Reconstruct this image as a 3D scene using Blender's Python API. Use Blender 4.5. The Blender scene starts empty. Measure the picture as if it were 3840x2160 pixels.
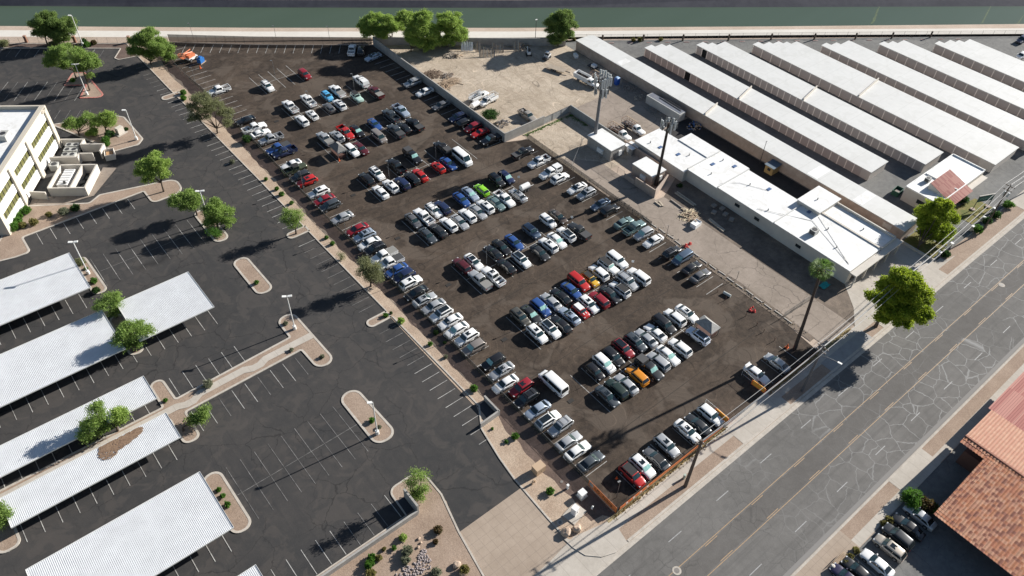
import bpy, bmesh, math, random
import numpy as np
from mathutils import Vector, Matrix
random.seed(7); RNG = np.random.default_rng(7)
SC = bpy.context.scene
COL = SC.collection
R = math.radians
# ---------------------------------------------------------------- camera
FPX = 2910.0
FW = Vector((0.46559869, 0.53053985, -0.70833984)); RT = Vector((0.77291256, -0.63362969, 0.03346031)); UP = Vector((0.43107313, 0.56306383, 0.70507807))
CAMZ = 120.0
cd = bpy.data.cameras.new('camera'); cam = bpy.data.objects.new('camera', cd); COL.objects.link(cam)
cd.sensor_width = 36.0; cd.lens = 36.0 * FPX / 3840.0; cd.clip_start = 1.0; cd.clip_end = 6000.0
mm = Matrix((RT, UP, -FW)).transposed().to_4x4(); mm.translation = Vector((0, 0, CAMZ)); cam.matrix_world = mm
SC.camera = cam
# ---------------------------------------------------------------- light
AZ = R(-7.5); EL = R(24.0)
W = bpy.data.worlds.new('World'); SC.world = W; W.use_nodes = True
wn = W.node_tree.nodes; bg = wn['Background']; sky = wn.new('ShaderNodeTexSky')
sky.sky_type = 'NISHITA'; sky.sun_disc = False; sky.sun_elevation = EL; sky.sun_rotation = R(90) - AZ
sky.altitude = 350; sky.air_density = 1.0; sky.dust_density = 0.6; sky.ozone_density = 1.0
W.node_tree.links.new(sky.outputs[0], bg.inputs[0]); bg.inputs[1].default_value = 0.05
sl = bpy.data.lights.new('sun', 'SUN'); sl.energy = 5.0; sl.angle = R(0.5); sl.color = (1.0, 0.955, 0.885)
so = bpy.data.objects.new('sun', sl); COL.objects.link(so)
sd = Vector((math.cos(EL) * math.cos(AZ), math.cos(EL) * math.sin(AZ), math.sin(EL)))
so.rotation_euler = sd.to_track_quat('Z', 'Y').to_euler(); so.location = (200, -30, 150)
SC.view_settings.view_transform = 'Standard'; SC.view_settings.look = 'None'
SC.view_settings.exposure = 0.85; SC.view_settings.gamma = 1.0
# ---------------------------------------------------------------- helpers
S = 2576 / 960.0
def ray(t, x, y):
    px = int(t[0]) * 960 + x / S - 1920; py = int(t[1]) * 540 + y / S - 1080
    return FW * FPX + RT * px - UP * py
def G(t, x, y, z=0.0):
    d = ray(t, x, y); k = (z - CAMZ) / d.z
    return Vector((d.x * k, d.y * k, z))
MATS = {}
def M(name, col, rough=0.8, metal=0.0, var=None, bump=0.0, coat=0.0, trans=0.0, spec=None, sub=0.0):
    """var = (scale, second colour, detail) mixes in a second colour by noise"""
    if name in MATS: return MATS[name]
    m = bpy.data.materials.new(name); m.use_nodes = True; nt = m.node_tree; b = nt.nodes['Principled BSDF']
    b.inputs['Base Color'].default_value = (*col, 1); b.inputs['Roughness'].default_value = rough; b.inputs['Metallic'].default_value = metal
    if coat: b.inputs['Coat Weight'].default_value = coat; b.inputs['Coat Roughness'].default_value = 0.06
    if spec is not None: b.inputs['Specular IOR Level'].default_value = spec
    if var or bump:
        tc = nt.nodes.new('ShaderNodeTexCoord'); no = nt.nodes.new('ShaderNodeTexNoise')
        no.inputs['Scale'].default_value = var[0] if var else 8.0; no.inputs['Detail'].default_value = 6; no.inputs['Roughness'].default_value = 0.65
        nt.links.new(tc.outputs['Object'], no.inputs['Vector'])
        if var:
            rp = nt.nodes.new('ShaderNodeMapRange'); rp.inputs[1].default_value = 0.32; rp.inputs[2].default_value = 0.68
            nt.links.new(no.outputs[0], rp.inputs[0])
            mx = nt.nodes.new('ShaderNodeMix'); mx.data_type = 'RGBA'; mx.inputs[6].default_value = (*col, 1); mx.inputs[7].default_value = (*var[1], 1)
            nt.links.new(rp.outputs[0], mx.inputs[0]); nt.links.new(mx.outputs[2], b.inputs['Base Color'])
        if bump:
            bp = nt.nodes.new('ShaderNodeBump'); bp.inputs['Strength'].default_value = bump; bp.inputs['Distance'].default_value = 0.05
            n2 = nt.nodes.new('ShaderNodeTexNoise'); n2.inputs['Scale'].default_value = 3.0; n2.inputs['Detail'].default_value = 8
            nt.links.new(tc.outputs['Object'], n2.inputs['Vector']); nt.links.new(n2.outputs[0], bp.inputs['Height']); nt.links.new(bp.outputs[0], b.inputs['Normal'])
    MATS[name] = m; return m
def node(nt, typ, **kw):
    n = nt.nodes.new(typ)
    for k, v in kw.items():
        if isinstance(k, str) and k.startswith('i') and k[1:].isdigit(): n.inputs[int(k[1:])].default_value = v
        else: setattr(n, k, v)
    return n
def ground_mat(name, c1, c2, s1=0.08, s2=1.2, crack=None, joints=None, streak=None, bump=0.15, rough=0.92, speck=0.35, patches=None, tracks=False):
    """c1,c2: colours mixed by large and medium noise. crack=(scale,width,colour,amount,mask). joints=(dx,dy,width,colour)"""
    m = bpy.data.materials.new(name); m.use_nodes = True; nt = m.node_tree; L = nt.links.new; b = nt.nodes['Principled BSDF']
    b.inputs['Roughness'].default_value = rough; b.inputs['Specular IOR Level'].default_value = 0.25
    tc = nt.nodes.new('ShaderNodeTexCoord'); P = tc.outputs['Object']
    def noise(s, det=5, src=P, ro=0.6, dist=0.0):
        n = node(nt, 'ShaderNodeTexNoise'); n.inputs['Scale'].default_value = s; n.inputs['Detail'].default_value = det; n.inputs['Roughness'].default_value = ro
        n.inputs['Distortion'].default_value = dist; L(src, n.inputs['Vector']); return n
    def rng(src, a, b_, c=0.0, d=1.0):
        r = nt.nodes.new('ShaderNodeMapRange'); r.inputs[1].default_value = a; r.inputs[2].default_value = b_; r.inputs[3].default_value = c; r.inputs[4].default_value = d; L(src, r.inputs[0]); return r.outputs[0]
    def math_(op, a, b_):
        q = nt.nodes.new('ShaderNodeMath'); q.operation = op
        for i, v in enumerate((a, b_)):
            if isinstance(v, (int, float)): q.inputs[i].default_value = v
            else: L(v, q.inputs[i])
        return q.outputs[0]
    def mix(f, a, b_, mode='MIX'):
        x = nt.nodes.new('ShaderNodeMix'); x.data_type = 'RGBA'; x.blend_type = mode
        if isinstance(f, (int, float)): x.inputs[0].default_value = f
        else: L(f, x.inputs[0])
        for i, v in ((6, a), (7, b_)):
            if isinstance(v, tuple): x.inputs[i].default_value = (*v, 1)
            else: L(v, x.inputs[i])
        return x.outputs[2]
    A = rng(noise(s1, 4).outputs[0], 0.38, 0.62); B = rng(noise(s2, 6, dist=0.4).outputs[0], 0.35, 0.65)
    f = math_('ADD', math_('MULTIPLY', A, 0.55), math_('MULTIPLY', B, 0.45))
    col = mix(f, c1, c2)
    fine = noise(9.0, 4, ro=0.75); col = mix(speck, col, mix(rng(fine.outputs[0], 0.3, 0.7), (0.45, 0.45, 0.45), (1.5, 1.5, 1.5)), 'MULTIPLY')
    if streak:   # tyre sweeps: stretched noise along one axis, colour
        mp = node(nt, 'ShaderNodeMapping'); mp.inputs['Scale'].default_value = streak[0]; L(P, mp.inputs['Vector'])
        st = noise(1.0, 5, mp.outputs[0]); col = mix(math_('MULTIPLY', rng(st.outputs[0], 0.5, 0.68), streak[2]), col, streak[1])
    if patches:
        pn = noise(patches[0], 3, dist=1.0); col = mix(math_('MULTIPLY', rng(pn.outputs[0], 0.52, 0.6), patches[2]), col, patches[1])
    if tracks:   # curved tyre scuffs
        for sc_, off, cc in ((0.8, (3, 7, 0), (0.35, 0.35, 0.36)), (0.6, (40, 11, 0), (1.8, 1.75, 1.7)), (0.6, (90, -31, 0), (0.45, 0.45, 0.45))):
            mp2 = node(nt, 'ShaderNodeMapping'); mp2.inputs['Location'].default_value = off; L(P, mp2.inputs['Vector']); wn_ = noise(0.035, 2, mp2.outputs[0])
            wa = math_('PINGPONG', math_('MULTIPLY', wn_.outputs[0], 60.0), 1.0); wk_ = rng(wa, 0.0, 0.13, 1.0, 0.0)
            col = mix(math_('MULTIPLY', math_('MULTIPLY', wk_, rng(noise(0.15, 3, mp2.outputs[0]).outputs[0], 0.44, 0.6)), sc_), col, mix(1.0, col, cc, 'MULTIPLY'))
    if crack:
        wp = noise(0.35, 4); wa_ = 1.6 if len(crack) > 5 else 3.0; wv = node(nt, 'ShaderNodeVectorMath', operation='MULTIPLY_ADD'); wv.inputs[1].default_value = (wa_, wa_, 0.0)
        L(wp.outputs['Color'], wv.inputs[0]); L(P, wv.inputs[2])
        vo = node(nt, 'ShaderNodeTexVoronoi', feature='DISTANCE_TO_EDGE'); vo.inputs['Scale'].default_value = crack[0]; L(wv.outputs[0], vo.inputs['Vector'])
        k = rng(vo.outputs['Distance'], 0.0, crack[1], 1.0, 0.0)
        mk = rng(noise(0.05 if crack[0] < 0.3 else 0.09, 3).outputs[0], crack[4] - 0.06, crack[4] + 0.06)
        if len(crack) > 5:   # pale sealed cracks east of x0, open dark cracks west of it
            sx_ = node(nt, 'ShaderNodeSeparateXYZ'); L(P, sx_.inputs[0]); px_ = rng(sx_.outputs[0], crack[5] - 22, crack[5] + 22)
            vo2 = node(nt, 'ShaderNodeTexVoronoi', feature='DISTANCE_TO_EDGE'); vo2.inputs['Scale'].default_value = 0.42; L(wv.outputs[0], vo2.inputs['Vector'])
            k2 = rng(vo2.outputs['Distance'], 0.0, 0.035, 1.0, 0.0); inv = rng(sx_.outputs[0], crack[5] - 22, crack[5] + 22, 1.0, 0.15)
            col = mix(math_('MULTIPLY', math_('MULTIPLY', k2, rng(noise(0.07, 2).outputs[0], 0.42, 0.6)), math_('MULTIPLY', inv, 0.38)), col, crack[6]); mk = math_('MULTIPLY', mk, px_)
        col = mix(math_('MULTIPLY', math_('MULTIPLY', k, mk), crack[3]), col, crack[2])
    if joints:
        sx = node(nt, 'ShaderNodeSeparateXYZ'); L(P, sx.inputs[0])
        js = None
        for i, pitch in ((0, joints[0]), (1, joints[1])):
            if not pitch: continue
            q = math_('PINGPONG', sx.outputs[i], pitch / 2); j = rng(q, 0.0, joints[2], 1.0, 0.0)
            js = j if js is None else math_('MAXIMUM', js, j)
        col = mix(math_('MULTIPLY', js, 0.75), col, joints[3])
    L(col, b.inputs['Base Color'])
    if bump:
        bp = nt.nodes.new('ShaderNodeBump'); bp.inputs['Strength'].default_value = bump; bp.inputs['Distance'].default_value = 0.08
        L(noise(2.5, 8, ro=0.7).outputs[0], bp.inputs['Height']); L(bp.outputs[0], b.inputs['Normal'])
    MATS[name] = m; return m
def mesh(name, V, F, mats=None, idx=None, smooth=False):
    me = bpy.data.meshes.new(name); me.from_pydata([tuple(v) for v in V], [], F)
    for m in (mats if isinstance(mats, (list, tuple)) else [mats] if mats else []): me.materials.append(m)
    if idx is not None: me.polygons.foreach_set('material_index', idx)
    if smooth: me.polygons.foreach_set('use_smooth', [True] * len(F))
    me.update(); return me
def link(name, data, parent=None, loc=(0, 0, 0), rz=0.0):
    o = bpy.data.objects.new(name, data); COL.objects.link(o); o.location = loc
    if rz: o.rotation_euler = (0, 0, rz)
    if parent is not None: o.parent = parent
    return o
def tag(o, label=None, cat=None, group=None, kind=None):
    if label: o['label'] = label
    if cat: o['category'] = cat
    if group: o['group'] = group
    if kind: o['kind'] = kind
    return o
def thing(name, label, cat, loc=(0, 0, 0), rz=0.0, group=None):
    o = link(name, None, None, loc, rz); o.empty_display_size = 0.3; return tag(o, label, cat, group)
class MB:
    def __init__(s): s.V = []; s.F = []; s.I = []
    def add(s, V, F, mi=0):
        n = len(s.V); s.V += [tuple(v) for v in V]; s.F += [tuple(i + n for i in f) for f in F]; s.I += [mi] * len(F); return s
    def box(s, x0, x1, y0, y1, z0, z1, mi=0):
        V = [(x0, y0, z0), (x1, y0, z0), (x1, y1, z0), (x0, y1, z0), (x0, y0, z1), (x1, y0, z1), (x1, y1, z1), (x0, y1, z1)]
        return s.add(V, [(0, 3, 2, 1), (4, 5, 6, 7), (0, 1, 5, 4), (1, 2, 6, 5), (2, 3, 7, 6), (3, 0, 4, 7)], mi)
    def prism(s, P, z0, z1, mi=0, bottom=True):
        n = len(P); V = [(p[0], p[1], z0) for p in P] + [(p[0], p[1], z1) for p in P]
        F = [tuple(range(n, 2 * n))] + [(i, (i + 1) % n, n + (i + 1) % n, n + i) for i in range(n)]
        if bottom: F.append(tuple(range(n - 1, -1, -1)))
        return s.add(V, F, mi)
    def tube(s, a, b, r0, r1=None, n=8, mi=0, caps=True):
        r1 = r0 if r1 is None else r1; a = Vector(a); b = Vector(b); d = (b - a).normalized()
        u = d.orthogonal().normalized(); w = d.cross(u); V = []
        for p, r in ((a, r0), (b, r1)):
            for i in range(n):
                t = 2 * math.pi * i / n; V.append(p + (u * math.cos(t) + w * math.sin(t)) * r)
        F = [(i, (i + 1) % n, n + (i + 1) % n, n + i) for i in range(n)]
        if caps: F += [tuple(range(n, 2 * n)), tuple(range(n - 1, -1, -1))]
        return s.add(V, F, mi)
    def path(s, pts, rs, n=6, mi=0):
        for i in range(len(pts) - 1): s.tube(pts[i], pts[i + 1], rs[i], rs[i + 1], n, mi)
        return s
    def bar(s, a, b, w, h, mi=0):   # box from a to b (horizontal-ish), width w, height h
        a = Vector(a); b = Vector(b); d = (b - a).normalized(); u = d.cross(Vector((0, 0, 1)))
        if u.length < 1e-3: u = Vector((1, 0, 0))
        u.normalize(); v = u.cross(d).normalized(); u = u * w / 2; v = v * h / 2
        V = [a - u - v, a + u - v, a + u + v, a - u + v, b - u - v, b + u - v, b + u + v, b - u + v]
        return s.add(V, [(0, 1, 2, 3), (7, 6, 5, 4), (0, 4, 5, 1), (1, 5, 6, 2), (2, 6, 7, 3), (3, 7, 4, 0)], mi)
    def mesh(s, name, mats, smooth=False): return mesh(name, s.V, s.F, mats, s.I if isinstance(mats, (list, tuple)) else None, smooth)
    def build(s, name, mats, parent=None, loc=(0, 0, 0), rz=0.0, smooth=False): return link(name, s.mesh(name, mats, smooth), parent, loc, rz)
def fillet(P, r, n=6):
    """round the corners of polygon P; r is one radius or a list"""
    out = []; N = len(P)
    for i in range(N):
        rr = r[i] if isinstance(r, (list, tuple)) else r
        p = Vector(P[i][:2]); a = Vector(P[i - 1][:2]) - p; b = Vector(P[(i + 1) % N][:2]) - p
        if rr <= 0.01: out.append((p.x, p.y)); continue
        la, lb = a.length, b.length; a.normalize(); b.normalize()
        ang = a.angle(b); t = min(rr / math.tan(ang / 2), la * 0.49, lb * 0.49); rr2 = t * math.tan(ang / 2)
        c = p + (a + b).normalized() * (rr2 / math.sin(ang / 2)); p0 = p + a * t; p1 = p + b * t
        a0 = math.atan2(p0.y - c.y, p0.x - c.x); a1 = math.atan2(p1.y - c.y, p1.x - c.x); d = (a1 - a0 + math.pi) % (2 * math.pi) - math.pi
        for k in range(n + 1): t_ = a0 + d * k / n; out.append((c.x + rr2 * math.cos(t_), c.y + rr2 * math.sin(t_)))
    return out
def area(P): return sum(P[i - 1][0] * P[i][1] - P[i][0] * P[i - 1][1] for i in range(len(P))) / 2
def inset(P, w):
    if area(P) < 0: P = P[::-1]
    N = len(P); out = []
    for i in range(N):
        p = Vector(P[i]); a = (p - Vector(P[i - 1])).normalized(); b = (Vector(P[(i + 1) % N]) - p).normalized()
        na = Vector((-a.y, a.x)); nb = Vector((-b.y, b.x)); m = (na + nb)
        if m.length < 1e-4: m = na.copy()
        m.normalize(); out.append(tuple(p + m * (w / max(0.35, m.dot(na)))))
    return P, out
def sheet(name, P, z, mat, h=None):
    """flat ground layer; top at z"""
    if area(P) < 0: P = P[::-1]
    o = link(name, mesh(name, [(p[0], p[1], z) for p in P], [tuple(range(len(P)))], mat)); return tag(o, kind='structure')
def kerb(P, w=0.28, h=0.15, mat=None, name='kerb', z=0.0):
    P, Q = inset(P, w); n = len(P); V = [(p[0], p[1], z) for p in P] + [(p[0], p[1], h) for p in P] + [(q[0], q[1], h) for q in Q] + [(q[0], q[1], z) for q in Q]
    F = []
    for i in range(n):
        j = (i + 1) % n; F += [(i, j, n + j, n + i), (n + i, n + j, 2 * n + j, 2 * n + i), (2 * n + i, 2 * n + j, 3 * n + j, 3 * n + i)]
    o = link(name, mesh(name, V, F, mat)); return tag(o, kind='structure'), Q
def kerb_line(pts, w, h, mat, name='kerb', side=1):
    mb = MB(); pts = [Vector((p[0], p[1])) for p in pts]; n = len(pts); L_ = []
    for i in range(n):
        a = (pts[i] - pts[i - 1]).normalized() if i else (pts[1] - pts[0]).normalized(); b = (pts[i + 1] - pts[i]).normalized() if i < n - 1 else a
        m = Vector((-(a.y + b.y), a.x + b.x)).normalized(); L_.append((pts[i], pts[i] + m * w * side))
    V = []
    for p, q in L_: V += [(p.x, p.y, 0), (p.x, p.y, h), (q.x, q.y, h), (q.x, q.y, 0)]
    F = []
    for i in range(n - 1):
        k = 4 * i; F += [(k, k + 4, k + 5, k + 1), (k + 1, k + 5, k + 6, k + 2), (k + 2, k + 6, k + 7, k + 3)]
    F += [(0, 1, 2, 3), (4 * n - 1, 4 * n - 2, 4 * n - 3, 4 * n - 4)]
    return tag(link(name, mesh(name, V, F, mat)), kind='structure')
def ordw(n):
    a = ['zeroth', 'first', 'second', 'third', 'fourth', 'fifth', 'sixth', 'seventh', 'eighth', 'ninth', 'tenth', 'eleventh', 'twelfth', 'thirteenth', 'fourteenth', 'fifteenth', 'sixteenth', 'seventeenth', 'eighteenth', 'nineteenth', 'twentieth']
    if n <= 20: return a[n]
    return {2: 'twenty', 3: 'thirty', 4: 'forty'}[n // 10] + '-' + a[n % 10] if n % 10 else {3: 'thirtieth', 4: 'fortieth'}[n // 10]
# ---------------------------------------------------------------- surface materials
tarmac = ground_mat('office_asphalt', (0.041, 0.041, 0.042), (0.066, 0.061, 0.058), 0.06, 0.5, patches=(0.22, (0.082, 0.073, 0.067), 0.45), crack=(0.15, 0.014, (0.014, 0.014, 0.015), 0.62, 0.45), streak=((0.5, 0.03, 1), (0.038, 0.038, 0.040), 0.6), speck=0.35)
millings = ground_mat('asphalt_millings', (0.036, 0.027, 0.021), (0.096, 0.071, 0.053), 0.09, 0.9, streak=((0.07, 0.5, 1), (0.035, 0.028, 0.024), 0.5), bump=0.5, speck=0.9, patches=(0.11, (0.11, 0.087, 0.069), 0.65), tracks=True)
roadm = ground_mat('road_asphalt', (0.128, 0.123, 0.117), (0.185, 0.177, 0.168), 0.05, 0.6, crack=(0.26, 0.024, (0.36, 0.36, 0.355), 0.7, 0.42, 92.0, (0.035, 0.035, 0.036)), streak=((0.02, 0.6, 1), (0.098, 0.094, 0.090), 0.6), speck=0.25)
yard_asph = ground_mat('storage_asphalt', (0.13, 0.13, 0.128), (0.20, 0.198, 0.19), 0.1, 0.8, crack=(0.3, 0.02, (0.07, 0.07, 0.07), 0.6, 0.48), speck=0.3)
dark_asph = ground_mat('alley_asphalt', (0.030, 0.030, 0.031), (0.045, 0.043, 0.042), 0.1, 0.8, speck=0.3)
conc = ground_mat('pavement_concrete', (0.42, 0.38, 0.33), (0.52, 0.475, 0.42), 0.15, 1.0, joints=(3.0, 0, 0.045, (0.24, 0.21, 0.18)), speck=0.2, bump=0.05)
kerbm = ground_mat('kerb_concrete', (0.42, 0.38, 0.33), (0.54, 0.49, 0.43), 0.5, 2.0, joints=(3.0, 3.0, 0.03, (0.26, 0.23, 0.2)), speck=0.2, bump=0.05)
apronm = ground_mat('scored_concrete', (0.32, 0.255, 0.20), (0.40, 0.325, 0.26), 0.12, 0.8, joints=(1.5, 1.5, 0.045, (0.22, 0.18, 0.15)), speck=0.2, bump=0.05)
alleym = ground_mat('old_concrete', (0.235, 0.195, 0.16), (0.34, 0.285, 0.24), 0.12, 0.9, crack=(0.16, 0.014, (0.12, 0.1, 0.085), 0.8, 0.42), joints=(4.9, 6.0, 0.03, (0.2, 0.165, 0.14)), speck=0.3, bump=0.1)
gravel = ground_mat('tan_gravel', (0.36, 0.265, 0.195), (0.50, 0.395, 0.30), 0.25, 2.2, bump=0.6, speck=0.8)
gravel2 = ground_mat('brown_gravel', (0.28, 0.205, 0.155), (0.38, 0.29, 0.225), 0.2, 2.0, bump=0.6, speck=0.9)
mulch = ground_mat('reddish_ground', (0.105, 0.075, 0.062), (0.165, 0.118, 0.098), 0.3, 2.0, bump=0.5, speck=0.7)
dirt = ground_mat('pale_dirt', (0.35, 0.285, 0.215), (0.52, 0.44, 0.35), 0.07, 0.7, streak=((0.5, 0.08, 1), (0.30, 0.24, 0.18), 0.6), bump=0.9, speck=0.7, tracks=True)
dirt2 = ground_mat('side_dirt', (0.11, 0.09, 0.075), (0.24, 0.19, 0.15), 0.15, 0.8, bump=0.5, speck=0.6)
pathm = ground_mat('canal_path_concrete', (0.60, 0.565, 0.51), (0.67, 0.635, 0.58), 0.1, 0.8, speck=0.1, bump=0.0)
bankm = ground_mat('canal_bank_dirt', (0.42, 0.33, 0.26), (0.53, 0.43, 0.35), 0.1, 1.0, bump=0.5, speck=0.5)
linerm = ground_mat('canal_lining', (0.055, 0.055, 0.07), (0.09, 0.09, 0.105), 0.05, 0.5, speck=0.4)
grassm = ground_mat('yellowing_lawn', (0.10, 0.13, 0.03), (0.25, 0.20, 0.075), 0.35, 1.5, bump=0.6, speck=0.7)
white_line = M('line_paint', (0.60, 0.59, 0.56), 0.7, var=(0.8, (0.22, 0.21, 0.20)))
faint_line = M('worn_line_paint', (0.30, 0.29, 0.28), 0.7, var=(0.6, (0.055, 0.052, 0.05)))
yellow_line = M('yellow_line_paint', (0.42, 0.27, 0.14), 0.7, var=(2, (0.28, 0.20, 0.13)))
red_paint = M('red_kerb_paint', (0.42, 0.09, 0.07), 0.7, var=(2, (0.5, 0.28, 0.24)))
whitem = ground_mat('white_roof_coating', (0.74, 0.74, 0.73), (0.84, 0.84, 0.83), 0.15, 1.2, patches=(0.3, (0.56, 0.54, 0.50), 0.35), crack=(0.25, 0.01, (0.5, 0.49, 0.46), 0.5, 0.5), speck=0.1, bump=0.05, rough=0.5)
storoof = ground_mat('storage_roof_sheet', (0.60, 0.60, 0.585), (0.67, 0.67, 0.655), 0.06, 0.7, joints=(0, 6.0, 0.07, (0.46, 0.46, 0.43)), patches=(0.25, (0.50, 0.50, 0.47), 0.25), speck=0.08, bump=0.0, rough=0.5)
corr = M('carport_sheet', (0.70, 0.715, 0.73), 0.42, var=(0.35, (0.61, 0.62, 0.635)))
steel_w = M('white_steel', (0.72, 0.72, 0.70), 0.4)
steel_g = M('grey_steel', (0.20, 0.205, 0.21), 0.45, 0.4)
steel_d = M('dark_steel', (0.05, 0.05, 0.052), 0.5, 0.3)
blockm = M('grey_block', (0.38, 0.365, 0.34), 0.9, var=(0.8, (0.28, 0.265, 0.25)), bump=0.2)
pinkblock = M('tan_block', (0.46, 0.37, 0.31), 0.9, var=(0.6, (0.34, 0.27, 0.225)), bump=0.2)
stucco = M('pale_stucco', (0.60, 0.56, 0.50), 0.85, var=(0.4, (0.52, 0.48, 0.43)))
wood = M('weathered_wood', (0.30, 0.21, 0.14), 0.85, var=(3, (0.46, 0.36, 0.26)))
barkm = M('bark', (0.075, 0.055, 0.04), 0.9, var=(2, (0.13, 0.1, 0.075)))
# ---------------------------------------------------------------- ground layers
canal_pts = {k: [G(*q) for q in v] for k, v in dict(
    fence=[('00', 0, 430), ('00', 1290, 430), ('10', 0, 455), ('10', 1190, 462), ('20', 0, 468), ('20', 870, 400), ('30', 0, 392), ('30', 1500, 372), ('30', 2576, 352)],
    path0=[('00', 0, 370), ('10', 0, 378), ('20', 0, 380), ('30', 0, 355), ('30', 2576, 342)],
    path1=[('00', 0, 305), ('10', 0, 318), ('20', 0, 318), ('20', 2576, 298), ('30', 2576, 285)],
    water0=[('00', 0, 262), ('10', 0, 280), ('20', 0, 281), ('30', 0, 266), ('30', 2576, 242)],
    water1=[('00', 0, 25), ('10', 0, 42), ('20', 0, 46), ('30', 0, 40), ('30', 2576, 32)],
    far1=[('00', 0, -8), ('10', 0, 5), ('20', 0, 8), ('30', 0, -8), ('30', 2576, -12)]).items()}
def ext(pts):
    a = (pts[0] - pts[1]).normalized(); b = (pts[-1] - pts[-2]).normalized()
    return [pts[0] + a * 400] + pts + [pts[-1] + b * 400]
CP = {k: ext(v) for k, v in canal_pts.items()}
def strip(name, a, b, z, mat, z2=None, kind='structure'):
    n = len(a); V = [(p.x, p.y, z) for p in a] + [(p.x, p.y, z if z2 is None else z2) for p in b]
    m_ = len(b)
    if n == m_: F = [(i, i + 1, n + i + 1, n + i) for i in range(n - 1)]
    else: F = [tuple(range(n)) + tuple(range(n + m_ - 1, n - 1, -1))]
    me = mesh(name, V, F, mat); me.flip_normals() if me.polygons[0].normal.z < 0 else None
    return tag(link(name, me), kind=kind)
# near ground and the land beyond the canal, with the channel between them
w0 = CP['water0']; f1 = CP['far1']
nearP = [(p.x, p.y) for p in w0] + [(3000, -3000), (-3000, -3000), (-3000, 1500)]
farP = [(p.x, p.y) for p in f1] + [(3000, 3000), (-3000, 3000)]
gm = MB(); gm.add([(x, y, 0) for x, y in nearP], [tuple(range(len(nearP)))]); gm.add([(x, y, 0.3) for x, y in farP], [tuple(range(len(farP)))])
gme = gm.mesh('ground', bankm); bm_ = bmesh.new(); bm_.from_mesh(gme); bmesh.ops.triangulate(bm_, faces=bm_.faces)
for f_ in bm_.faces:
    if f_.normal.z < 0: f_.normal_flip()
bm_.to_mesh(gme); bm_.free(); tag(link('ground', gme), kind='structure')
strip('canal_bank', CP['path1'], CP['water0'], 0.02, bankm)
strip('canal_side', CP['water0'], [p + Vector((0.7, 1.0, 0)) for p in CP['water0']], 0.0, linerm, -1.25)
wat = M('canal_water', (0.045, 0.062, 0.048), 0.25, spec=0.25)
nt = wat.node_tree; b_ = nt.nodes['Principled BSDF']; tc_ = nt.nodes.new('ShaderNodeTexCoord'); nn = nt.nodes.new('ShaderNodeTexNoise'); nn.inputs['Scale'].default_value = 1.2; nn.inputs['Detail'].default_value = 3
bb = nt.nodes.new('ShaderNodeBump'); bb.inputs['Strength'].default_value = 0.06; nt.links.new(tc_.outputs['Object'], nn.inputs['Vector']); nt.links.new(nn.outputs[0], bb.inputs['Height']); nt.links.new(bb.outputs[0], b_.inputs['Normal'])
n3 = nt.nodes.new('ShaderNodeTexNoise'); n3.inputs['Scale'].default_value = 0.03; mp_ = nt.nodes.new('ShaderNodeMapping'); mp_.inputs['Rotation'].default_value = (0, 0, R(35)); mp_.inputs['Scale'].default_value = (0.3, 2, 1)
nt.links.new(tc_.outputs['Object'], mp_.inputs[0]); nt.links.new(mp_.outputs[0], n3.inputs['Vector'])
m3 = nt.nodes.new('ShaderNodeMix'); m3.data_type = 'RGBA'; m3.inputs[6].default_value = (0.055, 0.080, 0.050, 1); m3.inputs[7].default_value = (0.075, 0.105, 0.075, 1); nt.links.new(n3.outputs[0], m3.inputs[0]); nt.links.new(m3.outputs[2], b_.inputs['Base Color'])
strip('canal_water', [p - Vector((0.8, 1.1, 0)) for p in CP['water0']], [p + Vector((0.6, 0.9, 0)) for p in CP['water1']], -1.2, wat)
strip('canal_far_side', [p - Vector((0.0, 0.0, 0)) for p in CP['water1']], CP['far1'], -1.25, linerm, 0.3)
strip('canal_path', CP['path0'], CP['path1'], 0.04, pathm)
strip('verge', CP['fence'], CP['path0'], 0.03, bankm)
# asphalt lots
ul = [(20.7, 262.5), (49.6, 241.8)]
office_lot = [(-90, 59.0), (31.0, 59.0), (33, 62), (37.2, 61.8), (37.4, 57), (35.7, 51.0), (49.2, 51.0), (50.2, 60), (51.8, 65.2), (53.6, 69.8), (53.4, 100), (52.8, 159), (52.0, 206), (51.6, 240.6), (49.6, 241.9), (20.7, 262.5), (-90, 341)]
sheet('office_car_park', office_lot, 0.030, tarmac)
lot = [(58.8, 37.2), (58.8, 239.6), (62.8, 236.9), (83, 220.6), (112.3, 199.2), (112.2, 133.8), (118.3, 131), (118.3, 70), (119.4, 60), (118.9, 51), (117.2, 37.4)]
sheet('brown_car_park', lot, 0.034, millings)
def wavy_edge(x0, ya, yb): return [(x0 + 0.25 * math.sin(y * 0.45) + 0.2 * math.sin(y * 1.3 + 1), y) for y in np.arange(ya, yb, 0.8)]
sheet('fence_bed', [(54.6, 64), (58.8, 64), (58.8, 239.6), (54.6, 242.4)], 0.045, mulch)
strip_g = [(53.2, 70)] + wavy_edge(55.9, 70, 241) + [(55.6, 242), (51.4, 245.5), (51.6, 239), (51.9, 206), (52.7, 159), (53.2, 100)]
sheet('gravel_bed', strip_g, 0.060, gravel)
sheet('fence_bed', [(53, 36.9), (58.8, 36.9), (58.8, 66), (53, 66)], 0.055, mulch)
sheet('gravel_bed', [(48.9, 36.6), (57.6, 36.9), (56.6, 38.4)] + wavy_edge(54.3, 38.8, 62) + [(55.6, 66), (55.9, 72), (53.4, 72), (53.6, 69.3), (51.0, 65.0), (49.6, 58), (49.0, 53.4)], 0.066, gravel)
corner = fillet([(-60, 36.8), (33.2, 36.8), (34.4, 42.5), (35.8, 51), (37.6, 58.5), (37.6, 64.9), (30.6, 64.9), (30.4, 59.0), (-60, 59.0)], [0, 0, 0, 0, 0, 2.6, 1.6, 0, 0])
sheet('gravel_bed', corner, 0.10, gravel2)
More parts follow.
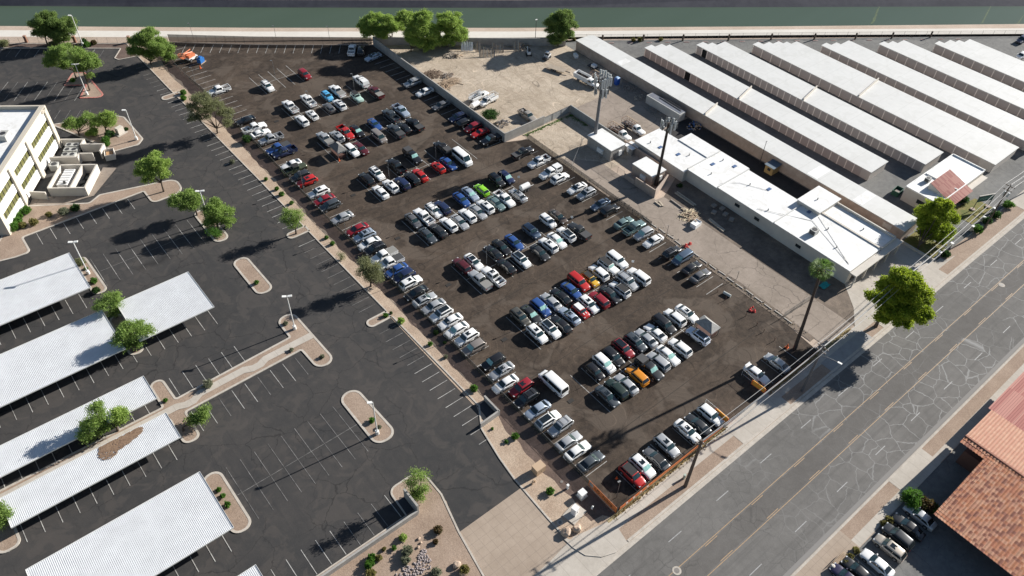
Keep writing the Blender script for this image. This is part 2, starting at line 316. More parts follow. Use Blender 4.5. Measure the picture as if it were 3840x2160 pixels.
kerb_line([(p[0], p[1]) for p in corner[1:-1]] + [(-60, 59.0)], 0.32, 0.16, kerbm, side=1)
# storage yard, dirt yard, alley
sheet('storage_yard', [(161, 34.8), (420, 34.8), (420, -20), (421, 20), (330, 55), (172.5, 160.5), (161, 168)], 0.030, yard_asph) if False else sheet('storage_yard', [(161.5, 35.2), (360, 35.2), (360, 35.4), (352, 37.8), (228.5, 121.2), (210.4, 133.6), (191.8, 146.6), (172.7, 159.8), (161.5, 168)], 0.030, yard_asph)
sheet('dirt_yard', [(112.3, 134), (161.6, 134), (161.6, 164.8), (112.3, 198.8)], 0.036, dirt)
sheet('yard_slab', [(137.2, 134.9), (157, 134.9), (161.5, 138), (161.5, 45.6), (139.0, 45.6), (139.0, 110), (136.6, 113)], 0.048, alleym)
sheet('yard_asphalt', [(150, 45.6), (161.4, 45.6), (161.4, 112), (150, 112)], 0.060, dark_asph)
sheet('bare_dirt', [(118.4, 108), (136, 108), (136, 133.9), (118.4, 133.9)], 0.042, dirt)
sheet('concrete_alley', [(119.6, 36.9), (129.4, 36.9), (129.4, 91.6), (126.8, 92), (126.8, 112), (119.0, 119.5), (119.0, 100), (119.6, 60)], 0.054, alleym)
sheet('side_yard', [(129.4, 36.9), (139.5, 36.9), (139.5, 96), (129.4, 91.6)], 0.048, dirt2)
sheet('forecourt', [(129.4, 36.7), (163, 36.7), (161.8, 45.7), (139, 45.7), (134, 40)], 0.060, conc)
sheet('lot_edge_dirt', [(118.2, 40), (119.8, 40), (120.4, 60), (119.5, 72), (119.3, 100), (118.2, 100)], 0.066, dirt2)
# the street
sheet('road', [(-400, 11.9), (700, 11.9), (700, 32.1), (-400, 32.1)], 0.030, roadm)
kerb_line([(35.2, 32.3), (-300, 32.3)], 0.3, 0.12, kerbm, side=-1)
kerb_line([(600, 32.2), (56.6, 32.2)], 0.45, 0.14, kerbm, side=-1)
kerb_line([(-300, 11.8), (600, 11.8)], 0.4, 0.14, kerbm, side=-1)
sheet('pavement', [(-300, 32.6), (35, 32.6), (35, 36.6), (-300, 36.6)], 0.12, conc)
cz = [G(*q)[:2] for q in (('23', 530, 1075), ('23', 0, 1400), ('13', 2100, 1680), ('13', 1900, 1800), ('23', 600, 1700), ('23', 850, 1449), ('23', 1160, 1110), ('23', 1030, 985), ('23', 700, 1030))]
sheet('driveway_apron', [(34.0, 36.6), (44, 36.6), (48.8, 38.0), (49.0, 44), (49.0, 51.0), (35.8, 51.0), (34.4, 42)], 0.055, apronm)
sheet('driveway_apron', [(30, 31.9), (57, 31.9), (57, 36.9), (50, 38.6), (44, 37.8), (30, 37.2)], 0.075, conc)
ret = [G(*q)[:2] for q in (('23', 530, 1075), ('23', 620, 1160), ('23', 740, 1235), ('23', 900, 1250), ('23', 1040, 1205), ('23', 1160, 1112))]
sheet('pavement', ret + [(56.9, 34.9), (56.4, 36.7), (50.5, 37.2)], 0.16, conc); kerb_line(ret, 0.2, 0.17, kerbm, side=-1)
sheet('gutter', [(-300, 31.35), (700, 31.35), (700, 32.15), (-300, 32.15)], 0.040, kerbm); sheet('gutter', [(-300, 11.85), (700, 11.85), (700, 12.6), (-300, 12.6)], 0.040, M('gutter_grey', (0.22, 0.21, 0.2), 0.9))
sheet('pavement', [(56.4, 34.9), (600, 34.9), (600, 36.7), (56.4, 36.7)], 0.118, conc)
sheet('verge', [(56.4, 32.6), (600, 32.6), (600, 34.9), (56.4, 34.9)], 0.10, gravel2)
sheet('verge', [(56.4, 36.7), (128, 36.7), (128, 37.3), (56.4, 37.3)], 0.09, M('dry_weeds_ground', (0.30, 0.24, 0.12), 0.95, var=(2, (0.42, 0.34, 0.2)), bump=0.3))
sheet('driveway', [(87.0, 32.4), (101.4, 32.4), (101.4, 37.4), (87.0, 37.4)], 0.124, conc)
sheet('bus_pad', [(114.8, 32.0), (129.5, 32.0), (129.5, 35.2), (114.8, 35.2)], 0.130, M('bus_pad_concrete', (0.36, 0.35, 0.34), 0.85, var=(0.5, (0.28, 0.27, 0.26))))
sheet('driveway', [(134, 32.4), (160.5, 32.4), (160.5, 36.9), (134, 36.9)], 0.124, conc)
sheet('driveway', [(198.6, 32.4), (216, 32.4), (216, 36.9), (198.6, 36.9)], 0.124, conc)
sheet('verge', [(-300, 8.9), (600, 8.9), (600, 11.4), (-300, 11.4)], 0.10, gravel2)
sheet('pavement', [(-300, 7.6), (600, 7.6), (600, 9.2), (-300, 9.2)], 0.118, conc)
sheet('driveway', [(101.4, 7.5), (112.4, 7.5), (112.4, 11.5), (101.4, 11.5)], 0.124, conc)
sheet('driveway', [(70, 7.5), (86.2, 7.5), (86.2, 11.5), (70, 11.5)], 0.122, apronm)
sheet('south_car_park', [(60, -60), (160, -60), (160, 7.5), (60, 7.5)], 0.040, yard_asph)
sheet('turn_lane', [(-300, 20.5), (600, 20.5), (600, 23.8), (-300, 23.8)], 0.036, ground_mat('turn_lane_asphalt', (0.110, 0.103, 0.097), (0.150, 0.142, 0.134), 0.05, 0.6, crack=(0.26, 0.02, (0.25, 0.25, 0.25), 0.5, 0.5, 95.0, (0.035, 0.035, 0.035)), speck=0.25))
mk = MB()
def line(mb, x0, y0, x1, y1, w=0.11, z=0.07):
    a = Vector((x0, y0, 0)); b = Vector((x1, y1, 0)); d = (b - a).normalized(); u = Vector((-d.y, d.x, 0)) * w / 2
    mb.add([(p.x, p.y, z) for p in (a - u, b - u, b + u, a + u)], [(0, 1, 2, 3)])
for yy, dd in ((24.1, -1), (20.2, 1)):
    y2 = MB(); line(y2, -300, yy, 600, yy, 0.13, 0.045); x = -300
    while x < 600: line(y2, x, yy + dd * 0.32, x + 3.1, yy + dd * 0.32, 0.13, 0.045); x += 12.2
    tag(y2.build('road_markings', yellow_line), kind='structure')
lm = MB()
for x in np.arange(-295, 600, 12.2):
    line(lm, x + 3.0, 28.1, x + 6.2, 28.1, 0.13, 0.045); line(lm, x + 9, 16.0, x + 12.2, 16.0, 0.13, 0.045)
tag(lm.build('road_markings', M('lane_paint', (0.42, 0.42, 0.42), 0.7, var=(2, (0.26, 0.26, 0.26)))), kind='structure')
# stall lines of the brown car park
sm = MB(); z_ = 0.06
for yc, n0, n1, x0 in ((58.5, 0, 10, 72.6), (78.3, 0, 10, 72.4), (97.9, 0, 10, 72.4), (117.6, 0, 10, 72.3), (137.7, 0, 10, 72.3), (157.7, 0, 9, 72.3), (178.0, 0, 9, 72.6), (198.2, 0, 4, 72.8)):
    line(sm, x0, yc, x0 + 2.95 * n1, yc, 0.12, z_)
    for k in range(n0, n1 + 1): line(sm, x0 + 2.95 * k, yc - 5.6, x0 + 2.95 * k, yc + 5.6, 0.12, z_)
y = 45.6
while y < 233: line(sm, 59.4, y, 64.6, y, 0.12, z_); y += 2.86
y = 62.4
while y < 130: line(sm, 111.4, y, 117.0, y, 0.12, z_); y += 2.86
y = 134.6
while y < 196: line(sm, 106.4, y, 111.6, y, 0.12, z_); y += 2.86
x = 64.5
while x < 113:
    if 88.5 < x < 98: x += 2.96; continue
    line(sm, x, 43.2, x, 38.0, 0.12, z_); x += 2.96
e_ = Vector((0.806, -0.592, 0)); n_ = Vector((0.592, 0.806, 0)); p = Vector((62.8, 236.9, 0)) - n_ * 1.2 + e_ * 5
for k in range(20):
    q = p + e_ * 2.77 * k; r_ = q - n_ * 5.2; line(sm, q.x, q.y, r_.x, r_.y, 0.12, z_)
tag(sm.build('parking_markings', white_line), kind='structure')
# stall lines of the office car park
om = MB(); of = MB()
y = 62.5
while y < 232:
    if not any(abs(y - c) < 2.4 for c in (99.3, 133.8, 207)): line(om if int(y * 7) % 3 else of, 48.7, y, 52.8, y, 0.11, z_)
    y += 2.58
for x in np.arange(1.0, 27, 2.95): line(om, x, 169.3, x, 164.6, 0.11, z_)
for x in np.arange(10.6, 34, 2.75):
    line(of, x, 143.0, x, 153.5, 0.1, z_); line(om, x, 145.2, x, 151.0, 0.1, z_ + 0.004)
line(of, 11, 148.3, 34, 148.3, 0.07, z_ + 0.01)
for x in np.arange(11, 34, 2.65):
    if x < 26: line(om, x, 105.9, x, 111.0, 0.11, z_)
for x in np.arange(-18, 34, 2.65):
    if x > 7.5: line(om if int(x) % 2 else of, x, 101.0, x, 95.6, 0.11, z_)
for x in np.arange(11, 34, 2.65): line(of, x, 73.6, x, 86, 0.1, z_)
line(of, 10.2, 79.8, 33.6, 79.8, 0.09, z_ + 0.01)
for x in np.arange(-18, 30, 2.65): line(om if int(x) % 3 else of, x, 59.2, x, 64.4, 0.11, z_)
for yc in (140.6, 120.1, 105.0, 94.3, 72.6):
    for x in np.arange(-39, 25 if yc == 120.1 else 7, 2.75): line(om, x, yc - 1.6, x, yc + 3.4, 0.12, z_ + 0.015)
for k in range(22):
    q = Vector((21.5, 262.0, 0)) + e_ * 2.7 * (k - 9); r_ = q - n_ * 5.0
    if q.x < 46: line(om if k % 2 else of, q.x - 0.3, q.y - 0.3, r_.x, r_.y, 0.11, z_)
for k in range(16):
    q = Vector((29.6, 226.0, 0)) + e_ * 2.7 * (k - 14); r_ = q - n_ * 5.0; q2 = q + n_ * 5.0; line(om if k % 2 else of, q2.x, q2.y, r_.x, r_.y, 0.11, z_ + 0.012)
for k in range(10):
    q = Vector((33, 211.5, 0)) + e_ * 2.7 * (k - 8); r_ = q - n_ * 4.6
    if 20 < q.x < 34: line(of, q.x, q.y, r_.x, r_.y, 0.11, z_)
tag(om.build('parking_markings', white_line), kind='structure'); tag(of.build('parking_markings', faint_line), kind='structure')
# kerbs and planting islands of the office car park
def island(P, r, red=False, bed=gravel2):
    q = fillet(P, r); _, inn = kerb(q, 0.42, 0.16, red_paint if red else kerbm); sheet('gravel_bed', inset(q, 0.36)[1], 0.13, bed)
island([(33.9, 73.4), (38.5, 73.4), (38.0, 87.3), (33.9, 87.3)], 2.0)
island([(6.4, 73.0), (10.0, 73.0), (10.0, 86.6), (6.4, 86.6)], 1.7)
island([(34.4, 120.7), (38.2, 120.7), (38.0, 134.0), (34.4, 134.0)], 1.7)
island([(34.4, 141.6), (37.9, 141.6), (37.7, 155.0), (34.6, 155.0)], 1.6)
island([(7.3, 141.5), (10.4, 141.5), (10.0, 155.2), (7.6, 155.2)], 1.4)
island([(7.2, 120.5), (10.2, 120.5), (10.2, 133.4), (7.2, 133.4)], 1.4)
island([(6.9, 101.4), (10.1, 101.4), (10.0, 105.3), (34.0, 106.2), (34.0, 112.3), (38.0, 112.3), (38.2, 95.5), (34.3, 95.5), (34.3, 101.6), (10.3, 101.3), (10.0, 94.2), (7.2, 94.2), (7.2, 101.4)] if False else
       [(-40, 101.6), (7.2, 101.6), (7.2, 94.6), (10.4, 94.6), (10.4, 101.4), (34.2, 101.8), (34.4, 95.4), (38.4, 95.4), (38.0, 112.3), (34.0, 112.3), (34.0, 106.4), (10.2, 105.6), (10.0, 111.9), (7.3, 111.9), (7.3, 105.2), (-40, 105.2)],
       [0, 0.3, 1.4, 1.4, 0.3, 0.3, 2.0, 2.0, 1.8, 1.8, 0.3, 0.3, 1.3, 1.3, 0.3, 0])
wk = [(38.0, 103.2), (38.0, 104.9), (27.5, 104.9), (26.0, 104.2), (24.8, 104.2), (23.2, 104.9), (14.0, 104.7), (12.4, 103.8), (11.0, 103.8), (9.5, 104.4), (-40, 104.2), (-40, 102.6), (9.5, 102.8), (11, 102.2), (12.6, 102.2), (14.2, 103.1), (22.8, 103.3), (24.4, 102.6), (26.4, 102.6), (27.8, 103.3)]
sheet('footpath', wk, 0.19, conc)
island([(-24, 92.8), (-20.4, 92.8), (-20.4, 100.8), (-24, 100.8)], 1.4)
island([(3.2, 59.2), (6.5, 59.2), (6.5, 64.6), (3.2, 64.6)], [0.2, 0.2, 1.5, 1.5])
pl = [(-2.2, 163.6), (1.2, 163.4), (1.2, 169.5), (28.6, 169.7), (28.6, 164.0), (36.6, 164.0), (36.9, 170.1), (28.0, 172.6), (19.9, 174.9), (17.0, 173.2), (3.8, 181.6), (-2, 173.6), (-8, 165)]
island(pl, [1.0, 1.3, 0.3, 0.3, 1.5, 2.8, 2.6, 6, 1, 1, 0.1, 0.1, 0.3])
island([(29.0, 230.0), (34.0, 226.8), (30.2, 220.8), (36.4, 216.8), (36.2, 233.8), (33.3, 236.0)], [0.3, 0.3, 0.6, 1.6, 0.8, 1.0], red=True)
island([(20.0, 212.2), (29.0, 190.2), (34.9, 189.4), (37.0, 191.5), (36.8, 204.4), (34.9, 206.9)], [0.3, 0.3, 1.5, 1.2, 1.4, 1.0])
bedc = [(-90, 341.3), (-90, 347), (21.2, 266.0), (52, 244), (52, 234.3), (46.4, 235.4), (45.7, 237.2), (49.2, 241.9), (20.7, 262.7)]
kerb(fillet(bedc, [0, 0, 0, 0, 0.2, 1.2, 0.6, 0.3, 0]), 0.3, 0.16, kerbm); sheet('gravel_bed', bedc, 0.09, mulch)
for y0 in (98.4, 132.8, 206.0):
    island([(48.2, y0), (53.5, y0), (53.5, y0 + 2.4), (48.2, y0 + 2.4)], [1.1, 0.05, 0.05, 1.1])
kerb_line([(51.6, 240), (51.9, 206.5)], 0.25, 0.15, kerbm, side=1); kerb_line([(52.0, 205.6), (52.75, 159), (52.95, 135)], 0.25, 0.15, kerbm, side=1)
kerb_line([(52.95, 132.9), (53.4, 100.7)], 0.25, 0.15, kerbm, side=1); kerb_line([(53.5, 98.5), (53.8, 69.3), (51.0, 65.0), (49.7, 58), (49.1, 53.0), (48.8, 44), (48.7, 36.9)], 0.3, 0.15, kerbm, side=1)
# tyre-stop and gutter details
wst = M('kerb_stop_concrete', (0.45, 0.42, 0.38), 0.9)
# ---------------------------------------------------------------- vehicles
PAINT = dict(white=(0.80, 0.80, 0.79), silver=(0.46, 0.47, 0.48), iceblue=(0.40, 0.47, 0.56), grey=(0.155, 0.155, 0.16), charcoal=(0.045, 0.047, 0.05), slate=(0.075, 0.088, 0.10),
             black=(0.012, 0.012, 0.014), navy=(0.016, 0.026, 0.075), blue=(0.025, 0.075, 0.25), skyblue=(0.10, 0.40, 0.68), slateblue=(0.10, 0.14, 0.20), darkred=(0.24, 0.012, 0.02), maroon=(0.085, 0.012, 0.016),
             red=(0.44, 0.018, 0.016), mint=(0.45, 0.62, 0.55), seafoam=(0.17, 0.25, 0.25), taupe=(0.30, 0.265, 0.24), brown=(0.105, 0.08, 0.065), lime=(0.26, 0.62, 0.03), yellow=(0.68, 0.40, 0.03),
             orange=(0.62, 0.23, 0.015), olive=(0.055, 0.065, 0.035), olivegrey=(0.11, 0.105, 0.09), darkgreen=(0.02, 0.035, 0.028), beige=(0.42, 0.375, 0.32), whiteblue=(0.62, 0.68, 0.78), purple=(0.02, 0.016, 0.05))
WORD = dict(iceblue='pale silver blue', slate='dark slate grey', skyblue='light sky blue', slateblue='dusty slate blue', darkred='dark red', mint='pale mint', seafoam='grey green', taupe='taupe', navy='navy blue',
            blue='bright blue', lime='lime green', olivegrey='olive grey', darkgreen='dark green', whiteblue='white', charcoal='charcoal', purple='dark purple')
def paint(c):
    met = 0.35 if c in ('silver', 'iceblue', 'grey', 'charcoal', 'slate', 'taupe', 'slateblue', 'seafoam', 'brown', 'olivegrey', 'beige') else 0.0
    return M('paint_' + c, PAINT[c], 0.35, met, coat=0.6)
glass = M('tinted_glass', (0.012, 0.017, 0.02), 0.06, spec=0.7, coat=0.5)
sunshade = M('windscreen_sunshade', (0.36, 0.60, 0.55), 0.25, coat=0.5, var=(2.5, (0.20, 0.40, 0.38)))
tealglass = M('windscreen_glass', (0.02, 0.05, 0.055), 0.08, spec=0.7, coat=0.5, var=(1.6, (0.012, 0.02, 0.022)))
tyre = M('tyre_rubber', (0.018, 0.018, 0.018), 0.85); rimm = M('wheel_rim', (0.38, 0.38, 0.39), 0.35, 0.6)
blackp = M('black_plastic', (0.022, 0.022, 0.024), 0.55); lampm = M('headlamp_glass', (0.62, 0.64, 0.66), 0.12, coat=0.5); redlamp = M('tail_lamp', (0.32, 0.01, 0.01), 0.2, coat=0.5)
chrome = M('chrome', (0.6, 0.6, 0.6), 0.2, 0.8); cover = M('tonneau_vinyl', (0.06, 0.06, 0.062), 0.6); lgcover = M('grey_tonneau', (0.24, 0.235, 0.22), 0.6); sofm = M('soft_top', (0.018, 0.018, 0.02), 0.8)
boards = M('cargo', (0.30, 0.23, 0.17), 0.8, var=(4, (0.12, 0.16, 0.2)))
# L length, W width, hood z, belt z, roof z, windscreen base/top x, rear top/base x, rear deck z, wheel radius, front/rear axle x, rocker z
T = dict(
    sedan=dict(L=4.85, W=1.84, hz=0.93, bz=1.00, rz=1.45, ws=(1.05, 0.30), rr=(-1.10, -1.85), dz=1.06, wr=0.33, ax=(1.45, -1.42)),
    coupe=dict(L=4.70, W=1.88, hz=0.90, bz=0.98, rz=1.36, ws=(0.80, 0.05), rr=(-0.95, -1.85), dz=1.06, wr=0.34, ax=(1.42, -1.38)),
    hatch=dict(L=4.15, W=1.76, hz=0.98, bz=1.02, rz=1.52, ws=(1.05, 0.40), rr=(-1.45, -1.95), dz=1.06, wr=0.32, ax=(1.30, -1.28)),
    mini=dict(L=3.85, W=1.70, hz=0.96, bz=1.02, rz=1.45, ws=(0.85, 0.40), rr=(-1.45, -1.82), dz=1.06, wr=0.31, ax=(1.25, -1.22)),
    boxy=dict(L=4.20, W=1.80, hz=1.05, bz=1.08, rz=1.62, ws=(1.05, 0.62), rr=(-1.85, -2.02), dz=1.1, wr=0.33, ax=(1.30, -1.30)),
    suv=dict(L=4.65, W=1.88, hz=1.08, bz=1.14, rz=1.69, ws=(1.08, 0.45), rr=(-1.75, -2.20), dz=1.16, wr=0.36, ax=(1.40, -1.38)),
    suvl=dict(L=5.10, W=1.99, hz=1.16, bz=1.22, rz=1.84, ws=(1.20, 0.65), rr=(-2.15, -2.45), dz=1.24, wr=0.39, ax=(1.52, -1.52)),
    minivan=dict(L=5.05, W=1.96, hz=1.05, bz=1.16, rz=1.76, ws=(1.70, 0.85), rr=(-2.15, -2.42), dz=1.18, wr=0.34, ax=(1.60, -1.50)),
    van=dict(L=5.95, W=2.06, hz=1.22, bz=1.35, rz=2.35, ws=(2.25, 1.45), rr=(-2.75, -2.92), dz=1.35, wr=0.36, ax=(2.0, -1.75)),
    pickup=dict(L=5.80, W=1.98, hz=1.16, bz=1.22, rz=1.86, ws=(1.25, 0.65), rr=(-0.55, -0.85), dz=0.72, wr=0.40, ax=(1.85, -1.75), bed=-0.98),
    jeep=dict(L=4.20, W=1.78, hz=1.16, bz=1.20, rz=1.82, ws=(0.52, 0.28), rr=(-1.85, -1.98), dz=1.2, wr=0.42, ax=(1.30, -1.15), flat=True),
    jeep4=dict(L=4.70, W=1.85, hz=1.16, bz=1.20, rz=1.84, ws=(0.85, 0.60), rr=(-2.0, -2.15), dz=1.2, wr=0.42, ax=(1.50, -1.40), flat=True),
    jeeppk=dict(L=5.55, W=1.88, hz=1.16, bz=1.20, rz=1.84, ws=(1.15, 0.90), rr=(-0.50, -0.65), dz=0.72, wr=0.42, ax=(1.9, -1.60), bed=-0.75, flat=True))
def loft(mb, st, sec, mi=0):
    """st list of stations; sec(station)->list of (y,z) half profile from top centre to bottom; mirrored"""
    rings = []
    for s_ in st:
        h = sec(s_); full = [(s_[0], -y, z) for y, z in h[::-1]] + [(s_[0], y, z) for y, z in h[1:]]; rings.append(full)
    n = len(rings[0]); V = [v for r_ in rings for v in r_]; F = []
    for i in range(len(rings) - 1):
        for k in range(n - 1): a = i * n + k; F.append((a, a + 1, a + n + 1, a + n))
        a = i * n; F.append((a + n - 1, a, a + n, a + 2 * n - 1))
    F += [tuple(range(n - 1, -1, -1)), tuple(range((len(rings) - 1) * n, len(rings) * n))]
    mb.add(V, F, mi)
CM = {}
def car_mesh(kind, part):
    key = (kind, part)
    if key in CM: return CM[key]
    t = T[kind]; L, Wd, hz, bz, rz = t['L'], t['W'], t['hz'], t['bz'], t['rz']; hw = Wd / 2; f = L / 2; wr = t['wr']; a0, a1 = t['ax']; w0, w1 = t['ws']; r0, r1 = t['rr']; dz = t['dz']; flat = t.get('flat')
    mb = MB(); sm_ = True; rk = 0.24 if rz < 1.6 else 0.32
    rw = hw * (0.74 if rz < 1.6 else 0.80) if not kind == 'van' else hw * 0.86
    if flat: rw = hw * 0.78
    bw = hw * (0.93 if not flat else 0.86)
    if part == 'body':
        ar = wr + 0.08
        def zt(x):
            if x > w0: u = (f - x) / (f - w0); return hz - (0.24 if not flat else 0.02) * (1 - u) ** 1.8 if u < 1 else hz
            if 'bed' in t and x < t['bed']: return dz
            if x > r1: return bz
            return dz - 0.10 * ((r1 - x) / max(0.05, f + r1)) ** 2
        def wf(x):
            u = max(0, abs(x) - (f - 0.75)) / 0.75; return 1 - (0.16 if not flat else 0.04) * u ** 2.2
        xs = [-f, -f + 0.05, -f + 0.22, -f + 0.5, r1, w0, f - 0.5, f - 0.22, f - 0.05, f, 0.0, (w0 + f - 0.5) / 2]
        for a in (a0, a1): xs += [a - ar, a - ar + 0.02, a - ar * 0.7, a, a + ar * 0.7, a + ar - 0.02, a + ar]
        if 'bed' in t: xs += [t['bed'], t['bed'] + 0.02]
        xs = sorted(set(round(x, 3) for x in xs if -f <= x <= f))
        st = []
        for x in xs:
            zb = rk
            for a in (a0, a1):
                d = abs(x - a)
                if d < ar - 0.005: zb = max(rk, math.sqrt(max(0, ar * ar - d * d)) + wr * 0.98)
            e = abs(x) > f - 0.01; st.append((x, zt(x) - (0.10 if e else 0.0), zb + (0.10 if e else 0), wf(x) * (0.93 if e else 1)))
        def sec(s_):
            x, z1, z0, w = s_; w = w * hw; h = z1 - z0; cr = 0.0 if 'bed' in t and x < t['bed'] + 0.01 else (0.02 if flat else 0.045)
            return [(0, z1 + cr), (w * 0.5, z1 + cr * 0.75), (w * 0.80, z1 + cr * 0.1), (w * 0.93, z1 - 0.05), (w * 0.99, z1 - 0.16 if h > 0.35 else z1 - h * 0.4), (w, z1 - min(0.32, h * 0.6)), (w * 0.985, z0 + min(0.10, h * 0.2)), (w * 0.94, z0)]
        loft(mb, st, sec)
        # cabin
        cst = [(w0 + 0.02, bz - 0.02, bw), (w1 + (w0 - w1) * 0.08, rz - 0.05, 0), (w1 - 0.12, rz - 0.005, 0), ((w1 + r0) / 2, rz + 0.015, 0), (r0 + 0.12, rz - 0.015, 0), (r0 + (r1 - r0) * 0.1, rz - 0.06, 0), (r1 - 0.02, (bz if 'bed' not in t else bz) - 0.02, bw)]
        def csec(s_):
            x, z1, flag = s_
            if flag: return [(0, z1), (bw * 0.5, z1), (bw * 0.8, z1 - 0.01), (bw * 0.9, z1 - 0.02), (bw * 0.97, z1 - 0.03), (bw, z1 - 0.1), (bw, z1 - 0.25)]
            return [(0, z1 + 0.02), (rw * 0.5, z1 + 0.012), (rw * 0.82, z1 - 0.005), (rw * 0.93, z1 - 0.03), (rw, z1 - 0.08), (bw, bz - 0.02), (bw, bz - 0.25)]
        loft(mb, cst, csec)
    else: sm_ = False
    def quad(p, q, r_, s_, off=0.012):
        p, q, r_, s_ = map(Vector, (p, q, r_, s_)); n = (q - p).cross(r_ - p).normalized() * off; mb.add([v + n for v in (p, q, r_, s_)], [(0, 1, 2, 3)])
    if part == 'windshield':
        x0, x1, z0, z1 = w0 - 0.02, w1 + 0.06, bz + 0.03, rz - 0.06
        mb.add([(x0 + 0.035, -bw * 0.88, z0), (x0 + 0.085, 0, z0), (x0 + 0.035, bw * 0.88, z0), (x1 + 0.03, rw * 0.88, z1 + 0.015), (x1 + 0.07, 0, z1 + 0.03), (x1 + 0.03, -rw * 0.88, z1 + 0.015)], [(0, 1, 4, 5), (1, 2, 3, 4)])
    if part == 'rear_window':
        x0, x1, z0, z1 = r1 + 0.0, r0 - 0.04, bz + 0.05, rz - 0.07
        mb.add([(x0 - 0.045, bw * 0.84, z0), (x0 - 0.055, 0, z0), (x0 - 0.045, -bw * 0.84, z0), (x1 - 0.04, -rw * 0.84, z1), (x1 - 0.05, 0, z1 + 0.02), (x1 - 0.04, rw * 0.84, z1)], [(0, 1, 4, 5), (1, 2, 3, 4)])
    if part in ('side_window_l', 'side_window_r'):
        sg = 1 if part.endswith('l') else -1; zb_, ztp = bz + 0.04, rz - 0.10
        def P_(x, z):
            k = (z - bz + 0.02) / (rz - 0.08 - bz + 0.02); y = bw + (rw - bw) * k; return (x, sg * (y + 0.014), z)
        mid = (w1 + r0) / 2; cuts = [w0 - 0.22, mid + 0.03, mid - 0.03, r1 + 0.22]
        if kind in ('van', 'minivan', 'suvl'): cuts = [w0 - 0.2, w1 - 0.95, w1 - 1.05, r1 + 0.2]
        def tx(xb, top): return xb
        a, b, c, d = cuts
        q1 = [P_(a, zb_), P_(b, zb_), P_(b, ztp), P_(min(a, w1 + 0.02), ztp)]; q2 = [P_(c, zb_), P_(d, zb_), P_(max(d, r0 - 0.02), ztp), P_(c, ztp)]
        for q in (q1, q2): mb.add(q if sg < 0 else q, [(0, 1, 2, 3)] if sg > 0 else [(3, 2, 1, 0)])
    if part in ('headlight_l', 'headlight_r', 'taillight_l', 'taillight_r'):
        sg = 1 if part.endswith('l') else -1; hd = part.startswith('head'); s1 = 1 if hd else -1; z = (hz if hd else (dz if 'bed' not in t else 1.1)) - 0.26; y = hw * 0.70
        xe = s1 * (f - 0.03)
        mb.box(min(xe - s1 * 0.20, xe + s1 * 0.025), max(xe - s1 * 0.20, xe + s1 * 0.025), min(sg * (y - 0.17), sg * (y + 0.12)), max(sg * (y - 0.17), sg * (y + 0.12)), z - 0.07, z + 0.07)
    if part in ('mirror_l', 'mirror_r'):
        sg = 1 if part.endswith('l') else -1; y = sg * (bw + 0.10); mb.box(w0 - 0.38, w0 - 0.22, min(y - 0.11, y + 0.11), max(y - 0.11, y + 0.11), bz + 0.03, bz + 0.19)
    if part == 'tyre':
        mb.tube((0, -0.11, 0), (0, 0.11, 0), wr, n=14)
    if part == 'rim':
        mb.tube((0, -0.118, 0), (0, 0.118, 0), wr * 0.62, n=10)
    if part == 'bumper_f': mb.box(f - 0.06, f + 0.03, -hw * 0.80, hw * 0.80, rk + 0.03, rk + 0.2)
    if part == 'bumper_r': mb.box(-f - 0.03, -f + 0.06, -hw * 0.80, hw * 0.80, rk + 0.03, rk + 0.2)
    if part == 'sunroof':
        xm = (w1 + r0) / 2; c = xm + (w1 - r0) * 0.18; mb.add([(c - 0.42, -rw * 0.55, rz + 0.03), (c + 0.42, -rw * 0.55, rz + 0.032), (c + 0.42, rw * 0.55, rz + 0.032), (c - 0.42, rw * 0.55, rz + 0.03)], [(0, 1, 2, 3)])
    if part == 'panoramic_roof':
        a, b = w1 - 0.12, r0 + 0.15; mb.box(b, a, -rw * 0.78, rw * 0.78, rz + 0.015, rz + 0.042)
    if part == 'roof_panel':
        mb.box(r0 + 0.02, w1 - 0.02, -rw * 0.93, rw * 0.93, rz - 0.02, rz + 0.04)
    if part == 'roof_rail_l' or part == 'roof_rail_r':
        sg = 1 if part.endswith('l') else -1; mb.bar((w1 - 0.25, sg * rw * 0.86, rz + 0.05), (r0 + 0.1, sg * rw * 0.86, rz + 0.05), 0.06, 0.06)
    if part == 'crossbar': mb.bar((0, -rw * 0.86, rz + 0.085), (0, rw * 0.86, rz + 0.085), 0.06, 0.05)
    if part == 'cargo_bed':
        b = t['bed']; z0, z1 = 0.68, hz + 0.07; th = 0.09; w = hw * 0.975
        mb.box(-f + 0.03, b, w - th, w, z0, z1); mb.box(-f + 0.03, b, -w, -w + th, z0, z1); mb.box(-f + 0.03, -f + 0.13, -w + th, w - th, z0, z1); mb.box(b - 0.08, b, -w + th, w - th, z0, z1)
    if part == 'bed_floor':
        b = t['bed']; w = hw * 0.87; mb.box(-f + 0.13, b - 0.08, -w, w, 0.70, 0.76)
    if part == 'bed_cover':
        b = t['bed']; w = hw * 0.93; z1 = hz + 0.07; mb.box(-f + 0.06, b - 0.02, -w, w, z1 - 0.03, z1 + 0.03)
    if part == 'camper_shell':
        b = t['bed']; w = hw * 0.97; z1 = hz + 0.07; V = []
        for x, z, ww in ((-f + 0.05, z1, w), (b + 0.06, z1, w), (b + 0.02, rz + 0.05, w * 0.84), (-f + 0.22, rz + 0.05, w * 0.84)): V += [(x, -ww, z), (x, ww, z)]
        mb.add(V, [(0, 1, 3, 2)[::-1], (2, 3, 5, 4), (4, 5, 7, 6), (6, 7, 1, 0), (0, 2, 4, 6), (1, 7, 5, 3)])
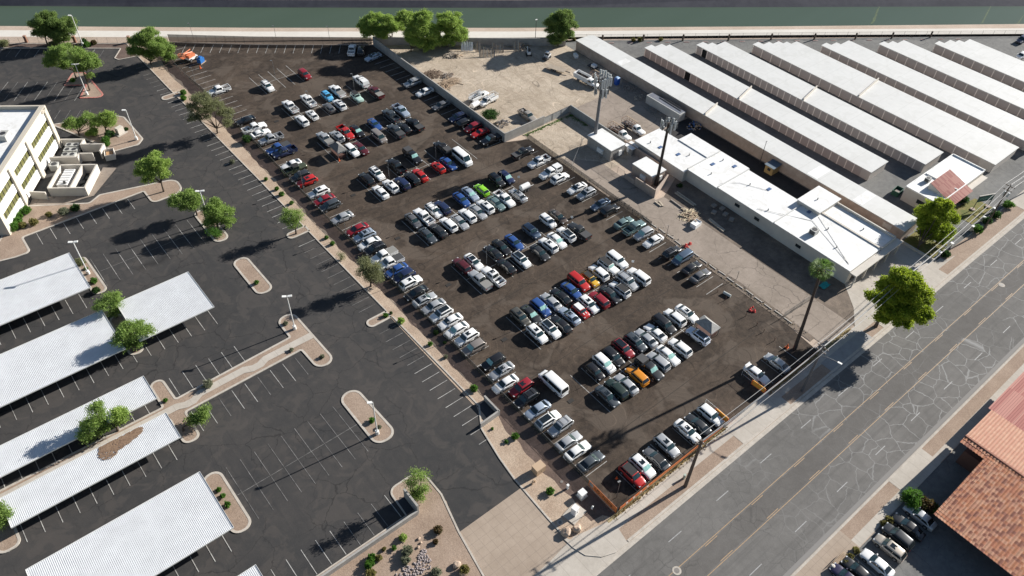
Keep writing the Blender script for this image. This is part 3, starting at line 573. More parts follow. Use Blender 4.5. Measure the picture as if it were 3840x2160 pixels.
    if part == 'shell_window':
        b = t['bed']; w = hw * 0.97; z0, z1 = hz + 0.2, rz - 0.06
        for sg in (1, -1):
            V = [(x, sg * (w * (1 - 0.16 * (z - hz - 0.07) / (rz - hz - 0.02)) + 0.012), z) for x, z in ((-f + 0.4, z0), (b - 0.2, z0), (b - 0.2, z1), (-f + 0.45, z1))]
            mb.add(V, [(0, 1, 2, 3)] if sg < 0 else [(3, 2, 1, 0)])
    if part == 'cargo':
        b = t['bed']
        for i in range(7):
            x = random.uniform(-f + 0.4, b - 0.3); y = random.uniform(-0.5, 0.5); s_ = random.uniform(0.12, 0.28); mb.box(x - s_, x + s_, y - s_, y + s_, 0.76, 0.76 + s_ * 1.8)
    if part == 'spare_wheel':
        mb.tube((-f - 0.02, 0.05, 0.95), (-f - 0.26, 0.05, 0.95), wr * 0.95, n=14)
    if part.startswith('fender'):
        a = a0 if part[6] == 'a' else a1; sg = 1 if part[7] == 'l' else -1
        mb.box(a - wr - 0.14, a + wr + 0.14, min(sg * hw * 0.86, sg * (hw + 0.05)), max(sg * hw * 0.86, sg * (hw + 0.05)), 0.88, 0.95)
    if part == 'spoiler':
        mb.box(-f + 0.1, -f + 0.32, -hw * 0.72, hw * 0.72, dz + 0.30, dz + 0.35); mb.box(-f + 0.15, -f + 0.25, -hw * 0.6, -hw * 0.55, dz - 0.1, dz + 0.31); mb.box(-f + 0.15, -f + 0.25, hw * 0.55, hw * 0.6, dz - 0.1, dz + 0.31)
    if part == 'stripe':
        for sg in (1, -1): mb.add([(f - 0.55, sg * 0.18, hz - 0.02 + 0.05), (f - 0.55, sg * 0.38, hz - 0.02 + 0.045), (w0 + 0.1, sg * 0.38, hz + 0.06), (w0 + 0.1, sg * 0.18, hz + 0.065)], [(0, 1, 2, 3)] if sg > 0 else [(3, 2, 1, 0)])
    me = mb.mesh(kind + '_' + part, None, sm_); me.materials.append(None) if False else None
    CM[key] = me; return me
PM = {}
def pmesh(kind, part, mat):
    k = (kind, part, mat.name)
    if k not in PM: me = car_mesh(kind, part).copy(); me.materials.clear(); me.materials.append(mat); PM[k] = me
    return PM[k]
def car(x, y, ang, kind, col, ex, label, cat, group):
    base = {'pickupc': 'pickup', 'pickupk': 'pickup'}.get(kind, kind)
    nm = {'pickup': 'pickup_truck', 'suv': 'parked_suv', 'suvl': 'parked_suv', 'van': 'passenger_van', 'minivan': 'parked_minivan', 'jeep': 'off_road_car', 'jeep4': 'off_road_car', 'jeeppk': 'off_road_pickup', 'boxy': 'parked_hatchback', 'hatch': 'parked_hatchback', 'mini': 'parked_hatchback'}.get(base, 'parked_car')
    c = thing(nm, label, cat, (x, y, 0.055), ang, group); c.scale = (1.13, 1.10, 1.12); t = T[base]; p = paint(col)
    def add(part, mat, name=None, par=None, loc=(0, 0, 0)):
        return link(name or part, pmesh(base, part, mat), par or c, loc)
    add('body', p)
    add('windshield', sunshade if 't' in ex else tealglass); add('rear_window', glass)
    for s_ in 'lr':
        add('side_window_' + s_, glass, 'side_window'); add('headlight_' + s_, lampm, 'headlight'); add('taillight_' + s_, redlamp, 'taillight'); add('mirror_' + s_, p if col not in ('white',) else p, 'mirror')
    for a in t['ax']:
        for sg in (1, -1):
            w = add('tyre', tyre, 'wheel', None, (a, sg * (t['W'] / 2 - 0.13), t['wr'])); add('rim', rimm, 'rim', w)
    bmat = blackp if base in ('jeep', 'jeep4', 'jeeppk') or col in ('black', 'charcoal', 'navy') else p if kind != 'pickup' else chrome
    add('bumper_f', bmat, 'bumper'); add('bumper_r', bmat, 'bumper')
    if 's' in ex: add('sunroof', glass)
    if 'p' in ex: add('panoramic_roof', glass)
    if 'k' in ex: add('roof_panel', sofm)
    if 'w' in ex: add('roof_panel', paint('white'))
    if 'w' in ex: add('stripe', paint('white'), 'bonnet_stripe')
    if 'r' in ex: add('roof_rail_l', chrome if col in ('white', 'black', 'silver', 'iceblue') else blackp, 'roof_rail'); add('roof_rail_r', chrome if col in ('white', 'black', 'silver', 'iceblue') else blackp, 'roof_rail'); add('crossbar', blackp, None, None, (t['ws'][1] - 0.5, 0, 0)); add('crossbar', blackp, None, None, (t['rr'][0] + 0.5, 0, 0))
    if 'l' in ex: add('spoiler', p)
    if 'bed' in t:
        add('cargo_bed', p)
        if kind == 'pickupc': add('bed_cover', lgcover if col in ('white', 'maroon', 'silver') and hash_(x, y) > 0.4 else cover)
        elif kind == 'pickupk': add('camper_shell', p if col == 'white' else cover); add('shell_window', glass)
        else:
            add('bed_floor', blackp)
            if 'g' in ex: add('cargo', boards)
    if t.get('flat'):
        for q in ('al', 'ar', 'bl', 'br'): add('fender' + q, blackp, 'fender')
        if base != 'jeeppk': add('spare_wheel', tyre)
    return c
def hash_(x, y): return math.sin(x * 12.99 + y * 78.2) * 43758.5 % 1
CARS = '''104.7 199.1 pickup c white -
106.8 197.2 suv c charcoal -
107.7 191.8 sedan z iceblue s
86.0 194.7 suv n darkred -
74.3 195.0 suv n white r
97.2 181.8 pickupk b white r
97.4 174.1 pickupc b maroon -
88.9 181.1 pickupc b white -
85.4 180.6 hatch n skyblue -
91.6 174.8 jeep n mint k
79.9 181.4 pickup b white -
74.4 181.6 pickup b white g
82.7 174.9 hatch b grey -
85.8 174.5 suv b white sr
77.2 174.5 hatch b white s
73.6 173.6 suv b white -
108.8 172.2 suv z silver r
108.9 166.1 sedan z white -
108.5 157.5 sedan z grey -
108.5 149.7 suv z navy r
108.7 146.5 suv a black -
109.0 143.4 suv z darkred -
109.0 140.3 coupe z red -
109.5 135.9 pickupc z black t
97.9 161.8 pickup n iceblue -
94.3 161.4 pickup b slate -
88.5 160.5 coupe n blue -
97.1 153.9 pickupc b black -
93.9 154.5 sedan b black -
91.3 154.3 pickupc b slate -
86.2 154.9 minivan n taupe -
83.0 160.6 sedan n black t
80.1 161.7 pickup n red -
77.4 161.4 suv b silver s
74.3 162.3 pickupc b silver -
62.4 201.0 pickup z white g
61.6 182.7 coupe z black -
61.8 177.9 pickup a white -
62.0 174.8 coupe a white -
63.0 170.7 pickup z silver -
62.5 165.7 pickupc z blue -
63.0 163.2 pickup z navy -
61.8 157.5 coupe z white -
61.5 155.1 jeeppk a olive k
61.2 151.6 suv z charcoal -
61.6 148.9 suv z red s
61.7 143.3 suv z white s
61.3 140.1 sedan z darkred t
61.3 137.3 suv z slate -
61.3 131.7 sedan z silver -
62.0 126.0 sedan z darkred -
62.1 123.0 suv z iceblue rs
61.6 120.2 sedan z white -
61.6 117.7 suv z black r
61.9 114.6 pickupc z white -
61.8 111.9 pickupc z white -
61.6 109.1 sedan z blue -
61.9 106.5 suv z navy -
61.9 103.9 suv a white s
61.1 100.6 sedan z black -
61.4 97.9 sedan a silver s
61.7 95.1 sedan z silver -
61.7 92.3 suv z white p
62.0 89.5 sedan z white -
61.6 86.8 sedan z white t
62.0 83.8 suv z white s
61.5 80.8 suv z taupe t
62.3 75.5 suv z black t
62.2 72.8 sedan z silver s
60.8 69.9 sedan z white -
62.6 67.2 suv z darkred s
61.7 64.6 suv z black r
61.7 61.4 sedan z iceblue -
61.7 58.4 suv a white p
62.6 55.9 suv z silver r
61.6 52.6 sedan a silver -
61.5 50.1 sedan a white -
61.9 47.0 sedan a slate -
77.2 153.7 suv n white -
79.6 153.1 sedan n maroon -
88.3 142.1 pickupk n black t
82.7 141.0 pickup b black -
77.0 141.3 suv n white sr
73.8 141.0 suv b black -
90.9 134.4 hatch b red s
94.0 134.2 sedan n blue -
98.1 133.7 van n white -
96.6 140.2 pickupk b black r
73.8 134.6 sedan b white -
77.0 135.0 suv b white s
79.9 134.2 suv b navy -
82.9 134.4 suv b black -
85.4 134.5 sedan b red -
99.5 121.2 suv n black -
102.1 120.6 suv n navy t
94.1 120.4 hatch b lime -
90.9 120.8 sedan n iceblue t
87.9 120.4 sedan n blue -
96.3 114.1 pickup n white -
93.7 114.1 sedan n seafoam -
90.8 114.6 suv b white s
88.2 114.2 sedan n silver -
85.3 114.5 suv b white -
82.5 113.8 sedan n silver -
79.8 114.6 suv b white -
76.7 114.4 sedan b charcoal -
73.7 114.4 sedan n slate -
82.3 120.6 suv b navy -
80.0 120.9 suv n white r
76.8 120.4 pickup b white -
74.1 120.8 sedan n grey -
100.0 113.3 sedan b silver s
99.3 101.4 boxy n white -
102.4 101.3 sedan n brown -
93.8 101.0 suv n slateblue -
88.2 100.5 sedan n blue -
99.6 95.2 suv b white p
102.8 94.2 pickupc b charcoal -
96.5 95.0 sedan n white t
93.8 94.9 suv b white s
90.6 94.2 sedan n charcoal -
85.6 94.9 suv n white p
81.7 95.4 sedan b black -
84.8 100.9 sedan n black -
82.3 100.6 coupe b black -
76.8 100.9 sedan n white p
73.9 101.4 suv b maroon -
77.3 94.5 pickup b white s
74.3 95.4 pickupc b silver -
112.2 126.2 pickupc a black -
113.1 120.7 pickup z white -
112.5 115.4 pickupk z white -
112.8 112.2 suv a white s
113.6 106.6 sedan z white s
113.8 103.5 suv z silver s
113.8 98.4 sedan z slateblue -
114.0 95.4 suv a black -
113.5 90.1 sedan a seafoam -
114.1 87.2 pickup a seafoam -
114.3 84.3 suv z silver t
114.3 81.2 sedan z white -
114.7 75.8 suv a black r
115.4 73.1 minivan z slateblue t
114.5 69.6 sedan a black -
114.2 66.7 sedan a grey -
102.8 81.6 suvl n white -
99.7 81.3 jeep4 n white kt
96.7 81.2 suv b white -
93.8 81.0 hatch n yellow k
91.1 81.8 suvl n red -
88.1 80.8 sedan n blue -
102.9 74.9 suvl b white -
99.7 75.4 suvl n silver r
96.7 74.6 suv b white k
94.0 74.8 sedan n charcoal -
90.9 75.1 suv b darkred -
88.2 75.5 suv n white s
85.6 75.2 mini n red w
82.7 75.6 sedan b iceblue s
79.7 74.8 sedan b black -
77.0 75.2 suv n white p
74.0 75.9 suv n white s
85.1 80.9 sedan b black -
82.4 81.1 sedan b silver -
79.4 81.1 suv n blue t
76.6 80.9 sedan n charcoal t
74.2 81.6 suv n olivegrey s
103.0 60.8 sedan n white s
100.0 61.5 suv b white -
96.7 61.6 suvl n black -
93.7 61.2 coupe b white -
91.0 61.3 sedan b silver -
88.4 61.8 suv n slate s
85.2 62.2 suv n darkred p
82.1 61.9 suv n black -
79.5 61.8 suv n white t
76.6 61.4 mini n black -
100.0 55.1 suv b whiteblue p
94.6 55.2 suv b white -
91.2 55.4 sedan n white t
88.4 55.4 suv b silver -
85.6 55.3 pickupk n charcoal t
82.4 55.5 suv b orange -
79.3 55.4 sedan b silver -
76.9 55.7 suv b darkgreen -
74.3 55.6 sedan n slate s
68.1 64.2 van b white -
101.6 41.2 sedan n white l
107.2 40.5 sedan b silver -
86.6 40.4 suv n white -
83.1 40.4 sedan b charcoal -
80.5 40.7 sedan n white s
75.0 40.9 suv n silver s
71.5 40.1 sedan b grey k
68.4 40.6 suv n white st
65.7 40.5 suv n red k
98.9 4.2 sedan b silver -
95.5 4.4 sedan b black -
92.4 4.5 suv b charcoal -
89.5 4.3 suv b beige s
85.5 4.1 sedan b white -
81.8 5.3 sedan b black -
79.4 5.8 sedan b purple -
124.7 139.0 pickup n beige g
287.5 76.1 suv z navy -
276.4 71.0 hatch z white -'''
KW = dict(sedan='sedan', coupe='coupe', hatch='hatchback', mini='small hatchback', boxy='boxy hatchback', suv='SUV', suvl='large SUV', minivan='minivan', van='passenger van', pickup='open-bed pickup', pickupc='covered-bed pickup', pickupk='pickup with camper cap', jeep='two-door off-roader', jeep4='four-door off-roader', jeeppk='off-road pickup')
CW = dict(sedan='car', coupe='car', hatch='car', mini='car', boxy='car', suv='SUV', suvl='SUV', minivan='minivan', van='van', pickup='pickup truck', pickupc='pickup truck', pickupk='pickup truck', jeep='off-roader', jeep4='off-roader', jeeppk='off-roader')
ROWS = [40.5, 55.5, 61.6, 75.3, 81.3, 94.8, 101.0, 114.3, 120.7, 134.4, 141.3, 154.2, 161.6, 174.5, 181.5, 195.0]
cl = []
for ln in CARS.strip().splitlines():
    a = ln.split(); cl.append([float(a[0]), float(a[1]), a[2], a[3], a[4], a[5]])
def rowkey(c):
    x, y, k, d = c[:4]
    if y < 12: return 'S'
    if x > 250: return 'X'
    if d == 'c': return 'C'
    if x > 120: return 'Y'
    if d in 'az' and x < 68: return 'W'
    if d in 'az' and x > 104 and y > 185: return 'K'
    if d in 'az' and y > 132: return 'B'
    if d in 'az': return 'E'
    return min(range(16), key=lambda i: abs(ROWS[i] - y))
rk_ = {}
for c in cl: rk_.setdefault(rowkey(c), []).append(c)
for k, lst in rk_.items():
    lst.sort(key=lambda c: c[1] if k in ('W', 'E', 'B') else c[0])
    for i, c in enumerate(lst):
        x, y, kind, d, col, ex = c; cw = WORD.get(col, col); ft = ''
        if 'w' in ex: ft = ' with white roof and stripes'
        elif 'k' in ex: ft = ' with black top'
        elif 'p' in ex: ft = ' with glass roof'
        elif 's' in ex: ft = ' with sunroof'
        elif 'r' in ex: ft = ' with roof rails'
        elif 't' in ex: ft = ' with pale windscreen shade'
        nw = len((cw + ft + ' ' + KW[kind]).replace('-', ' ').split())
        if nw > 7: ft = ''
        place = {'W': '%s from street in left fence row' % ordw(i + 1), 'E': '%s from street in right fence row' % ordw(i + 1), 'B': '%s from yard corner along block wall' % ordw(i + 1),
                 'S': '%s from left beside tile-roofed building' % ordw(i + 1), 'C': '%s of two by the canal fence' % ('left' if i == 0 else 'right'), 'K': 'alone by wall near canal fence',
                 'Y': 'alone in the dirt yard', 'X': ('beyond the last storage unit, %s one' % ('nearer' if y < 74 else 'farther'))}.get(k)
        if place is None:
            place = ('%s from left in street-front row' % ordw(i + 1)) if k == 0 else '%s from left, %s row from street' % (ordw(i + 1), ordw(k + 1))
        grp = {'W': 'cars parked along the left fence', 'E': 'cars parked by the right fence', 'B': 'cars parked along the block wall', 'S': 'cars beside the tile-roofed building', 'C': 'cars by the canal fence', 'X': 'cars beyond the storage units'}.get(k, 'cars in the middle rows' if k not in ('K', 'Y') else None)
        ang = {'a': 0, 'z': math.pi, 'b': math.pi / 2, 'n': -math.pi / 2, 'c': R(54)}[d] + (hash_(x, y) - 0.5) * 0.05
        if k == 'K': ang = math.pi + R(4)
        car(x, y, ang, kind, col, ex.replace('-', ''), '%s %s%s, %s' % (cw, KW[kind], ft, place), CW[kind], grp)
# ---------------------------------------------------------------- walls and fences
def wall(pts, h, th, mat, name, label, cat='wall', group=None, cap=None):
    t = thing(name, label, cat, (pts[0][0], pts[0][1], 0), 0, group); o = Vector((pts[0][0], pts[0][1], 0)); mb = MB(); cp = MB()
    for i in range(len(pts) - 1):
        a = Vector((*pts[i][:2], 0)) - o; b = Vector((*pts[i + 1][:2], 0)) - o; d = (b - a).normalized() * (th / 2 if i < len(pts) - 2 else 0)
        mb.bar(a + Vector((0, 0, h / 2)), b + d + Vector((0, 0, h / 2)), th, h)
        cp.bar(a + Vector((0, 0, h + 0.04)), b + d + Vector((0, 0, h + 0.04)), th + 0.06, 0.08)
    mb.build('wall_face', mat, t); cp.build('coping', cap or mat, t); return t
postm = steel_g
def screen_mat(name, col, opac, col2=None):
    if name in MATS: return MATS[name]
    m = M(name, col, 0.9, var=(0.7, col2 or tuple(c * 0.7 for c in col))); nt = m.node_tree; out = nt.nodes['Material Output']; b = nt.nodes['Principled BSDF']
    tr = nt.nodes.new('ShaderNodeBsdfTransparent'); mx = nt.nodes.new('ShaderNodeMixShader'); mx.inputs[0].default_value = opac
    nt.links.new(tr.outputs[0], mx.inputs[1]); nt.links.new(b.outputs[0], mx.inputs[2]); nt.links.new(mx.outputs[0], out.inputs[0]); return m
PPOST = {}
def fence(pts, h, name, label, group=None, sc=None, step=3.0, wavy=0.0, rail=True, pr=0.035, cat='fence', pm=None):
    t = thing(name, label, cat, (pts[0][0], pts[0][1], 0), 0, group); o = Vector((pts[0][0], pts[0][1], 0)); pm = pm or postm
    k_ = (h, pr, pm.name)
    if k_ not in PPOST: PPOST[k_] = MB().tube((0, 0, 0), (0, 0, h), pr, n=6).mesh('post', pm)
    V = []; F = []; rl = MB()
    for i in range(len(pts) - 1):
        a = Vector((*pts[i][:2], 0)) - o; b = Vector((*pts[i + 1][:2], 0)) - o; L_ = (b - a).length; n = max(1, round(L_ / step)); d = (b - a) / n; u = Vector((-d.y, d.x, 0)).normalized()
        for k in range(n + (1 if i == len(pts) - 2 else 0)): link('post', PPOST[k_], t, a + d * k)
        if rail: rl.tube(a + Vector((0, 0, h - 0.05)), b + Vector((0, 0, h - 0.05)), 0.025, n=5)
        ns = n * 4; base = len(V)
        for k in range(ns + 1):
            p = a + (b - a) * k / ns; w = wavy * math.sin(k * 0.9 + i) * random.uniform(0.3, 1.0); zt = h - 0.04 - abs(random.gauss(0, wavy * 0.6))
            V += [p + u * (0.05 + w * 0.5) + Vector((0, 0, 0.05)), p + u * (0.05 + w) + Vector((0, 0, h * 0.5)), p + u * (0.05 + w * 0.2) + Vector((0, 0, zt))]
        for k in range(ns):
            q = base + 3 * k; F += [(q, q + 3, q + 4, q + 1), (q + 1, q + 4, q + 5, q + 2)]
    link('screen' if sc and 'screen' in sc.name else 'wire_mesh', mesh(name + '_mesh', V, F, sc or chain), t)
    if rail: rl.build('top_rail', pm, t)
    return t
chain = screen_mat('chain_link_wire', (0.22, 0.22, 0.22), 0.16)
darkscreen = screen_mat('dark_windscreen', (0.085, 0.083, 0.074), 0.66, (0.05, 0.052, 0.045)); brownscreen = screen_mat('brown_windscreen', (0.20, 0.145, 0.115), 0.80, (0.13, 0.095, 0.075))
fence([(58.8, 37.2), (58.8, 80), (59.1, 116), (58.5, 132), (59.0, 170), (59.0, 204), (58.2, 215), (58.4, 239)], 1.45, 'windscreen_fence', 'long chain-link fence with dark wavy windscreen left of the brown car park', sc=darkscreen, wavy=0.16)
fence([(62.8, 237.6), (83, 221.4), (112.2, 199.8)], 2.5, 'windscreen_fence', 'chain-link fence with brown windscreen between car park and canal path', sc=brownscreen, wavy=0.05, pm=steel_d)
fence([(118.3, 131.5), (118.3, 85.6)], 1.7, 'windscreen_fence', 'chain-link fence with sagging dark windscreen right of the brown car park', sc=darkscreen, wavy=0.14)
fence([(-60, 324.5), (21.7, 266.3), (52.3, 244.4)], 1.7, 'chain_link_fence', 'bare chain-link fence between brick pillars beside the canal path')
fence([(62.6, 238.2), (58.4, 240.6), (52.3, 244.4)], 1.7, 'chain_link_fence', 'short chain-link fence by the tree at the car park corner', sc=chain)
fence([(166.2, 164.9), (172.7, 160.3), (228.5, 122.0), (300, 73.0)], 1.9, 'chain_link_fence', 'long chain-link fence between storage units and canal path', step=4.0, pm=steel_d)
fence([(59.0, 37.3), (87.3, 37.3)], 1.7, 'chain_link_fence', 'black street-front chain-link fence left of the gate opening', pm=steel_d, sc=screen_mat('black_windscreen', (0.05, 0.045, 0.04), 0.5))
fence([(100.0, 37.3), (117.3, 37.5)], 1.7, 'chain_link_fence', 'black street-front chain-link fence right of the gate opening', pm=steel_d, sc=screen_mat('black_windscreen', (0.05, 0.045, 0.04), 0.5))
fence([(88.2, 37.5), (88.2, 43.0)], 1.8, 'sliding_gate', 'open steel mesh gate leaf with orange banner, left of opening', 'gate leaves at the street', step=2.7, cat='gate', pm=steel_w)
fence([(99.2, 37.5), (99.6, 43.2)], 1.8, 'sliding_gate', 'open steel mesh gate leaf with orange banner, right of opening', 'gate leaves at the street', step=2.7, cat='gate', pm=steel_w)
wall([(112.3, 199.0), (112.3, 133.8), (126.3, 133.9)], 2.7, 0.25, blockm, 'block_wall', 'tall grey block wall between brown car park and dirt yard')
wall([(112.6, 199.6), (147, 174.0), (156.2, 167.4), (161.2, 163.5)], 2.5, 0.25, blockm, 'block_wall', 'grey block wall between dirt yard and canal path')
fence([(126.3, 133.9), (136.5, 134.2)], 2.3, 'metal_gate', 'white sheet metal gate in the dirt yard wall', sc=M('white_gate_sheet', (0.45, 0.45, 0.44), 0.6, var=(1.5, (0.3, 0.3, 0.3))), step=3.3, cat='gate')
wall([(136.5, 134.2), (136.5, 113.2)], 2.3, 0.2, M('slatted_sheet', (0.36, 0.36, 0.35), 0.8, var=(1, (0.28, 0.28, 0.27))), 'panel_wall', 'pale panel wall with dark posts behind the cell tower shelter')
wall([(136.6, 113.0), (136.6, 100.0)], 2.2, 0.2, pinkblock, 'block_wall', 'tan block wall beside the stake-bed trucks')
wall([(134.5, 95.4), (127.2, 92.9), (127.0, 99.5)], 2.3, 0.22, pinkblock, 'block_wall', 'pinkish block wall round the tall dark cell pole')
wall([(127.0, 99.7), (127.0, 103.2)], 1.3, 0.2, pinkblock, 'block_wall', 'low pinkish wall stub beside the cell pole compound')
fence([(127, 103.3), (127, 112.8), (136.4, 112.8)], 2.0, 'chain_link_fence', 'chain-link fence round the front cell tower shelter', step=2.5)
fence([(118.5, 114), (128.6, 120.6), (128.8, 121.4)], 1.9, 'chain_link_fence', 'angled chain-link fence across the bare dirt patch', step=2.6)
fence([(-45, 57.6), (-44.8, 57.6)], 1.0, 'x', 'x') if False else None
fence([(119.0, 47.6), (128.3, 47.2)], 1.9, 'chain_link_fence', 'pale screened fence crossing the concrete alley by the palm', sc=screen_mat('pale_windscreen', (0.30, 0.29, 0.27), 0.45))
# brick pillars along the canal fence
PB = MB().box(-0.35, 0.35, -0.35, 0.35, 0, 2.0).mesh('pillar_shaft', M('brown_brick', (0.24, 0.12, 0.08), 0.9, var=(3, (0.16, 0.08, 0.05)))); PC = MB().box(-0.42, 0.42, -0.42, 0.42, 2.0, 2.14).mesh('cap', M('brown_brick_cap', (0.33, 0.2, 0.15), 0.9))
for i, (t_, x, y) in enumerate((('00', 270, 425), ('00', 760, 428), ('00', 1308, 428))):
    p = G(t_, x, y); q = thing('brick_pillar', 'brown brick pillar in canal fence, %s from left' % ordw(i + 1), 'pillar', p, R(-35), 'brick pillars in the canal fence'); link('pillar_shaft', PB, q); link('cap', PC, q)
for i, (x, y) in enumerate(((172.9, 158.8), (183.9, 151.2), (194.6, 143.7), (207, 135.0), (219, 127.0), (231, 118.6), (242.6, 110.6), (253.2, 103.6), (264.8, 96.2))):
    q = MB().box(-0.22, 0.22, -0.22, 0.22, 0, 2.2).build('fence_pillar', M('dark_rusty_steel', (0.06, 0.045, 0.035), 0.8), None, (x, y, 0)); tag(q, 'dark square pillar behind storage units, %s from left' % ordw(i + 1), 'pillar', 'dark pillars behind the storage units')
# street-front banners
orange = M('orange_banner', (0.70, 0.23, 0.07), 0.7, var=(1.2, (0.62, 0.17, 0.05))); redc = M('orange_red_banner', (0.78, 0.16, 0.03), 0.6); yel = M('bright_yellow_patch', (0.90, 0.42, 0.06), 0.6); inkm = M('banner_ink', (0.03, 0.02, 0.02), 0.7); whi = M('banner_white', (0.75, 0.72, 0.7), 0.7)
def text(name, s_, mat, parent, loc, rot, size, ext=0.004):
    cu = bpy.data.curves.new(name, 'FONT'); cu.body = s_; cu.size = size; cu.extrude = ext; cu.align_x = 'CENTER'; cu.align_y = 'CENTER'
    o = bpy.data.objects.new(name, cu); bpy.context.view_layer.update() if False else None
    COL.objects.link(o); dg = bpy.context.evaluated_depsgraph_get(); me = bpy.data.meshes.new_from_object(o.evaluated_get(dg)); bpy.data.objects.remove(o)
    me.materials.clear(); me.materials.append(mat); q = link(name, me, parent, loc); q.rotation_euler = rot; return q
b1 = thing('fence_banner', 'large orange banner with black lettering on the fence corner', 'banner', (58.62, 41.0, 0)); MB().box(-0.02, 0.02, -3.7, 3.1, 0.15, 1.75).build('banner_cloth', orange, b1)
text('lettering', 'US', inkm, b1, (-0.04, 1.0, 1.05), (R(90), 0, R(-90)), 1.15); text('lettering', 'Parking', inkm, b1, (-0.04, -1.5, 0.95), (R(90), 0, R(-90)), 0.8)
MB().box(-0.03, -0.021, 2.0, 2.9, 0.5, 1.5).build('emblem', M('banner_grey', (0.3, 0.3, 0.29), 0.7), b1)
b2 = thing('fence_banner', 'long thin orange banner along the street-front fence', 'banner', (73.3, 37.18, 0)); MB().box(-14, 13, -0.02, 0.02, 0.55, 1.5).build('banner_cloth', orange, b2)
for k in range(9):
    a = -13.4 + k * 0.85; MB().box(a, a + 0.5, -0.03, -0.021, 0.75 + (k % 3) * 0.08, 1.3).build('printed_panel', whi if k % 2 else redc, b2)
b3 = thing('fence_banner', 'orange banner along the street fence right of the gate', 'banner', (108.5, 37.2, 0)); MB().box(-8, 8, -0.02, 0.02, 0.35, 1.2).build('banner_cloth', orange, b3)
for i, (x, side) in enumerate(((88.1, 'left'), (99.2, 'right'))):
    b = thing('gate_banner', 'bright orange and yellow banner on %s gate leaf' % side, 'banner', (x - 0.1, 38.9, 0), R(0 if i == 0 else 4)); MB().box(-0.03, 0.03, -1.6, 1.6, 0.5, 1.75).build('banner_cloth', redc, b); MB().box(-0.036, -0.031, -1.35, 1.35, 0.68, 1.6).build('yellow_field', yel, b); MB().box(-0.02, 0.14, -1.35, 1.35, 1.76, 1.78).build('folded_top', yel, b)
# ---------------------------------------------------------------- storage buildings
doorm = M('roll_up_door', (0.42, 0.365, 0.34), 0.6, var=(0.4, (0.36, 0.31, 0.29))); pilm = M('pale_pilaster', (0.78, 0.70, 0.64), 0.7); stw = M('storage_wall', (0.50, 0.46, 0.42), 0.8)
def storage(steps, y0, h, pitch, label, y_open=(), walls=None):
    x0 = steps[0][0]; x1 = steps[-1][1]; t = thing('storage_building', label, 'storage building', ((x0 + x1) / 2, y0, 0), 0, 'rows of white-roofed storage units'); ox, oy = (x0 + x1) / 2, y0
    P = [(x0 - ox, 0), (x1 - ox, 0)]
    for a, b, yt in steps[::-1]: P += [(b - ox, yt - oy), (a - ox, yt - oy)]
    if x0 > 225: st_ = doorm
    MB().prism(P, 0, h - 0.12, 0, False).build('wall', stw, t)
    _, Q = inset(P, -0.22); MB().prism(Q, h - 0.12, h + 0.05).build('roof', storoof, t)
    yt = steps[0][2] - oy; d = MB().box(-0.02, 0.02, -pitch / 2 + 0.16, pitch / 2 - 0.16, 0.02, h - 0.35); V0 = len(d.V)
    dm = d.mesh('roll_up_door', doorm); pmn = MB().box(-0.09, 0.03, -0.13, 0.13, 0, h - 0.13).mesh('pilaster', pilm); om_ = MB().box(-0.02, 0.02, -pitch / 2 + 0.16, pitch / 2 - 0.16, 0.02, h - 0.35).mesh('open_doorway', M('dark_opening', (0.01, 0.01, 0.01), 1.0))
    y = yt; k = 0
    while y - pitch > 0.5:
        link('pilaster', pmn, t, (x0 - ox, y - 0.13, 0)); yc = y - 0.13 - pitch / 2
        link('open_doorway' if k in y_open else 'roll_up_door', om_ if k in y_open else dm, t, (x0 - ox, yc, 0)); y -= pitch; k += 1
    if walls:
        for yw in walls: MB().bar((x0 - ox - 0.3, yw - oy - 1.0, h + 0.4), (x1 - ox + 0.3, yw - oy + 1.0, h + 0.4), 0.25, 0.75).build('fire_wall', stucco, t)
    return t
storage([(177.0, 179.8, 144.1), (179.8, 182.9, 142.6), (182.9, 184.6, 140.8)], 64.1, 2.85, 2.35, 'storage building with one open doorway, beside the long-walled one', (7,), (108.0, ))
storage([(191.8, 194.6, 135.7), (194.6, 196.7, 133.7), (196.7, 200.6, 131.8)], 57.4, 2.85, 2.1, 'storage building with small bays, its street end behind the office', (1,), (96.5,))
storage([(206.8, 209.2, 125.3), (209.2, 212.1, 123.2), (212.1, 215.0, 121.7), (215.0, 216.9, 119.9), (216.9, 219.7, 118.2)], 46.0, 2.85, 3.6, 'widest storage building, ending nearest the street', (), (88.0,))
storage([(224.5, 226.9, 111.9), (226.9, 229.8, 110.1), (229.8, 234.3, 108.5)], 44, 2.85, 3.3, 'storage building third from the right frame edge')
storage([(240.7, 243.2, 101.3), (243.2, 245.8, 99.7), (245.8, 249.4, 97.9)], 40, 2.85, 3.3, 'storage building second from the right frame edge')
storage([(256.1, 258.5, 90.6), (258.5, 262.3, 88.8), (262.3, 264.6, 87.0), (264.6, 268.2, 85.2)], 38, 2.85, 3.3, 'storage building farthest right with grey doors')
t = thing('storage_building', 'long storage building whose tan block wall faces the yard', 'storage building', (165, 45.8, 0))
MB().prism([(-3.2, 0), (3.3, 0), (3.3, 113), (-3.2, 113.6)], 0, 3.4, 0, False).build('wall', pinkblock, t); MB().prism([(-3.4, -0.2), (3.5, -0.2), (3.5, 112.6), (2.0, 113.6), (-3.4, 113.8)], 3.4, 3.58).build('roof', storoof, t)
MB().bar((-3.5, 61.0, 3.95), (3.6, 62.6, 3.95), 0.25, 0.7).build('fire_wall', stucco, t)
for yy, w_ in ((94.2, 2.2), (24.6, 3.0), (11.6, 2.6)): MB().box(-3.0, 1.2 if yy > 90 else 3.2, yy, yy + w_, 3.581, 3.60).build('skylight_panel', whitem, t)
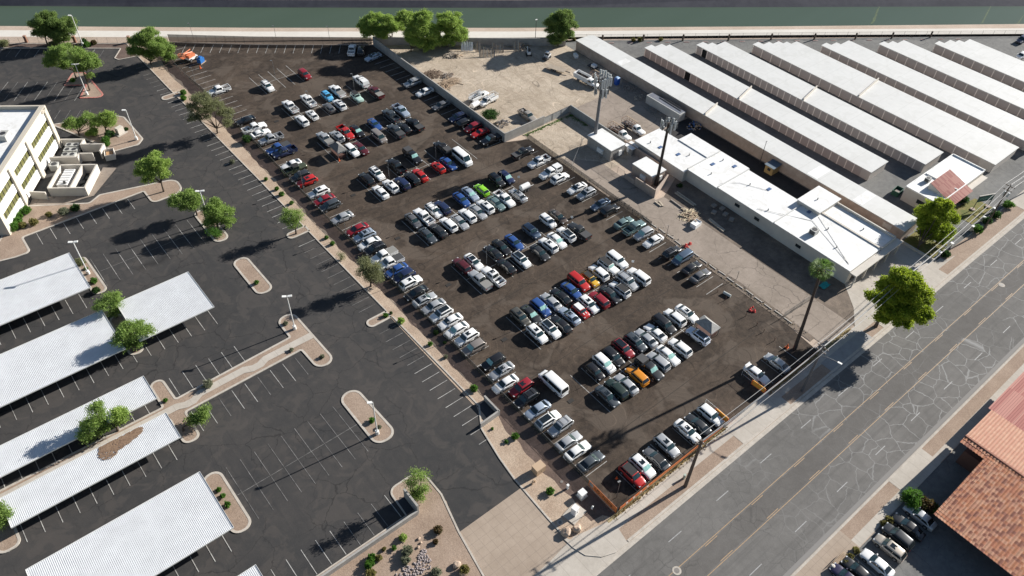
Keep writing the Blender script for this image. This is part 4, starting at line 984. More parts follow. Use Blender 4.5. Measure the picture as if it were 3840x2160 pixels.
MB().box(-3.27, -3.21, 3.0, 5.2, 1.6, 2.9).build('wall_sign', stucco, t)
# kerb stops behind the storage rows
ks = MB().box(-0.9, 0.9, -0.1, 0.1, 0, 0.14).mesh('kerb_stop', M('red_kerb_stop', (0.40, 0.22, 0.19), 0.8, var=(2, (0.55, 0.45, 0.42))))
for i in range(20):
    f_ = i / 19; tag(link('kerb_stop', ks, None, (174.5 + f_ * 97, 156.2 - f_ * 66.4, 0.03), R(-34.5)), 'faded red kerb stop lying on asphalt behind the storage rows', 'kerb stop', 'red kerb stops behind the storage rows')
# workshop building with white roofs
t = thing('workshop_building', 'long low workshop with stepped white roofs and pale walls', 'building', (148, 45.6, 0)); ox, oy = 148, 45.6
def part(mb, name, m, par=None): return mb.build(name, m, par or t)
segs = [(138.8, 151.0, 45.5, 66.2, 3.9), (138.9, 150.6, 66.2, 83.2, 3.7), (138.9, 151.0, 83.2, 93.0, 3.4), (137.6, 147.0, 93.0, 110.3, 3.1)]
wl = MB()
for a, b, c, d, h in segs: wl.box(a - ox, b - ox, c - oy, d - oy, 0, h)
part(wl, 'wall', stucco)
for a, b, c, d, h in segs: part(MB().box(a - ox - 0.15, b - ox + 0.15, c - oy + 0.01, d - oy - 0.01, h + 0.002, h + 0.16), 'roof', whitem)
part(MB().box(151.01 - ox, 157.3 - ox, 0, 21.0, 0, 3.6), 'side_wing_wall', pinkblock); part(MB().box(151.16 - ox, 157.0 - ox, 0.3, 20.6, 3.6, 3.72), 'roof', whitem)
pr_ = MB(); pr_.box(157.05 - ox, 157.4 - ox, 0, 21, 3.61, 4.3); pr_.box(151.0 - ox, 157.04 - ox, -0.2, 0.1, 3.61, 4.3); part(pr_, 'parapet', stucco)
part(MB().box(150.6 - ox, 151.15 - ox, 0, 20.6, 4.07, 4.28), 'parapet', stucco)
part(MB().box(149.3 - ox, 157.8 - ox, 61.3 - oy, 67.4 - oy, 3.9, 5.0), 'upper_wall', stucco); part(MB().box(149.1 - ox, 158.0 - ox, 61.1 - oy, 67.6 - oy, 5.0, 5.15), 'upper_roof', whitem); part(MB().box(149.35 - ox, 157.8 - ox, 61.32 - oy, 67.4 - oy, 0, 3.88), 'wall', stucco) if False else None
part(MB().box(151.2 - ox, 156.4 - ox, 67.7 - oy, 68.5 - oy, 0, 3.3), 'lean_to_wall', pinkblock) if False else None
part(MB().box(147.05 - ox, 151.8 - ox, 84.0 - oy, 103.2 - oy, 0, 3.3), 'rear_wing_wall', M('cream_stucco', (0.52, 0.42, 0.30), 0.85)); part(MB().box(147.2 - ox, 152.0 - ox, 83.9 - oy, 103.4 - oy, 3.68, 3.8), 'rear_roof', whitem) if False else part(MB().box(146.9 - ox, 152.0 - ox, 93.2 - oy, 103.4 - oy, 3.301, 3.47), 'rear_roof', whitem)
part(MB().box(151.2 - ox, 152.0 - ox, 83.9 - oy, 93.1 - oy, 3.301, 3.45), 'rear_roof', whitem)
cpg = MB()
for a, b, y, z in ((138.7, 151.1, 66.2, 4.06), (138.8, 151.0, 83.2, 3.86), (138.8, 151.0, 93.0, 3.56)): cpg.box(a - ox, b - ox, y - oy - 0.12, y - oy + 0.12, z - 0.3, z + 0.28)
part(cpg, 'roof_upstand', M('upstand_grey', (0.55, 0.55, 0.54), 0.7)); vn = MB().tube((0, 0, 0), (0, 0, 0.5), 0.14, n=8).mesh('roof_vent', steel_g)
for x, y, z in ((143, 52, 4.06), (147, 57, 4.06), (154, 52, 3.72), (141.5, 70, 3.86), (146, 79, 3.86), (142, 88, 3.56), (149, 90, 3.56), (144, 97, 3.26), (140, 107, 3.26), (153, 64.5, 5.15)): link('roof_vent', vn, t, (x - ox, y - oy, z))
for x, y, z in ((142, 99, 3.27), (145.6, 90.5, 3.57), (149.4, 86.5, 3.57), (148.4, 75, 3.87), (148.8, 63.5, 4.07), (140.6, 104, 3.27)): part(MB().box(x - ox - 0.6, x - ox + 0.6, y - oy - 0.4, y - oy + 0.4, z, z + 0.12), 'skylight', M('skylight_glass', (0.10, 0.16, 0.30), 0.3))
for y, z in ((58, 1.6), (70, 1.7), (50, 1.6), (76, 2.0)): part(MB().box(138.72 - ox, 138.78 - ox, y - oy, y - oy + 1.4, z, z + 0.8), 'window', M('dark_window', (0.03, 0.035, 0.04), 0.15))
part(MB().box(138.6 - ox, 157.6 - ox, -1.8, -0.2, 3.5, 3.8), 'porch_roof', stucco)
for x in (139.2, 143.5, 148.0, 152.5, 157.0): part(MB().box(x - ox - 0.15, x - ox + 0.15, -1.7, -1.4, 0, 3.5), 'porch_post', stucco)
for x in (140.5, 145, 149.6, 154): part(MB().box(x - ox, x - ox + 2, 45.46 - oy, 45.49 - oy, 0.1, 2.4), 'door', M('dark_door', (0.06, 0.045, 0.04), 0.5))
def ac_unit(loc, rz, label, s=(1.2, 1.0, 0.9), group='rooftop air conditioners', fans=1, cat='air conditioner'):
    q = thing('air_conditioner', label, cat, loc, rz, group); a, b, c = s; MB().box(-a / 2, a / 2, -b / 2, b / 2, 0.05, c).build('cabinet', M('ac_cabinet', (0.42, 0.42, 0.40), 0.6), q)
    for i in range(fans):
        x = (i - (fans - 1) / 2) * a / fans; MB().tube((x, 0, c + 0.002), (x, 0, c + 0.06), min(a / fans, b) * 0.36, n=14).build('fan_guard', M('fan_dark', (0.04, 0.04, 0.045), 0.6), q)
    MB().box(-a / 2 - 0.02, -a / 2 - 0.005, -b * 0.4, b * 0.4, 0.2, c - 0.15).build('coil', M('coil_dark', (0.08, 0.08, 0.08), 0.7), q); return q
ac_unit(G('31', 455, 900, 4.1), 0, 'rooftop air conditioner on the white workshop roof', (1.7, 1.6, 1.3)); 
for i, (x, y) in enumerate(((148.6, 62.0),)): pass
pp = MB(); pp.path([(140.6, 84, 3.75), (144.5, 81, 3.95), (147.6, 75, 3.95)], [0.03] * 3); pp.path([(139.8, 72, 3.95), (146.5, 61, 4.13), (140.4, 47, 4.13)], [0.035] * 3); pp.path([(149.0, 61, 4.13), (140.4, 47, 4.13)], [0.035] * 2)
tag(pp.build('roof_conduit', M('conduit', (0.3, 0.3, 0.3), 0.5, 0.4)), 'thin conduits crossing the white workshop roofs', 'conduit')
# storage office with red roof piece
t = thing('storage_office', 'small white office building with a sloping red tile roof piece', 'building', (188.4, 45.8, 0)); ox, oy = 188.4, 45.8
part(MB().box(-11.5, 11.3, 0, 8.8, 0, 4.0), 'wall', stucco); part(MB().box(-11.3, 11.1, 0.2, 8.6, 4.0, 4.1), 'roof', whitem)
pz = MB(); pz.box(-11.5, 11.3, 8.6, 8.85, 4.0, 4.4); pz.box(-11.7, -11.4, -0.1, 8.85, 4.0, 4.35); pz.box(11.1, 11.4, -0.1, 8.85, 4.0, 4.4); pz.box(-11.39, 11.09, -0.12, 0.12, 4.0, 4.3); pz.box(-2.6, -2.3, 0.13, 8.59, 4.11, 4.4); part(pz, 'parapet', whitem)
rt = MB(); rt.add([(-7.8, -2.2, 3.3), (1.7, -2.2, 3.3), (1.7, 5.1, 5.7), (-7.8, 5.1, 5.7)], [(0, 1, 2, 3)]); rr = part(rt, 'red_roof', None)
def tile_mesh(x0, x1, y0, y1, zf, pitch=0.3, course=0.42, along='x', amp=0.07, mats=None, name='tile_roof', parent=None, par_loc=(0, 0, 0)):
    """barrel tiles: waves across, steps down the slope; zf(u) height along the slope direction"""
    if along == 'x': us = (x0, x1); vs = (y0, y1)
    else: us = (y0, y1); vs = (x0, x1)
    nu = int(abs(us[1] - us[0]) / course); nv = int((vs[1] - vs[0]) / (pitch / 4)); V = []; F = []; I = []
    vv = [vs[0] + (vs[1] - vs[0]) * j / nv for j in range(nv + 1)]; rowsu = []
    up = 1 if zf(us[1]) > zf(us[0]) else -1
    for i in range(nu):
        a = us[0] + (us[1] - us[0]) * i / nu; b = us[0] + (us[1] - us[0]) * (i + 1) / nu; rowsu += [(a, 0.05 if up > 0 else 0.0), (b - 1e-3, 0.0 if up > 0 else 0.05)]
    for u, dz_ in rowsu:
        for v in vv:
            z = zf(u) + dz_ + amp * abs(math.cos(math.pi * (v - vs[0]) / pitch)) ; V.append((u, v, z) if along == 'x' else (v, u, z))
    n = nv + 1
    for i in range(len(rowsu) - 1):
        for j in range(nv):
            a = i * n + j; F.append((a, a + 1, a + n + 1, a + n) if along != 'x' else (a, a + n, a + n + 1, a + 1)); I.append(int(abs(math.sin((i // 2) * 91.7 + ((j + 2) // 4) * 37.3) * 9431)) % len(mats))
    me = mesh(name, V, F, mats, I); return link(name, me, parent, par_loc)
tl = [M('clay_tile_%s' % n, c, 0.8, var=(1.5, tuple(k * 0.8 for k in c))) for n, c in (('orange', (0.56, 0.235, 0.12)), ('pale', (0.62, 0.33, 0.205)), ('dark', (0.32, 0.125, 0.08)), ('red', (0.49, 0.19, 0.10)), ('rose', (0.55, 0.265, 0.16)))]
tl2 = [M('red_slat_%s' % n, c, 0.8) for n, c in (('one', (0.34, 0.12, 0.10)), ('two', (0.42, 0.19, 0.155)))]
bpy.data.objects.remove(rr); tile_mesh(-7.8, 1.7, -2.2, 5.1, lambda u: 3.3 + (u + 2.2) * 0.33, 0.45, 1.8, 'y', 0.08, tl2, 'red_roof', t)
gb = MB(); gb.add([(-7.85, 0.2, 4.1), (-7.85, 5.15, 4.1), (-7.85, 5.15, 5.75), (-7.6, 0.2, 4.1), (-7.6, 5.15, 4.1), (-7.6, 5.15, 5.75)], [(0, 2, 1), (3, 4, 5), (0, 3, 5, 2), (1, 2, 5, 4)]); gb.add([(1.5, 0.2, 4.1), (1.5, 5.15, 4.1), (1.5, 5.15, 5.75), (1.75, 0.2, 4.1), (1.75, 5.15, 4.1), (1.75, 5.15, 5.75)], [(0, 2, 1), (3, 4, 5), (0, 3, 5, 2), (1, 2, 5, 4)]); gb.box(-7.59, 1.49, 4.9, 5.15, 4.11, 5.62); part(gb, 'gable_wall', stucco)
part(MB().box(-11.58, -11.51, 3.0, 5.0, 1.5, 2.6), 'window', MATS['dark_window']); part(MB().box(-10.2, 10.8, -1.6, -0.14, 2.9, 3.05), 'porch_roof', stucco)
ac_unit(G('31', 1600, 375, 4.15), 0, 'rooftop air conditioner on the small storage office', (1.3, 1.2, 1.1))
# green sign on two posts
t = thing('storage_sign', 'green storage sign on two grey posts in the lawn', 'sign', (190.0, 40.2, 0))
for sx in (-2.0, 2.2): MB().tube((sx, 0.9 if sx < 0 else -0.9, 0), (sx, 0.9 if sx < 0 else -0.9, 4.3), 0.09, n=8).build('post', steel_g, t); MB().tube((sx, 0.9 if sx < 0 else -0.9, 0), (sx, 0.9 if sx < 0 else -0.9, 0.35), 0.6, n=12).build('round_planter', pinkblock, t)
sg = MB().bar((-2.0, 0.9, 3.3), (2.2, -0.9, 3.3), 0.12, 1.8).build('sign_board', M('sign_green', (0.015, 0.10, 0.085), 0.5), t); MB().bar((-2.1, 0.95, 4.28), (2.3, -0.95, 4.28), 0.2, 0.18).build('sign_cap', stucco, t)
a_ = math.atan2(-1.8, 4.2); text('lettering', 'STORAGE', M('sign_pale', (0.35, 0.5, 0.4), 0.6), t, (0.1 - 0.1 * math.sin(-a_), 0 - 0.1 * math.cos(a_), 3.3), (R(90), 0, a_), 0.8)
sheet('lawn', [(162.2, 37.6), (168.8, 37.6), (168.8, 45.4), (162.2, 45.4)], 0.09, grassm); sheet('lawn', [(182.4, 38.2), (193.0, 38.2), (193.0, 43.0), (185.2, 44.0), (182.4, 44.0)], 0.09, grassm)
wall([(162.0, 45.6), (162.0, 37.3), (170.8, 37.3)], 0.6, 0.3, stucco, 'garden_wall', 'low pale garden wall round the lawn at the long storage building end')
sheet('gravel_bed', [(164.6, 37.0), (164.6, 35.6), (176.5, 33.4), (198, 33.4), (199, 36.4), (181, 36.4)], 0.13, gravel2)
# ---------------------------------------------------------------- carports
def carport(x0, x1, y0, y1, label, h=3.0):
    t = thing('carport', label, 'carport', ((x0 + x1) / 2, (y0 + y1) / 2, 0), 0, 'white corrugated carports in the office car park'); cx, cy = (x0 + x1) / 2, (y0 + y1) / 2; hw_, hd = (x1 - x0) / 2, (y1 - y0) / 2
    pr = []; x = -hw_; pitch = 0.27
    while x < hw_ - pitch + 0.01: pr += [(x, 0), (x + 0.13, 0), (x + 0.15, 0.028), (x + 0.21, 0.028), (x + 0.23, 0)]; x += pitch
    pr.append((hw_, 0)); V = []; n = len(pr)
    for y in (-hd, hd): V += [(a, y, h + b) for a, b in pr]
    V += [(a, -hd, h - 0.05) for a, b in pr] + [(a, hd, h - 0.05) for a, b in pr]
    F = [(i, i + 1, n + i + 1, n + i) for i in range(n - 1)] + [(2 * n + i + 1, 2 * n + i, 3 * n + i, 3 * n + i + 1) for i in range(n - 1)] + [(2 * n + i, 2 * n + i + 1, i + 1, i) for i in range(n - 1)] + [(n + i, n + i + 1, 3 * n + i + 1, 3 * n + i) for i in range(n - 1)]
    link('corrugated_roof', mesh('corrugated_roof', V, F, corr), t)
    fr = MB(); fr.box(-hw_ - 0.05, hw_ + 0.05, -hd - 0.08, -hd - 0.01, h - 0.15, h + 0.1); fr.box(-hw_ - 0.05, hw_ + 0.05, hd + 0.01, hd + 0.08, h - 0.15, h + 0.1); fr.box(hw_ + 0.005, hw_ + 0.06, -hd, hd, h - 0.15, h + 0.1); fr.box(-hw_ - 0.06, -hw_ - 0.005, -hd, hd, h - 0.15, h + 0.1); fr.build('gutter_frame', steel_w, t)
    pm_ = MB().box(-0.1, 0.1, -0.1, 0.1, 0, h - 0.25).mesh('post', steel_w); k = max(2, int(2 * hw_ / 5.6))
    for j in range(k): x = -hw_ + (j + 0.5) * 2 * hw_ / k; link('post', pm_, t, (x, 0, 0))
    MB().box(-hw_ + 0.3, hw_ - 0.3, -0.1, 0.1, h - 0.25, h - 0.06).build('beam', steel_w, t); return t
carport(-40, 7.4, 141.1, 154.3, 'carport nearest the office building, beside a tall lamp')
carport(9.9, 25.1, 120.5, 133.3, 'short carport standing right of two trees')
carport(-40, 7.0, 120.3, 133.1, 'long carport with leaf shadows on its right end')
carport(-40, 7.2, 105.2, 111.6, 'narrow carport above the footpath with a tree over it')
carport(-20.5, 7.2, 94.5, 101.0, 'narrow carport with brown leaf litter on its roof')
carport(-20.8, 6.9, 72.9, 85.8, 'largest carport at the bottom beside three small shrubs')
carport(-20, 6.8, 58.5, 64.9, 'carport cut off by the bottom frame edge')
lit = MB(); base_ = G('03', 1130, 150, 3.12)
for (t_, x, y, rx) in (('03', 1090, 200, 1.5), ('03', 1180, 110, 1.6), ('03', 1250, 70, 1.4), ('03', 1330, 20, 1.2), ('03', 1060, 150, 1.0), ('02', 1380, 1440, 0.9)):
    c = G(t_, x, y, 3.12)
    for k in range(int(330 * rx)):
        a = random.uniform(0, 6.28); r_ = rx * math.sqrt(random.random()); x_ = c.x + r_ * math.cos(a) * 1.1; y_ = c.y + r_ * math.sin(a); 
        if not (94.6 < y_ < 100.9): continue
        s_ = random.uniform(0.06, 0.16); b = random.uniform(0, 3.1); z = 3.09 + random.uniform(0, 0.03); lit.add([(x_ + s_ * math.cos(b + q), y_ + s_ * math.sin(b + q), z) for q in (0, 1.57, 3.14, 4.71)], [(0, 1, 2, 3)])
lo = lit.build('leaf_litter', M('dry_leaves', (0.30, 0.20, 0.13), 0.9, var=(3, (0.18, 0.11, 0.07)))); tag(lo, 'brown dry leaf litter lying on the narrow carport roof', 'leaf litter', kind='stuff')
# ---------------------------------------------------------------- office building
t = thing('office_building', 'three-storey cream office building with white spandrels at the left edge', 'building', (19.0, 201.1, 0), math.atan2(-0.816, -0.578))
cream = M('cream_render', (0.56, 0.51, 0.43), 0.8, var=(0.3, (0.52, 0.47, 0.39))); spand = M('white_spandrel', (0.80, 0.80, 0.79), 0.6); owin = M('olive_glass', (0.16, 0.155, 0.05), 0.12, coat=0.4, var=(0.6, (0.10, 0.105, 0.05)))
part(MB().box(0, 35.2, -42, -0.01, 0, 10.9), 'wall', cream); part(MB().box(0.5, 34.7, -41.5, -0.5, 10.9, 11.0), 'roof', whitem)
pa = MB(); pa.box(0, 35.2, -0.5, 0, 10.9, 12.0); pa.box(0, 0.5, -42, -0.51, 10.9, 12.0); pa.box(34.7, 35.2, -42, -0.51, 10.9, 12.0); part(pa, 'parapet', cream)
ff = MB()
for a, b in ((0, 1.3), (12.5, 14.1), (23.3, 24.9), (34.0, 35.3)): ff.box(a, b, 0.001, 0.75, 0, 10.9)
ff.box(0, 35.3, 0.001, 0.75, 10.901, 12.02); part(ff, 'facade_frame', cream)
for a, b in ((1.3, 12.5), (14.1, 23.3), (24.9, 34.0)):
    for z0, z1 in ((8.7, 10.9), (4.7, 6.9), (0.6, 2.9)): part(MB().box(a, b, 0.002, 0.3, z0, z1), 'spandrel', spand)
    for z0, z1 in ((6.9, 8.7), (2.9, 4.7)):
        w_ = part(MB().box(a, b, 0.003, 0.08, z0, z1), 'window', owin); n = int((b - a) / 1.35); mu = MB()
        for k in range(n + 1): x = a + (b - a) * k / n; mu.box(x - 0.06, x + 0.06, 0.081, 0.16, z0 + 0.01, z1 - 0.01)
        part(mu, 'mullion', steel_d, w_)
text('house_number', '4129', inkm, t, (1.9, 0.78, 11.45), (R(90), 0, R(180)), 1.25)
def loc2w(lx, ly, z=0): return (19.0 - 0.578 * lx + 0.816 * ly, 201.1 - 0.816 * lx - 0.578 * ly, z)
OFA = math.atan2(-0.816, -0.578)
ac_unit(G('00', 55, 1395, 11.02), OFA, 'rooftop air conditioner on the office building roof', (2.6, 1.8, 1.5))
def wallL(pts, h, label, mat=None, name='enclosure_wall', g='service yard walls of the office'): return wall([loc2w(*p) for p in pts], h, 0.3, mat or stucco, name, label, 'wall', g, stucco)
wallL([(21.2, 4.9), (21.2, 13.4), (12.0, 13.4), (12.0, 4.9), (21.0, 4.9)], 2.5, 'stucco enclosure with generator and bins, nearest the viewer')
wallL([(12.2, 10.0), (21.0, 10.0)], 2.45, 'stucco dividing wall between generator and bins')
wallL([(22.0, 0.9), (22.4, 4.7)], 2.2, 'short stucco wall joining enclosure to the office')
wallL([(8.4, 0.9), (8.4, 7.6), (6.9, 7.6), (6.9, 10.9)], 2.3, 'stepped stucco wall around the chiller units'); wallL([(2.9, 6.6), (2.9, 12.4), (6.1, 12.4)], 2.3, 'stucco wall of the rear bin store'); wallL([(0.2, 1.0), (0.2, 6.6), (2.7, 6.6)], 2.0, 'stucco wall behind the chillers near office corner')
for i, (lx, ly) in enumerate(((1.9, 4.2), (4.0, 4.4), (6.1, 4.6))): ac_unit(loc2w(lx, ly, 0.03), OFA + R(90), 'chiller with twin fans in stucco yard, %s from office corner' % ordw(i + 1), (3.3, 1.5, 1.6), 'chillers behind the office', 2, 'chiller')
ac_unit(loc2w(10.2, 2.4, 0.03), OFA, 'round-fan condenser beside the office wall', (1.9, 1.9, 1.6), None, 1, 'condenser')
g_ = thing('generator', 'large white ribbed generator housing inside the stucco enclosure', 'generator', loc2w(16.3, 7.4, 0.03), OFA); MB().box(-3.1, 3.1, -1.2, 1.2, 0, 2.1).build('housing', spand, g_)
for k in range(6): MB().box(-2.9 + k, -2.45 + k, -1.1, 1.1, 2.1, 2.16).build('roof_rib', M('louver_grey', (0.5, 0.5, 0.5), 0.5), g_)
MB().tube((2.6, 0.6, 2.1), (2.6, 0.6, 2.7), 0.3, n=12).build('exhaust', steel_d, g_)
bn = MB().box(-0.55, 0.55, -0.5, 0.5, 0, 1.1).mesh('bin_body', M('bin_dark', (0.02, 0.03, 0.025), 0.6)); bl = MB().box(-0.58, 0.58, -0.53, 0.53, 1.101, 1.2).mesh('lid', M('bin_lid', (0.05, 0.055, 0.05), 0.6))
for i, (lx, ly, a, w_) in enumerate(((19.8, 11.4, 0.2, 'tilted dark wheelie bin'), (18.6, 12.2, 0.9, 'turned dark wheelie bin'), (17.2, 11.3, 0.5, 'dark wheelie bin in the middle'), (15.4, 12.0, 0.1, 'straight dark wheelie bin'))):
    q = thing('wheelie_bin', '%s inside the enclosure, %s from the front' % (w_, ordw(i + 1)), 'bin', loc2w(lx, ly, 0.03), OFA + a, 'bins in the enclosure'); link('bin_body', bn, q); link('lid', bl, q)
q = thing('orange_box', 'orange cardboard pile on the bins in the enclosure', 'cardboard box', loc2w(13.5, 11.9, 0.03), OFA); MB().box(-0.8, 0.8, -0.5, 0.5, 0, 0.5).build('carton', wood, q)
q = thing('dumpster', 'pale skip holding orange cardboard beside the office walls', 'dumpster', loc2w(5.4, 14.2, 0.03), OFA + R(20))
s_ = MB(); s_.box(-1.5, 1.5, -1.15, -1.05, 0, 1.6); s_.box(-1.5, 1.5, 1.05, 1.15, 0, 1.6); s_.box(-1.5, -1.4, -1.05, 1.05, 0, 1.6); s_.box(1.4, 1.5, -1.05, 1.05, 0, 1.6); s_.box(-1.4, 1.4, -1.05, 1.05, 0.1, 0.2); s_.build('skip_body', stucco, q); MB().box(-1.0, 0.9, -0.8, 0.7, 0.21, 1.1).build('cardboard', M('cardboard', (0.45, 0.27, 0.14), 0.9), q)
sheet('paving', [loc2w(*p)[:2] for p in ((24.5, 1), (24.5, 9.0), (21.3, 14.8), (10.2, 17.0), (10.0, 13.6), (21.4, 13.6), (21.4, 1))], 0.17, alleym)
q = thing('electric_cabinet', 'pale meter cabinet on concrete pad in the shrub bed', 'cabinet', (33.2, 197.3, 0.13), R(20)); MB().box(-0.9, 0.9, -0.6, 0.6, 0.12, 1.9).build('cabinet_body', stucco, q); MB().box(-1.5, 1.5, -1.1, 1.1, 0, 0.119).build('pad', conc, q)
wall([(32.3, 57.9), (32.3, 62.0)], 2.6, 0.3, blockm, 'retaining_wall', 'tall grey block end wall of the bin bay by the rock garden')
wall([(-60, 57.9), (32.1, 57.9)], 1.25, 0.3, blockm, 'retaining_wall', 'grey block retaining wall with square end above the rock garden')
wall([(32.3, 62.15), (30.4, 62.15)], 1.2, 0.3, blockm, 'retaining_wall', 'short return of grey block wall at the bin bay') if False else None
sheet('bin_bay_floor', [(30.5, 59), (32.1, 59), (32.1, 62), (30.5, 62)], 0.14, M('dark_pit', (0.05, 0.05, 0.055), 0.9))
wall([(55.6, 69.8), (55.6, 65.4), (51.1, 65.2)], 1.3, 0.3, blockm, 'retaining_wall', 'L-shaped grey block wall by the car park exit')
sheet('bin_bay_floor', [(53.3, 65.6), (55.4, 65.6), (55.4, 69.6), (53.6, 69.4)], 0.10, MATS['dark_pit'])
# ---------------------------------------------------------------- tile-roofed building
t = thing('tile_roofed_building', 'building with large orange clay tile roof at the bottom right', 'building', (99, 0, 0)); ox = 99
z1_ = lambda u: 3.7 + (u + 0.2) * 0.15
tile_mesh(-0.4, 16.4, -28, 2.9, z1_, 0.56, 0.62, 'x', 0.15, tl, 'tile_roof', t); tile_mesh(14.6, 16.4, 2.92, 7.3, z1_, 0.56, 0.62, 'x', 0.15, tl, 'tile_roof', t)
tile_mesh(16.5, 27.5, -28, 7.3, lambda u: 6.3 - (u - 16.5) * 0.16, 0.56, 0.7, 'x', 0.15, [M('pink_tile', (0.50, 0.29, 0.20), 0.8, var=(1, (0.40, 0.21, 0.14))), M('pink_tile_two', (0.43, 0.22, 0.15), 0.8)], 'tile_roof', t)
part(MB().prism([(3.2, -28), (27, -28), (27, 6.0), (15.8, 6.0), (15.8, 1.0), (3.2, 1.0)], 0, 3.6), 'wall', M('terracotta_wall', (0.13, 0.065, 0.05), 0.9)); part(MB().box(16.3, 16.7, -28, 7.35, 6.15, 6.42), 'ridge', tl[2])
part(MB().add([(-0.4, 2.85, 3.45), (14.6, 2.85, 5.7), (14.6, 2.85, 3.4)], [(0, 2, 1)]), 'gable', MATS['terracotta_wall'])
tile_mesh(20.3, 44, 7.32, 14.2 - 6.5, lambda u: 4.0, 0.3, 5.0, 'x', 0.05, tl2, 'x', t) if False else None
tile_mesh(27.6, 44, -14, 7.9, lambda u: 4.4 - (u - 27.6) * 0.02, 0.42, 6.0, 'x', 0.12, tl2, 'slatted_roof', t); part(MB().box(28, 43.6, -13.6, 6.6, 0, 4.1), 'wall', MATS['terracotta_wall'])
tile_mesh(20.4, 27.4, 7.32, 9.0 - 1.15, lambda u: 4.0, 0.4, 6.0, 'x', 0.08, tl2, 'x', t) if False else None
part(MB().box(24.5, 27.4, -14, -11.5, 5.3, 5.9), 'rooftop_unit', M('ac_cabinet', (0.42, 0.42, 0.40), 0.6))
sm2 = MB()
for x in np.arange(84.0, 103, 2.95): line(sm2, x, 6.9, x, 1.6, 0.12, 0.06)
tag(sm2.build('parking_markings', white_line), kind='structure')
# ---------------------------------------------------------------- poles and lamps
def lamp_post(p, h, i, heads, label):
    t = thing('lamp_post', label, 'lamp post', p, 0, 'white lamp posts of the office car park')
    MB().tube((0, 0, 0), (0, 0, 0.95), 0.36, n=14).build('concrete_base', steel_w, t, (0, 0, 0), 0, False); MB().tube((0, 0, 0.951), (0, 0, h), 0.13, 0.09, n=8).build('pole', steel_w, t)
    for k in range(heads):
        a = R(150) + k * math.pi; d = Vector((math.cos(a), math.sin(a), 0)); q = MB().bar(d * 0.12 + Vector((0, 0, h - 0.05)), d * 0.95 + Vector((0, 0, h + 0.02)), 0.5, 0.16).build('lamp_head', steel_w, t)
    return t
LP_ = [((36.0, 107.7), 9.6, 2, 'white lamp post on the T-shaped island by the footpath'), ((35.5, 75.7), 9.6, 1, 'white lamp post on the lower right planting island'), ((8.7, 148.9), 9.3, 2, 'white lamp post beside the carport nearest the office'), ((36.4, 149.4), 9.3, 2, 'white lamp post among trees on the middle island'),
       ((32.6, 221.3), 9.5, 2, 'white lamp post on the red-kerbed island'), ((41.0, 250.3), 9.6, 1, 'white lamp post near the canal path and brick pillars'), ((35.4, 192.0), 9.0, 1, 'white lamp post at the tip of the shrub bed by the office')]
for i, (p, h, n, lb) in enumerate(LP_): lamp_post((p[0], p[1], 0.1), h, i, n, lb)
tpole = MB().tube((0, 0, 0), (0, 0, 5.4), 0.06, 0.045, n=6).mesh('pole', steel_g); thead = MB().bar((0, 0, 5.4), (-0.55, 0.1, 5.45), 0.3, 0.12).mesh('lamp_head', steel_g)
TP = [('10', 195, 778, 'beside the faded bay lines near the lone dark red SUV'), ('10', 545, 1090, 'between two white pickups near the canal end'), ('10', 990, 912, 'by the white pickup with camper cap'), ('10', 1382, 1248, 'among the dark pickups'), ('10', 925, 1430, 'by the red pickup'), ('11', 1341, 348, 'beside the black open pickup'), ('11', 1812, 160, 'beside the red hatchback'),
      ('11', 2465, 458, 'above the white pickup with black bed'), ('11', 1802, 775, 'between white pickup and silver sedan in a middle row'), ('11', 2320, 1208, 'between black cars and white pickup'), ('11', 478, 452, 'at the nose of the red SUV in the fence row'), ('11', 910, 935, 'beside the dark red sedan by the left fence'), ('11', 1392, 1425, 'beside the navy SUV by the left fence'),
      ('12', 1957, 522, 'beside the white sedan with pale windscreen by left fence'), ('22', 330, 292, 'between blue and white SUVs mid-lot'), ('22', 1000, 852, 'beside the white SUV near the small black hatchback'), ('23', 1050, 660, 'in the empty street corner'), ('21', 422, 862, 'beside the white boxy hatchback'), ('00', 1972, 850, 'by the white pickup at the upper left fence'),
      ('10', 745, 430, 'on canal fence, nearest the parked cars'), ('10', 210, 425, 'on canal fence, middle one'), ('00', 1950, 400, 'on canal fence, nearest the orange lift'), ('22', 1005, 1000, 'near the orange SUV') ]
for t_, x, y, wd in TP[:22]:
    p = G(t_, x, y); q = thing('thin_lamp_post', 'thin grey lamp post %s' % wd, 'lamp post', (p.x, p.y, 0.03), 0, 'thin grey poles of the brown car park'); link('pole', tpole, q); link('lamp_head', thead, q)
for t_, x, y, wd in (('21', 595, 800, 'beside the brown sedan'), ('21', 1203, 1245, 'right of the large white SUV row'), ('21', 65, 395, 'beside the white tank trailer')):
    p = G(t_, x, y); q = thing('parking_sign', 'small white sign on a thin post %s' % wd, 'sign', p, R(-45), 'small white parking signs'); MB().tube((0, 0, 0), (0, 0, 2.3), 0.035, n=6).build('post', steel_g, q); MB().box(-0.28, 0.28, -0.05, -0.035, 1.7, 2.35).build('sign_plate', spand, q)
woodp = M('pole_wood', (0.085, 0.06, 0.045), 0.85, var=(1.5, (0.13, 0.10, 0.08)))
TOPZ = {}
